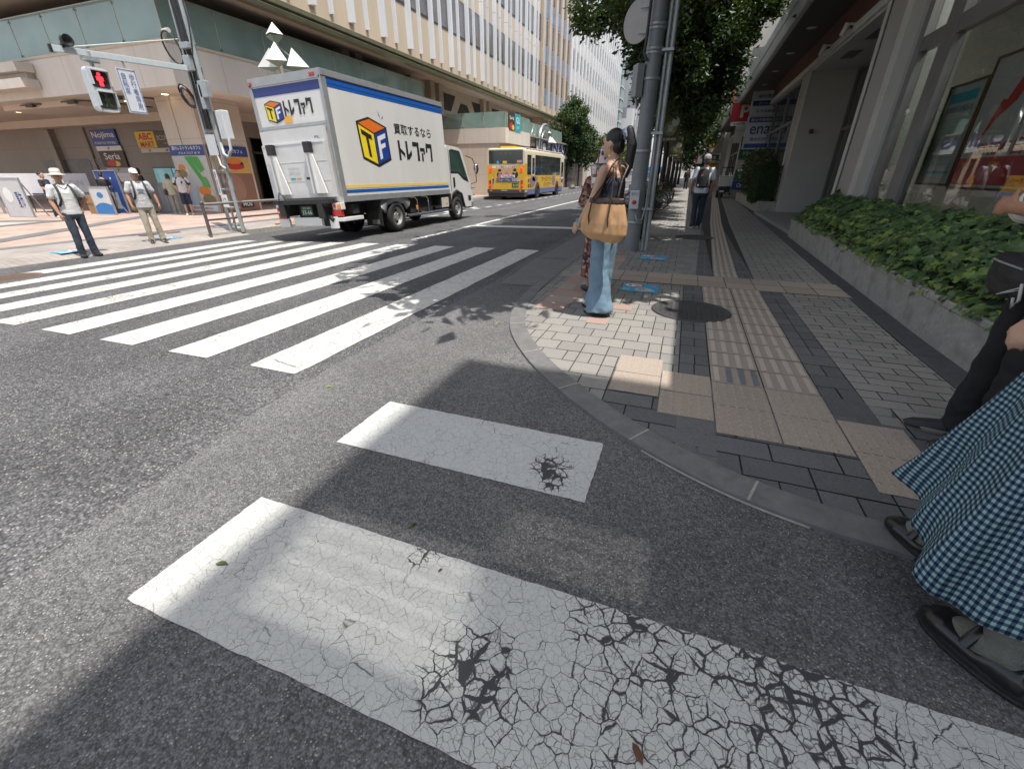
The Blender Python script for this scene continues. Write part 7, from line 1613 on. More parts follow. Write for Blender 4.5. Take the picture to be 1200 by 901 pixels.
def person(label, loc, face, h, legs='stand', arms=None, head=(0, 0), skin=None, top=None, bottom=None, shoes=None, hair='short', hat=None, vox=.011, group=None, lean=0, knee=None, feet=None, extra=None, hairmat=None, wr=.006):
    """face = ground direction looked at; joints are given for a 1.70 m body facing +Y"""
    skin = skin or M_SKIN; s = h / 1.70; rz = atan2(-face[0], face[1]); t = thing('person', label, 'person', loc, rz, group)
    t.rotation_euler = (0, lean, rz)
    S = lambda p: V(p) * s
    A = {'R': ((.185, -.01, 1.385), (.235, -.03, 1.11), (.245, .05, .87)), 'L': ((-.185, -.01, 1.385), (-.235, -.03, 1.11), (-.245, .05, .87))}
    HD = {'R': ((0, .2, -1), (1, 0, 0), .5), 'L': ((0, .2, -1), (-1, 0, 0), .5)}
    if arms:
        for k, v_ in arms.items():
            if len(v_) == 3 and isinstance(v_[0], tuple): A[k] = v_
            elif len(v_) == 6: A[k] = v_[:3]; HD[k] = v_[3:]
    K = {'R': ((.09, 0, .88), (.095, .015, .475), (.095, -.015, .07)), 'L': ((-.09, 0, .88), (-.095, .015, .475), (-.095, -.015, .07))}
    if knee: K.update(knee)
    # ---- body
    mb = MB(); Rh = Matrix.Rotation(radians(head[0]), 3, 'Z') @ Matrix.Rotation(radians(head[1]), 3, 'X'); piv = V((0, -.01, 1.47))
    hd = lambda p: (piv + Rh @ (V(p) - piv)) * s
    E_ = lambda c, r: mb.ell(hd(c), V(r) * s, 16, 12, 0, Rh)
    E_((0, .0, 1.605), (.074, .092, .105)); E_((0, .03, 1.545), (.058, .064, .062)); E_((0, .072, 1.502), (.026, .022, .02)); E_((0, .078, 1.625), (.055, .02, .014))
    for sx in (-1, 1): E_((sx * .077, -.004, 1.588), (.011, .022, .033)); E_((sx * .034, .066, 1.57), (.022, .024, .02))
    mb.cap(hd((0, .092, 1.605)), .009 * s, hd((0, .112, 1.57)), .013 * s, 8); E_((0, .09, 1.532), (.023, .012, .009))
    mb.cap(S((0, -.03, 1.36)), .06 * s, hd((0, -.005, 1.54)), .052 * s)
    mb.cap(S((0, -.01, 1.30)), .11 * s, S((0, 0, 1.0)), .105 * s); mb.cap(S((-.15, -.01, 1.375)), .052 * s, S((.15, -.01, 1.375)), .052 * s); mb.cap(S((-.06, -.015, 1.42)), .045 * s, S((.06, -.015, 1.42)), .045 * s)
    for k in 'RL':
        a, b, c = [S(p) for p in A[k]]; mb.cap(a, .05 * s, b, .038 * s); mb.cap(b, .039 * s, b + (c - b) * .35, .039 * s); mb.cap(b + (c - b) * .35, .039 * s, c, .026 * s)
        d, n, cu = HD[k]; hand_prims(mb, c, d, n, s, 1 if k == 'R' else -1, cu)
        a, b, c = [S(p) for p in K[k]]; mb.cap(a, .075 * s, b, .05 * s); mb.cap(b, .05 * s, b + (c - b) * .3, .052 * s); mb.cap(b + (c - b) * .3, .052 * s, c, .033 * s)
    body = remesh(mb, vox * s if vox > .008 else vox, 3)
    for sx in (-1, 1):
        body.ell(hd((sx * .031, .088, 1.598)), V((.014, .007, .006)) * s, 10, 6, 1, Rh); body.ell(hd((sx * .033, .092, 1.622)), V((.021, .006, .004)) * s, 10, 6, 2, Rh)
    body.ell(hd((0, .100, 1.530)), V((.021, .006, .005)) * s, 10, 6, 3, Rh)
    body.build('body', [skin, M_EYE, hairmat or M_HAIR, M_LIP], t, world=False)
    # ---- hair
    hm = hairmat or M_HAIR
    if hair:
        mb = MB(); E2 = lambda c, r: mb.ell(hd(c), V(r) * s, 18, 12, 0, Rh)
        E2((0, -.016, 1.632), (.083, .094, .090))
        if hair in ('short', 'bob', 'pony', 'long', 'grey'): E2((0, -.045, 1.575), (.072, .06, .075))
        if hair == 'bob':
            for sx in (-1, 1): E2((sx * .068, -.01, 1.56), (.025, .055, .085))
        if hair == 'long':
            E2((0, -.06, 1.5), (.08, .05, .15)); [E2((sx * .075, -.01, 1.53), (.025, .05, .11)) for sx in (-1, 1)]
        if hair == 'bun': E2((0, -.09, 1.66), (.04, .04, .04))
        if hair == 'pony':
            mb.cap(hd((0, -.09, 1.665)), .034 * s, hd((0, -.150, 1.66)), .03 * s); mb.cap(hd((0, -.150, 1.69)), .038 * s, hd((0, -.180, 1.57)), .046 * s); mb.cap(hd((0, -.180, 1.57)), .046 * s, hd((0, -.165, 1.40)), .036 * s); mb.cap(hd((0, -.165, 1.40)), .032 * s, hd((.0, -.145, 1.31)), .012 * s)
        hr = remesh(mb, max(.007, vox * .8 * s), 3, .003 * s, (60, 60, 9)); hr.build('hair', [hm], t, world=False)
        if hair == 'pony':
            mb = MB(); Rz = Rh @ Matrix.Rotation(radians(80), 3, 'X')
            for k in range(10): a = 2 * pi * k / 10; mb.ell(hd((cos(a) * .036, -.122 + .01 * sin(a * 3), 1.668 + sin(a) * .036)), .021 * s, 8, 6)
            remesh(mb, .007, 3, .003, (50, 50, 50)).build('scrunchie', [M('scrunchie', (.20, .24, .32), .8, .3, 40)], t, world=False)
    if hat:
        kind, hmats = hat; mb = MB(); C0 = hd((0, -.012, 1.645)); zz = Rh
        if kind == 'cap':
            mb.lathe([(.091 * s, -.01 * s), (.092 * s, .03 * s), (.078 * s, .07 * s), (.045 * s, .092 * s), (0, .098 * s)], C0, 20, 0, M=zz @ Matrix.Diagonal((.93, 1.08, 1)))
            pts = [(-.07, .07, .0), (-.06, .14, -.012), (-.03, .175, -.02), (.03, .175, -.02), (.06, .14, -.012), (.07, .07, .0)]
            mb.add([C0 + zz @ (V(p) * s) for p in pts] + [C0 + zz @ (V((p[0], p[1], p[2] + .008)) * s) for p in pts], [(0, 1, 2, 3, 4, 5), (11, 10, 9, 8, 7, 6)] + [(i, (i + 1) % 6, 6 + (i + 1) % 6, 6 + i) for i in range(6)], 0, True)
            mb.ell(C0 + zz @ V((0, 0, .098 * s)), .008 * s, 8, 5)
        else:
            br = .155 if kind == 'sun' else .135; dr = -.03 if kind == 'sun' else -.065
            mb.lathe([(br * s, dr * s), ((br - .005) * s, (dr + .008) * s), (.098 * s, .0), (.094 * s, .02 * s), (.084 * s, .085 * s), (.06 * s, .10 * s), (0, .105 * s)], C0, 28, 0, M=zz @ Matrix.Diagonal((.93, 1.06, 1)))
            mb.lathe([(br * s * .99, (dr - .004) * s), (.096 * s, -.006 * s)], C0, 28, 0, M=zz @ Matrix.Diagonal((.93, 1.06, 1)), caps=False)
            mb.lathe([(.0955 * s, .012 * s), (.0925 * s, .035 * s)], C0, 28, 1, M=zz @ Matrix.Diagonal((.94, 1.07, 1)), caps=False)
        mb.build('hat', hmats, t, world=False)
    # ---- clothes
    if top:
        kind, mat_, hem, loose = top[:4]; mb = MB(); g_ = loose
        ringsT = [(hem, .158 + g_ * 1.1, .115 + g_), (1.0, .152 + g_, .112 + g_), (1.15, .150 + g_, .116 + g_), (1.28, .165 + g_ * .7, .12 + g_ * .7), (1.36, .168, .105), (1.415, .115, .078), (1.445, .07, .062)]
        if kind == 'tank': ringsT = [(hem, .142 + g_, .108 + g_), (1.08, .128 + g_, .103 + g_), (1.18, .135 + g_, .112 + g_), (1.27, .142 + g_, .12 + g_), (1.315, .125, .112)]
        if kind == 'dress': ringsT = [(hem, .215 + g_, .19 + g_), (.75, .18 + g_, .155 + g_), (1.0, .158 + g_, .12 + g_), (1.15, .145 + g_, .112 + g_), (1.28, .165, .118), (1.37, .16, .1), (1.415, .11, .078), (1.445, .07, .062)]
        mb.loft([[p * s for p in ring(z, rx, ry, 0, -.006)] for z, rx, ry in ringsT])
        sl = top[4] if len(top) > 4 else .6
        if kind != 'tank':
            for k in 'RL':
                a, b, c = [S(p) for p in A[k]]
                mb.cap(a + (S((0, -.01, 1.345)) - a) * .6, .072 * s, a, .067 * s)
                if sl <= 1: mb.cap(a, .068 * s, a + (b - a) * sl, (.062 + g_ * .35) * s)
                else: mb.cap(a, .066 * s, b, (.053 + g_ * .3) * s); mb.cap(b, (.054 + g_ * .3) * s, b + (c - b) * (sl - 1), (.046 + g_ * .3) * s)
        cm = remesh(mb, max(.008, vox * s), 4, wr * s, (11, 11, 16)); cm.build({'tank': 'tank_top', 'dress': 'dress', 'tee': 'shirt'}.get(kind, 'shirt'), mat_, t, world=False)
    if bottom:
        kind, mat_ = bottom[:2]; mb = MB()
        if kind != 'none':
            mb.loft([[p * s for p in ring(z, rx, ry, 0, -.004)] for z, rx, ry in ((1.0, .142, .105), (.95, .155, .115), (.88, .165, .122), (.82, .16, .115), (.78, .13, .10))])
            for k in 'RL':
                a, b, c = [S(p) for p in K[k]]
                if kind == 'jeans': prof = ((a, .097), (a + (b - a) * .5, .098), (b, .096), (b + (c - b) * .5, .112), (c + (b - c) * .02, .142))
                elif kind == 'shorts': prof = ((a, .094), (a + (b - a) * .6, .088), (b + (c - b) * .12, .088))
                elif kind == 'slim': prof = ((a, .088), (b, .062), (b + (c - b) * .4, .058), (c, .05))
                else: prof = ((a, .093), (a + (b - a) * .5, .08), (b, .070), (b + (c - b) * .5, .068), (c + (b - c) * .0, .066))
                pts_ = []; rs_ = []
                for (p, r), (q_, r2) in zip(prof, prof[1:]):
                    for i_ in range(6): pts_.append(p + (q_ - p) * i_ / 6); rs_.append((r + (r2 - r) * i_ / 6) * s)
                pts_.append(prof[-1][0]); rs_.append(prof[-1][1] * s); pts_[-1] = pts_[-1] - V((0, 0, .035 * s if kind != 'shorts' else 0)); mb.tube(pts_, rs_, 18); mb.cap(a, prof[0][1] * s, a + V((0, 0, .02)), prof[0][1] * s * .9)
            cm = remesh(mb, max(.009, vox * s), 3, (lambda p, w_=wr * 1.5 * s, h_=s: w_ * (1 + .9 * max(0, 1 - p.z / (.5 * h_)))), (9, 9, 8)); cm.build('trousers' if kind != 'shorts' else 'shorts', mat_, t, world=False)
    if shoes:
        mats_, style = shoes[:2]
        for i, k in enumerate('RL'):
            c = S(K[k][2]); d = (feet or {}).get(k, (.15 if k == 'R' else -.15, 1)); d = V((*d, 0)).normalized(); o = V((c.x, c.y, 0)) - d * .065 * s
            shoe(o, d, .27 * s, .10 * s, .085 * s, t, mats_, style)
    if extra: extra(t, s, S, hd, A, K)
    return t
def straps(t, s, mat_, w_=.022):
    for sx in (-1, 1):
        mb = MB(); pts = [(sx * .10, -.135, 1.32), (sx * .105, -.10, 1.425), (sx * .11, 0, 1.445), (sx * .115, .085, 1.40), (sx * .125, .137, 1.28), (sx * .14, .135, 1.14), (sx * .165, .06, 1.04), (sx * .14, -.12, 1.0)]
        q = [V(p) * s for p in pts]; mb.tube(q, w_ * s, 8, flat=.35); mb.build('strap', mat_, t, world=False)
def backpack(label, loc, face, s, mats, owner_rot=None):
    t = thing('backpack', label, 'backpack', loc, atan2(-face[0], face[1])); mb = MB()
    prof = []
    for z, w_, d0, d1 in ((.98, .11, -.13, -.22), (1.0, .135, -.125, -.25), (1.1, .145, -.125, -.275), (1.25, .14, -.13, -.26), (1.36, .12, -.135, -.22), (1.42, .07, -.14, -.18)):
        r = []
        for i in range(16): a = 2 * pi * i / 16; r.append(V((w_ * cos(a) * (1.0), (d0 + d1) / 2 + (d0 - d1) / 2 * sin(a), z)) * s)
        prof.append(r)
    mb.loft(prof); m = remesh(mb, .012, 3, .006, (20, 20, 20)); m.build('bag_body', mats[0], t, world=False)
    mb = MB(); mb.loft([[V((.09 * cos(a), -.262 - .035 * max(0, sin(a + pi)) - .0 , z)) * s for a in [2 * pi * i / 12 for i in range(12)]] for z in (1.02, 1.06, 1.14, 1.17)]); mb.build('pocket', mats[0], t, world=False)
    mb = MB(); mb.box(V((-.03, -.277, 1.27)) * s, (.05, .01, .03), 0); mb.box(V((-.09, -.268, 1.04)) * s, (.025, .012, .05), 1); mb.build('patch', [mats[1], white], t, world=False)
    return t
m_strapb = M('strap_dark', (.03, .033, .045), .8, .1)
w_tee = cl('white_tee', (.60, .60, .60)); g_tee = cl('grey_tee', (.46, .47, .48), v=.2, sc=30); jeans = cl('jeans_dark', (.035, .05, .075), v=.3, sc=9); beige = cl('beige_trousers', (.40, .36, .28)); m_blksh = M('shoe_black', (.02, .02, .022), .5, .2); m_sole = M('sole_black', (.03, .03, .03), .7); m_wsole = M('sole_white', (.55, .55, .53), .6); m_hatw = cl('hat_white', (.58, .55, .46)); m_hatg = cl('hat_band', (.42, .40, .34)); blackc = cl('black_cloth', (.018, .018, .021)); navyc = cl('navy_cloth', (.02, .027, .055))
CAMD = lambda x, y: (-x, -y)
# --- the two men across the road
def man1x(t, s, S, hd, A, K):
    straps(t, s, m_strapb)
    mb = MB(); mb.loft([[V((.10 * cos(a), .128 + .004 * sin(a) + .0 * z, z)) * s for a in [0, 1, 2, 3, 4, 5]] for z in (1.0, 1.0)]) if False else None
    mb = MB(); mb.tube([V((-.07, .055, 1.44)) * s, V((-.04, .085, 1.40)) * s, V((0, .095, 1.36)) * s, V((.04, .085, 1.40)) * s, V((.07, .055, 1.44)) * s], .016 * s, 6); mb.build('collar', w_tee, t, world=False)
m1 = person('man in white sun hat, white polo shirt and dark jeans at the far kerb', (-11.0, 5.28, -.175), (1, -.12), 1.53, arms={'R': ((.185, -.01, 1.385), (.25, -.02, 1.12), (.24, .10, .88), (.0, .35, -1), (1, .2, 0), .7), 'L': ((-.185, -.01, 1.385), (-.34, -.06, 1.16), (-.23, -.12, .99), (.8, -.2, -.4), (-.3, -.9, 0), .6)}, head=(-22, 4), skin=M_SKIN2, top=('tee', w_tee, .86, .016, .62), bottom=('trousers', jeans), shoes=((m_blksh, m_sole), 'sneaker'), hat=('sun', [m_hatw, m_hatg]), knee={'R': ((.09, 0, .88), (.10, .02, .475), (.115, -.01, .07)), 'L': ((-.09, 0, .88), (-.10, .01, .475), (-.12, -.015, .07))}, extra=man1x, hairmat=M('hair_grey', (.08, .075, .07), .5, .3, 30))
backpack('dark backpack worn by the man in the white sun hat', (-11.0, 5.28, -.175), (1, -.12), .9, [blackc, navyc])
def man2x(t, s, S, hd, A, K):
    straps(t, s, m_strapb)
    mb = MB(); mb.face(*[V((.075 * cos(a * pi / 8), .151, 1.24 + .035 * sin(a * pi / 8))) * s for a in range(16)]); mb.build('shirt_print', M('print_bluegrey', (.16, .18, .24), .8, .3, 30), t, world=False)
m2 = person('man in white cap, light grey T-shirt and beige trousers waiting at the far kerb', (-11.42, 6.85, -.12), (1, -.42), 1.50, arms={'R': ((.185, -.01, 1.385), (.27, -.02, 1.13), (.27, .07, .90), (-.05, .25, -1), (.9, .3, 0), .8), 'L': ((-.185, -.01, 1.385), (-.27, -.02, 1.13), (-.29, .06, .90), (-.05, .2, -1), (-.9, .3, 0), .8)}, head=(4, 0), skin=M_SKIN2, top=('tee', g_tee, .83, .024, .62), bottom=('trousers', beige), shoes=((m_blksh, m_wsole), 'sneaker'), hat=('cap', [cl('cap_white', (.66, .66, .66))]), knee={'R': ((.09, 0, .88), (.10, .02, .475), (.10, -.01, .07)), 'L': ((-.09, 0, .88), (-.115, .01, .475), (-.15, -.015, .07))}, extra=man2x, hairmat=_mats['hair_grey'])
backpack('dark backpack worn by the man in the white cap', (-11.42, 6.85, -.12), (1, -.42), .88, [blackc, navyc])
# --- people before the store
person('woman in navy apron and dark T-shirt standing by the poster stands', (-21.3, 9.8, -.12), (.75, .45), 1.47, arms={'R': ((.185, -.01, 1.385), (.22, .03, 1.11), (.16, .22, .98), (-.1, .9, -.4), (.8, .3, .3), .4)}, head=(0, 8), top=('tee', cl('dark_tee', (.03, .03, .034)), .86, .012, .6), bottom=('trousers', navyc), shoes=((m_wsole, m_wsole), 'sneaker'), hair='bun', vox=.014, extra=lambda t, s, S, hd, A, K: MB().loft([[V((rx * cos(a), ry * sin(a) - .0, z)) * s for a in [pi * i / 12 for i in range(13)] ] for z, rx, ry in ((.5, .20, .17), (.8, .19, .16), (1.05, .17, .15), (1.3, .14, .145), (1.36, .09, .13))], caps=False).build('apron', M('apron_navy', (.02, .03, .09), .8, .2, 20), t, world=False, solid=.006))
person('dark haired woman in dark clothes with a hand raised to her face', (-21.6, 11.75, -.12), (.8, -.3), 1.33, arms={'L': ((-.185, -.01, 1.385), (-.22, .14, 1.2), (-.10, .17, 1.45), (.3, -.1, 1), (-.5, .8, 0), .8)}, head=(10, -14), top=('tee', blackc, .84, .012, .9), bottom=('trousers', blackc), hair='long', shoes=((m_blksh, m_sole), 'sneaker'), vox=.014)
person('person in black T-shirt bending over the table with their back turned', (-21.15, 11.5, -.12), (-.5, .8), 1.48, arms={'R': ((.185, -.01, 1.385), (.22, .10, 1.13), (.12, .30, 1.02), (0, 1, -.2), (0, .2, 1), .5), 'L': ((-.185, -.01, 1.385), (-.22, .10, 1.13), (-.12, .3, 1.02), (0, 1, -.2), (0, .2, 1), .5)}, head=(10, -20), top=('tee', blackc, .84, .012, .6), bottom=('trousers', blackc), shoes=((m_blksh, m_sole), 'sneaker'), vox=.014)
person('dark haired person standing in the shade behind the man in the white cap', (-20.3, 12.35, -.12), (.2, .9), 1.62, head=(20, 0), top=('tee', blackc, .84, .012, .6), bottom=('trousers', blackc), hair='bob', shoes=((m_blksh, m_sole), 'sneaker'), vox=.014)
person('person in cream top and beige trousers with a brown shoulder bag beside the pillar', (-19.0, 12.55, -.12), (-.6, .75), 1.42, head=(-20, 0), top=('tee', cl('cream_top', (.42, .42, .30)), .80, .02, .95), bottom=('trousers', cl('stone_trousers', (.30, .27, .22))), shoes=((m_wsole, m_wsole), 'sneaker'), hair='bob', hairmat=M('hair_brown', (.06, .035, .025), .5, .3, 30), vox=.014, extra=lambda t, s, S, hd, A, K: MB().box(V((-.24, -.02, .92)) * s, (.10, .22, .2)).build('shoulder_bag', M('bag_brown', (.075, .035, .03), .6, .2), t, world=False, bevel=.03))
rag = cl('raglan_white', (.55, .53, .55))
def ragx(t, s, S, hd, A, K):
    for k in 'RL':
        a, b, c = [S(p) for p in A[k]]; mb = MB(); mb.cap(a + (S((0, -.01, 1.38)) - a) * .35, .071 * s, a + (b - a) * .72, .068 * s); mb.build('sleeve', navyc, t, world=False)
    mb = MB(); mb.box(V((-.03, .142, 1.26)) * s, (.04, .006, .08)); mb.build('shirt_print', blackc, t, world=False)
person('person in white shirt with navy sleeves and dark shorts by the food poster', (-17.75, 12.15, -.12), (1, -.8), 1.54, arms={'L': ((-.185, -.01, 1.385), (-.27, -.03, 1.14), (-.2, .08, .93), (.4, .3, -.7), (-.8, .3, 0), .6), 'R': ((.185, -.01, 1.385), (.25, -.04, 1.14), (.17, .02, .93), (-.3, .2, -.7), (.8, .3, 0), .6)}, top=('tee', rag, .86, .014, .6), bottom=('shorts', navyc), shoes=((m_wsole, m_wsole), 'sneaker'), head=(0, 2), vox=.013, extra=ragx)
# --- right pavement
def walkx(t, s, S, hd, A, K): straps(t, s, m_strapb, .03)
person('man in grey cap, white T-shirt and dark trousers walking away along the pavement', (.30, 12.75, .03), (-.04, 1), 1.67, head=(-18, 3), lean=radians(1.5), arms={'R': ((.185, -.01, 1.385), (.24, -.07, 1.12), (.25, .02, .88), (0, .3, -1), (1, 0, 0), .8), 'L': ((-.185, -.01, 1.385), (-.235, -.02, 1.12), (-.24, .10, .90), (0, .3, -1), (-1, 0, 0), .8)}, skin=M_SKIN2, top=('tee', cl('tee_paleblue', (.52, .56, .62)), .85, .02, .68), bottom=('trousers', navyc), shoes=((M('shoe_pale', (.4, .4, .4), .6, .3, 30), m_wsole), 'sneaker'), hat=('cap', [cl('cap_grey', (.34, .34, .33))]), hairmat=_mats['hair_grey'], knee={'R': ((.09, 0, .88), (.10, .07, .48), (.08, -.02, .07)), 'L': ((-.09, 0, .88), (-.075, .01, .475), (-.06, -.16, .085))}, extra=walkx)
backpack('black backpack with an orange patch on the walking man', (.30, 12.75, .03), (-.04, 1), .98, [blackc, P_('patch_orange', (.4, .16, .03))])
person('far pedestrian in grey shirt and dark trousers beside the delivery scooter', (1.55, 37.5, .03), (.1, -1), 1.66, top=('tee', cl('grey_shirt', (.16, .16, .165)), .86, .02, .7), bottom=('trousers', blackc), shoes=((m_blksh, m_sole), 'sneaker'), vox=.02)
person('far pedestrian in black clothes left of the walking man', (-.25, 46, .03), (0, -1), 1.7, top=('tee', blackc, .8, .02, 1.6), bottom=('trousers', blackc), shoes=((m_blksh, m_sole), 'sneaker'), vox=.02)
# --- woman with the tan bag at the corner
denim = cl('denim_pale', (.155, .245, .33), v=.22, sc=7)
WF = (-1, .30); WL = (-.66, 4.30, .035)
def wx(t, s, S, hd, A, K):
    mb = MB(); 
    for sx in (-1, 1): mb.tube([V((sx * .095, .09, 1.30)) * s, V((sx * .10, .06, 1.40)) * s, V((sx * .10, -.01, 1.428)) * s, V((sx * .095, -.08, 1.39)) * s, V((sx * .085, -.105, 1.28)) * s], .010 * s, 6, flat=.5)
    mb.build('shoulder_strap', navyc, t, world=False)
    mb = MB(); e = hd((-.083, -.002, 1.555)); mb.tube([e, e - V((0, 0, .02)), e - V((0, 0, .055))], .004, 5); mb.ell(e - V((0, 0, .06)), .008, 8, 5); mb.build('earring', M('gold', (.6, .42, .15), .25, .1, metal=.9), t, world=False)
    w_ = S(A['L'][2]); mb = MB(); mb.lathe([(.03, -.02), (.034, 0), (.03, .02)], w_, 12, caps=False); mb.lathe([(.031, .025), (.034, .035), (.031, .045)], w_, 12, 1, caps=False); mb.build('bracelet', [M('bracelet', (.3, .27, .2), .5, .4, 60), teal], t, world=False)
person('woman with long black ponytail, dark top and wide pale jeans waiting at the corner', WL, WF, 1.60, head=(0, -3), arms={'L': ((-.178, -.01, 1.375), (-.225, .07, 1.10), (-.17, .22, .90), (.1, .7, -.7), (-.9, .1, .3), .7), 'R': ((.178, -.01, 1.375), (.22, .05, 1.11), (.17, .26, 1.05), (-.2, .8, .35), (.8, .3, 0), .9)}, top=('tank', cl('knit_navy', (.018, .022, .04), v=.4, sc=90), .90, .012), bottom=('jeans', denim), shoes=None, hair='pony', vox=.0085, wr=.008, knee={'R': ((.09, 0, .88), (.095, .03, .475), (.095, .08, .07)), 'L': ((-.09, 0, .88), (-.095, .0, .475), (-.105, -.05, .07))}, extra=wx)
wt = C.objects[-1]
wt = [o for o in C.objects if o.get('label', '').startswith('woman with long black ponytail')][0]
for sx, y in ((.095, .08), (-.105, -.05)):   # sandals
    mb = MB(); o = V((sx, y - .07, 0)); mb.loft([[o + V((.045 * cos(a) * (1 if sin(a) > 0 else .85), .115 + .125 * sin(a), z)) for a in [2 * pi * i / 18 for i in range(18)]] for z in (.002, .03)]); mb.tube([o + V((-.046, .17, .03)), o + V((-.03, .17, .06)), o + V((.03, .17, .06)), o + V((.046, .17, .03))], .014, 6, flat=1.5); sd_ = mb.build('sandal', M('sandal_dark', (.03, .022, .02), .6), wt, world=False)
    mb = MB()
    for i in range(5): mb.cap(o + V((-.032 + .016 * i, .15, .042)), .011, o + V((-.034 + .017 * i, .222 - .008 * abs(i - 1.5), .038)), .0085, 8)
    mb.cap(o + V((0, .03, .055)), .032, o + V((0, .15, .045)), .03); remesh(mb, .006, 2).build('foot', M_SKIN, sd_, world=False)
# tan tote bag hanging from her left shoulder
bt = thing('tote_bag', 'large tan tote bag with dark brown band and straps on the shoulder of the woman', 'bag', (WL[0] + .10, WL[1] - .02, WL[2] + .10), atan2(-WF[0], WF[1])); bt.scale = (.9, .86, .9)
m_tan = M('tan_canvas', (.47, .275, .135), .8, .15, 7, bump=.3, bscale=250, stain=.12); m_bleath = M('brown_leather', (.045, .028, .022), .35, .3, 14, bump=.2)
mb = MB(); rings = []
for z, w_, d_, cy in ((.69, .13, .03, .02), (.71, .195, .06, .02), (.77, .258, .092, .025), (.86, .26, .088, .025), (.98, .222, .062, .02), (1.04, .196, .045, .015)):
    rings.append([V((-.275 - d_ * 0 + d_ * sin(a) * 1.0, cy + w_ * cos(a) * (1 if abs(cos(a)) < .99 else 1), z + .012 * cos(a) * (z < .8))) for a in [2 * pi * i / 28 for i in range(28)]])
mb.loft(rings); bm_ = remesh(mb, .0095, 3, .013, (15, 12, 4)); bm_.build('bag_body', m_tan, bt, world=False)
mb = MB(); mb.loft([[V((-.272 + d_ * sin(a), cy + w_ * cos(a), z)) for a in [2 * pi * i / 28 for i in range(28)]] for z, w_, d_, cy in ((1.035, .200, .05, .015), (1.065, .196, .046, .012), (1.09, .19, .04, .01))]); remesh(mb, .0095, 2, .004, (20, 20, 8)).build('top_band', m_bleath, bt, world=False)
mb = MB()
mb.tube([(-.325, -.06, .76), (-.372, -.062, .9), (-.33, -.06, 1.06), (-.28, -.045, 1.2), (-.215, -.03, 1.36), (-.165, -.025, 1.405), (-.10, -.02, 1.42), (-.10, -.10, 1.36), (-.2, -.10, 1.25), (-.26, -.1, 1.1)], .011, 6, flat=.6)
mb.tube([(-.325, .155, .80), (-.365, .155, .92), (-.325, .15, 1.07), (-.3, .06, 1.2), (-.23, .015, 1.36), (-.17, .0, 1.412), (-.10, 0, 1.43)], .011, 6, flat=.6)
mb.build('strap', m_bleath, bt, world=False)
# her companion, half hidden: bucket hat, patterned dress, red drink
def patmat():
    m = M('dress_pattern', (.10, .04, .035), .85, .2, 8); nt = m.node_tree; L = nt.links.new; b = nt.nodes['Principled BSDF']; tc = NN(nt, 'ShaderNodeTexCoord'); v = NN(nt, 'ShaderNodeTexVoronoi'); v.inputs['Scale'].default_value = 26; L(tc.outputs['Object'], v.inputs['Vector'])
    r = NN(nt, 'ShaderNodeValToRGB'); r.color_ramp.interpolation = 'CONSTANT'; e = r.color_ramp.elements; e[0].color = (.05, .02, .022, 1); e[1].position = .5; e[1].color = (.20, .085, .06, 1); q = e.new(.8); q.color = (.33, .24, .18, 1); s_ = NN(nt, 'ShaderNodeSeparateColor'); L(v.outputs['Color'], s_.inputs[0]); L(s_.outputs[0], r.inputs[0]); L(r.outputs[0], b.inputs['Base Color']); return m
CL = (-.87, 5.16, .035); CF = (-.5, .9)
def hatspots(t, s, S, hd, A, K):
    mb = MB()
    for a, z in ((3.6, 1.69), (4.2, 1.71), (4.7, 1.68), (5.3, 1.7), (2.9, 1.7), (4.0, 1.62), (4.9, 1.63)): mb.ell(hd((.092 * cos(a), -.012 + .098 * sin(a), z)), (.02 * s, .02 * s, .024 * s), 8, 6)
    mb.build('hat_motif', M('motif_dark', (.05, .05, .03), .8, .5, 60), t, world=False)
person('woman in bucket hat and brown patterned dress half hidden behind the ponytailed woman', CL, CF, 1.47, head=(15, 0), arms={'L': ((-.18, -.01, 1.375), (-.23, .08, 1.14), (-.12, .25, 1.22), (.2, .8, .5), (-.8, .3, .3), 1.0)}, skin=M_SKIN2, top=('dress', patmat(), .2, .0, 1.0), bottom=('none', None), shoes=((m_blksh, m_sole), 'sneaker'), hair='bob', hat=('bucket', [cl('bucket_white', (.52, .50, .48)), cl('bucket_band', (.40, .39, .37))]), vox=.011, extra=hatspots)
t = thing('drink_cup', 'clear plastic cup of orange red iced drink with a red straw', 'cup', (-.93, 4.95, 1.26))
o = V((-.93, 4.95, 1.26))
mb = MB(); mb.lathe([(.036, -.09), (.044, .04), (0, .04)], o, 20); mb.build('drink', M('drink_red', (.68, .09, .03), .15, .12, 20, coat=.6), t)
mb = MB(); mb.lathe([(.037, -.092), (.046, .06), (.05, .09)], o, 20, caps=False); mb.lathe([(.052, .09), (.052, .1), (.045, .125), (.02, .14), (0, .141)], o, 20); mb.build('cup', glass_mat('clear_plastic', (.85, .82, .82), .15, .08, body=.25, bodycol=(.6, .5, .5)), t)
mb = MB(); mb.tube([o + V((0, 0, -.06)), o + V((.03, -.01, .22))], .006, 6); mb.build('straw', P_('straw_red', (.6, .03, .06)), t)
mb = MB(); mb.box(o + V((.0, -.044, -.02)), (.04, .006, .055)); mb.build('label', white, t)
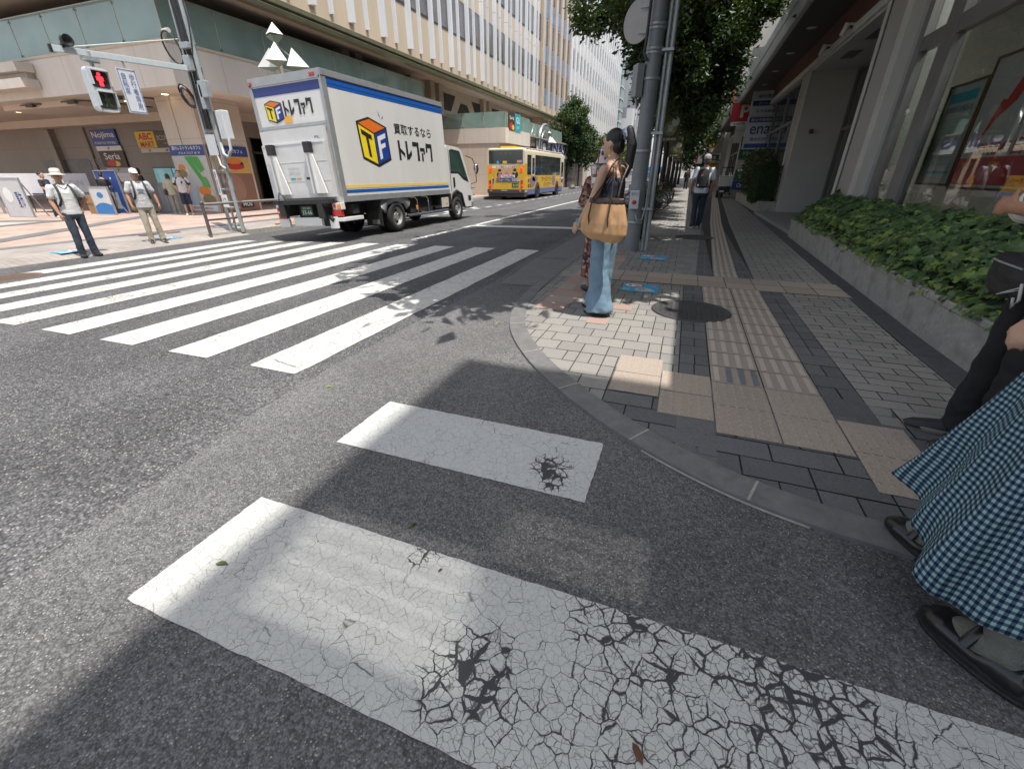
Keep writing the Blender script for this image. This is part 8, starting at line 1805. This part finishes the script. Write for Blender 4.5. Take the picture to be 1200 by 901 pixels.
# --- man with folded arms at the right edge
ML = (1.57, 2.56, .03)
def manRx(t, s, S, hd, A, K):
    for k in 'RL':
        a, b, c = [S(p) for p in A[k]]; d = (c - b).normalized(); mb = MB(); mb.tube([b + d * .0, b + d * .03, b + d * .055], [.062 * s, .068 * s, .06 * s], 12); mb.build('rolled_cuff', C.objects['shirt'].data.materials[0] if False else M_SHW, t, world=False)
M_SHW = cl('shirt_white', (.58, .58, .53), v=.06)
person('man with folded arms, white shirt, black trousers and dark sneakers at the right edge', ML, (-1, .06), 1.72, arms={'L': ((-.19, .02, 1.37), (-.275, .20, 1.13), (-.02, .27, 1.13), (1, .15, .05), (0, 1, .2), .5), 'R': ((.19, 0, 1.37), (.26, .09, 1.11), (.03, .20, 1.17), (-1, .1, .1), (0, 1, .2), .5)}, skin=M_SKIN2, top=('tee', M_SHW, .80, .03, .92), bottom=('trousers', cl('trousers_black', (.012, .012, .014), v=.15)), shoes=((M('sneaker_black', (.022, .024, .026), .6, .3, 20), M('sole_dirty', (.16, .15, .13), .7)), 'sneaker'), hair='short', vox=.010, wr=.012, extra=manRx, feet={'R': (.1, 1), 'L': (-.05, 1)}, knee={'L': ((-.09, 0, .88), (-.09, .02, .475), (-.09, -.005, .075)), 'R': ((.09, 0, .88), (.10, .015, .475), (.11, .03, .075))})
bt = thing('waist_bag', 'black waist bag with white trim hanging in front of the man with folded arms', 'bag', ML, atan2(1, .06))
mb = MB(); mb.loft([[V((-.03 + w_ * cos(a), .17 + d_ * sin(a), z)) for a in [2 * pi * i / 24 for i in range(24)]] for z, w_, d_ in ((.78, .10, .03), (.80, .14, .05), (.87, .165, .06), (.94, .155, .05), (.96, .12, .03))]); remesh(mb, .009, 3, .008, (20, 20, 20)).build('bag_body', M('nylon_black', (.016, .016, .018), .55, .2, 12, bump=.3, bscale=300), bt, world=False)
mb = MB(); mb.tube([(-.15, .21, .915), (-.03, .235, .925), (.1, .205, .92)], .005, 5); mb.build('zip', m_grm, bt, world=False)
mb = MB(); mb.tube([(-.12, .225, .81), (-.16, .2, .84), (-.19, .15, .88)], .007, 6, flat=.4); mb.tube([(-.10, .228, .80), (-.15, .205, .825), (-.19, .155, .86)], .006, 6, flat=.4); mb.tube([(-.17, .2, .86), (-.2, .2, .8), (-.18, .2, .76), (-.16, .2, .8)], .006, 5); mb.build('trim', [M('trim_white', (.5, .5, .46), .7)], bt, world=False)
# --- woman in the gingham skirt, foreground right
GL = V((1.055, 1.37, .0)); GFv = V((-.42, .9, 0)).normalized()
gm_ = gingham('gingham_cloth')
sock = M('sock_grey', (.17, .175, .15), .95, .15, 60, bump=.6, bscale=220); m_pat = M('leather_black', (.014, .014, .015), .28, .3, 10, coat=.15)
gt = person('woman in blue green gingham skirt and chunky black shoes in the right foreground', tuple(GL), (GFv.x, GFv.y), 1.58, arms={'R': ((.18, 0, 1.37), (.23, .07, 1.11), (-.0, .18, 1.035), (-.92, .15, -.42), (-.1, -.35, .9), .8), 'L': ((-.18, 0, 1.37), (-.21, -.05, 1.12), (-.10, .15, 1.26), (.4, .5, .7), (-.5, .7, 0), .8)}, top=('tee', cl('blouse_dark', (.03, .035, .05)), .98, .01, .9), bottom=('none', None), shoes=None, hair='bob', vox=.0075, knee={'R': ((.09, 0, .88), (.10, .12, .48), (.105, .205, .09)), 'L': ((-.09, 0, .88), (-.10, -.06, .475), (-.115, -.205, .09))})
def skirt():
    n, k = 220, 60; vs = []; uv = []
    for j in range(k + 1):
        v_ = j / k; z = .99 - .71 * v_
        for i in range(n + 1):
            a = 2 * pi * i / n; base_ = .125 + .105 * v_ ** .95
            fold = (.045 * (.5 - abs(sin(3.5 * a + .4 + .9 * v_))) + .028 * (.5 - abs(sin(5.5 * a + 2.0 + 1.2 * v_))) + .012 * sin(13 * a + 3 * v_) + .02 * noise.noise(V((cos(a) * 2, sin(a) * 2, v_ * 3)))) * v_ ** 1.2
            f = .03 * max(0, cos(a - 2.3)) ** 6 * v_ ** 1.5 + .075 * max(0, cos(a - 3.75)) ** 3 * v_ ** 1.3
            r = base_ + fold + f; zz = z + .018 * sin(3 * a + 1) * v_ - .05 * max(0, cos(a - 3.7)) ** 6 * v_ ** 3 + .13 * max(0, cos(a - 2.1)) ** 2 * v_ ** 2
            vs.append(V((r * cos(a) * 1.02, r * sin(a) * 1.0 + .01, zz))); uv.append((a * .30 / .0088 / 2, v_ * .76 / .0088 / 2))
    fs = []
    for j in range(k):
        for i in range(n): p = j * (n + 1) + i; fs.append((p, p + n + 1, p + n + 2, p + 1))
    me = bpy.data.meshes.new('skirt'); me.from_pydata([tuple(p) for p in vs], [], fs); me.materials.append(gm_); me.polygons.foreach_set('use_smooth', [True] * len(fs))
    ul = me.uv_layers.new(name='UVMap')
    for lp in me.loops: ul.data[lp.index].uv = uv[lp.vertex_index]
    o = bpy.data.objects.new('skirt', me); C.objects.link(o); o.parent = gt; m = o.modifiers.new('solid', 'SOLIDIFY'); m.thickness = .0025; return o
skirt()
for (ax, ay, dx) in ((.098, .19, .02), (-.107, -.19, -.10)):
    d = V((dx, 1, 0)).normalized(); b = V((d.y, -d.x, 0)); heel = V((ax, ay, 0)) - d * .065
    mb = MB(); n = 24
    def out(z, g_, L_=.275, w_=.052):
        return [heel + d * (L_ * (.5 - .5 * cos(2 * pi * i / n)) * (1 + 2 * g_) - g_ * L_) + b * sin(2 * pi * i / n) * (w_ * (.82 + .30 * (.5 - .5 * cos(2 * pi * i / n)) ) * (1 - .18 * max(0, (.5 - .5 * cos(2 * pi * i / n)) - .85) / .15) + g_ * .1) + UZ * z for i in range(n)]
    mb.loft([out(.002, -.02), out(.006, .03), out(.016, .035), out(.018, .02), out(.026, .035), out(.046, .03), out(.05, .005)]); so = mb.build('shoe', [M('sole_rubber', (.016, .016, .017), .55, .3, 20, bump=.2)], gt, world=False)
    mb = MB(); rings = []
    for u, tz, wd in ((.02, .09, .034), (.10, .112, .047), (.28, .108, .052), (.42, .082, .055), (.58, .09, .060), (.74, .095, .064), (.88, .084, .056), (.97, .066, .034)):
        rings.append([heel + d * (u * .275) + b * cos(pi * i / 13) * wd + UZ * (.044 + (tz - .044) * max(0, sin(pi * i / 13)) ** .7) for i in range(14)])
    mb.loft(rings); remesh(mb, .0055, 2).build('upper', m_pat, so, world=False)
    mb = MB(); mb.tube([heel + d * .138 + b * c_ * .060 + UZ * (.080 + .062 * (1 - c_ * c_)) for c_ in (-1, -.8, -.45, 0, .45, .8, 1)], .014, 8, flat=.5); mb.box(heel + d * .138 + b * .056 + UZ * .095, (.02, .018, .02), 1); mb.build('strap', [m_pat, m_chrome], so, world=False)
    mb = MB(); c = V((ax, ay, 0)); k0 = V((ax * .95, ay * .55, .46))
    mb.tube([heel + d * .20 + UZ * .062, heel + d * .13 + UZ * .085, c + UZ * .12 + d * .012, c + (k0 - c) * .3, c + (k0 - c) * .52, c + (k0 - c) * .6], [.036, .047, .05, .053, .06, .056], 16); remesh(mb, .0065, 3, .003, (14, 14, 60)).build('sock', sock, gt, world=False)
bpy.data.scenes.remove(TMP)
# ================================================================== loose pieces of one part become parts of their own
def split_part(o, name, most=100):
    me = o.data; n = len(me.vertices); par = list(range(n))
    def find(i):
        while par[i] != i: par[i] = par[par[i]]; i = par[i]
        return i
    for p in me.polygons:
        v = p.vertices; a = find(v[0])
        for k in v[1:]:
            b_ = find(k)
            if b_ != a: par[b_] = a
    isl = {}
    for p in me.polygons: isl.setdefault(find(p.vertices[0]), []).append(p)
    if len(isl) < 2: o.name = name; return
    Mw = wmat(o); groups_ = sorted(isl.values(), key=lambda ps: (Mw @ me.vertices[ps[0].vertices[0]].co - cam.location).length)
    if len(groups_) > most: groups_ = groups_[:most] + [[p for g_ in groups_[most:] for p in g_]]
    for k, ps in enumerate(groups_):
        idx = sorted({v for p in ps for v in p.vertices}); mp = {v: i for i, v in enumerate(idx)}
        m2 = bpy.data.meshes.new(name); m2.from_pydata([tuple(me.vertices[v].co) for v in idx], [], [[mp[v] for v in p.vertices] for p in ps])
        for m in me.materials: m2.materials.append(m)
        m2.polygons.foreach_set('material_index', [p.material_index for p in ps]); m2.polygons.foreach_set('use_smooth', [p.use_smooth for p in ps]); m2.update()
        c = o.copy(); c.data = m2; c.name = name; C.objects.link(c)
        if k == most: c['kind'] = 'stuff'
    bpy.data.objects.remove(o)
for o in list(C.objects):
    if o.type != 'MESH' or o.parent is None: continue
    b_ = o.name.split('.')[0]
    if [x for x in C.objects if x.parent == o]: continue
    if b_ in ('column', 'return_wall', 'sill_wall', 'windows', 'fins', 'spandrels', 'tail_lamp', 'spot_rail', 'wall_opening', 'spotlight', 'downlight', 'soffit_lamp', 'air_grille', 'blinds', 'side_window', 'side_vent', 'mud_flap', 'fill_light_panel', 'shop_window', 'door_notice', 'soffit', 'lower_wall', 'upper_wall', 'stone_band', 'header', 'under_run_bar', 'floor_edges', 'roof_units', 'tail_lamp', 'parapet_glass', 'ledge', 'cable_sleeve', 'shoulder_strap', 'bracelet', 'granite_slabs', 'hat_motif', 'band', 'bracket', 'picture', 'trim', 'stripe'):
        split_part(o, {'windows': 'window', 'fins': 'fin', 'spandrels': 'spandrel', 'blinds': 'blind', 'floor_edges': 'floor_edge', 'roof_units': 'roof_unit', 'granite_slabs': 'granite_slab'}.get(b_, b_))
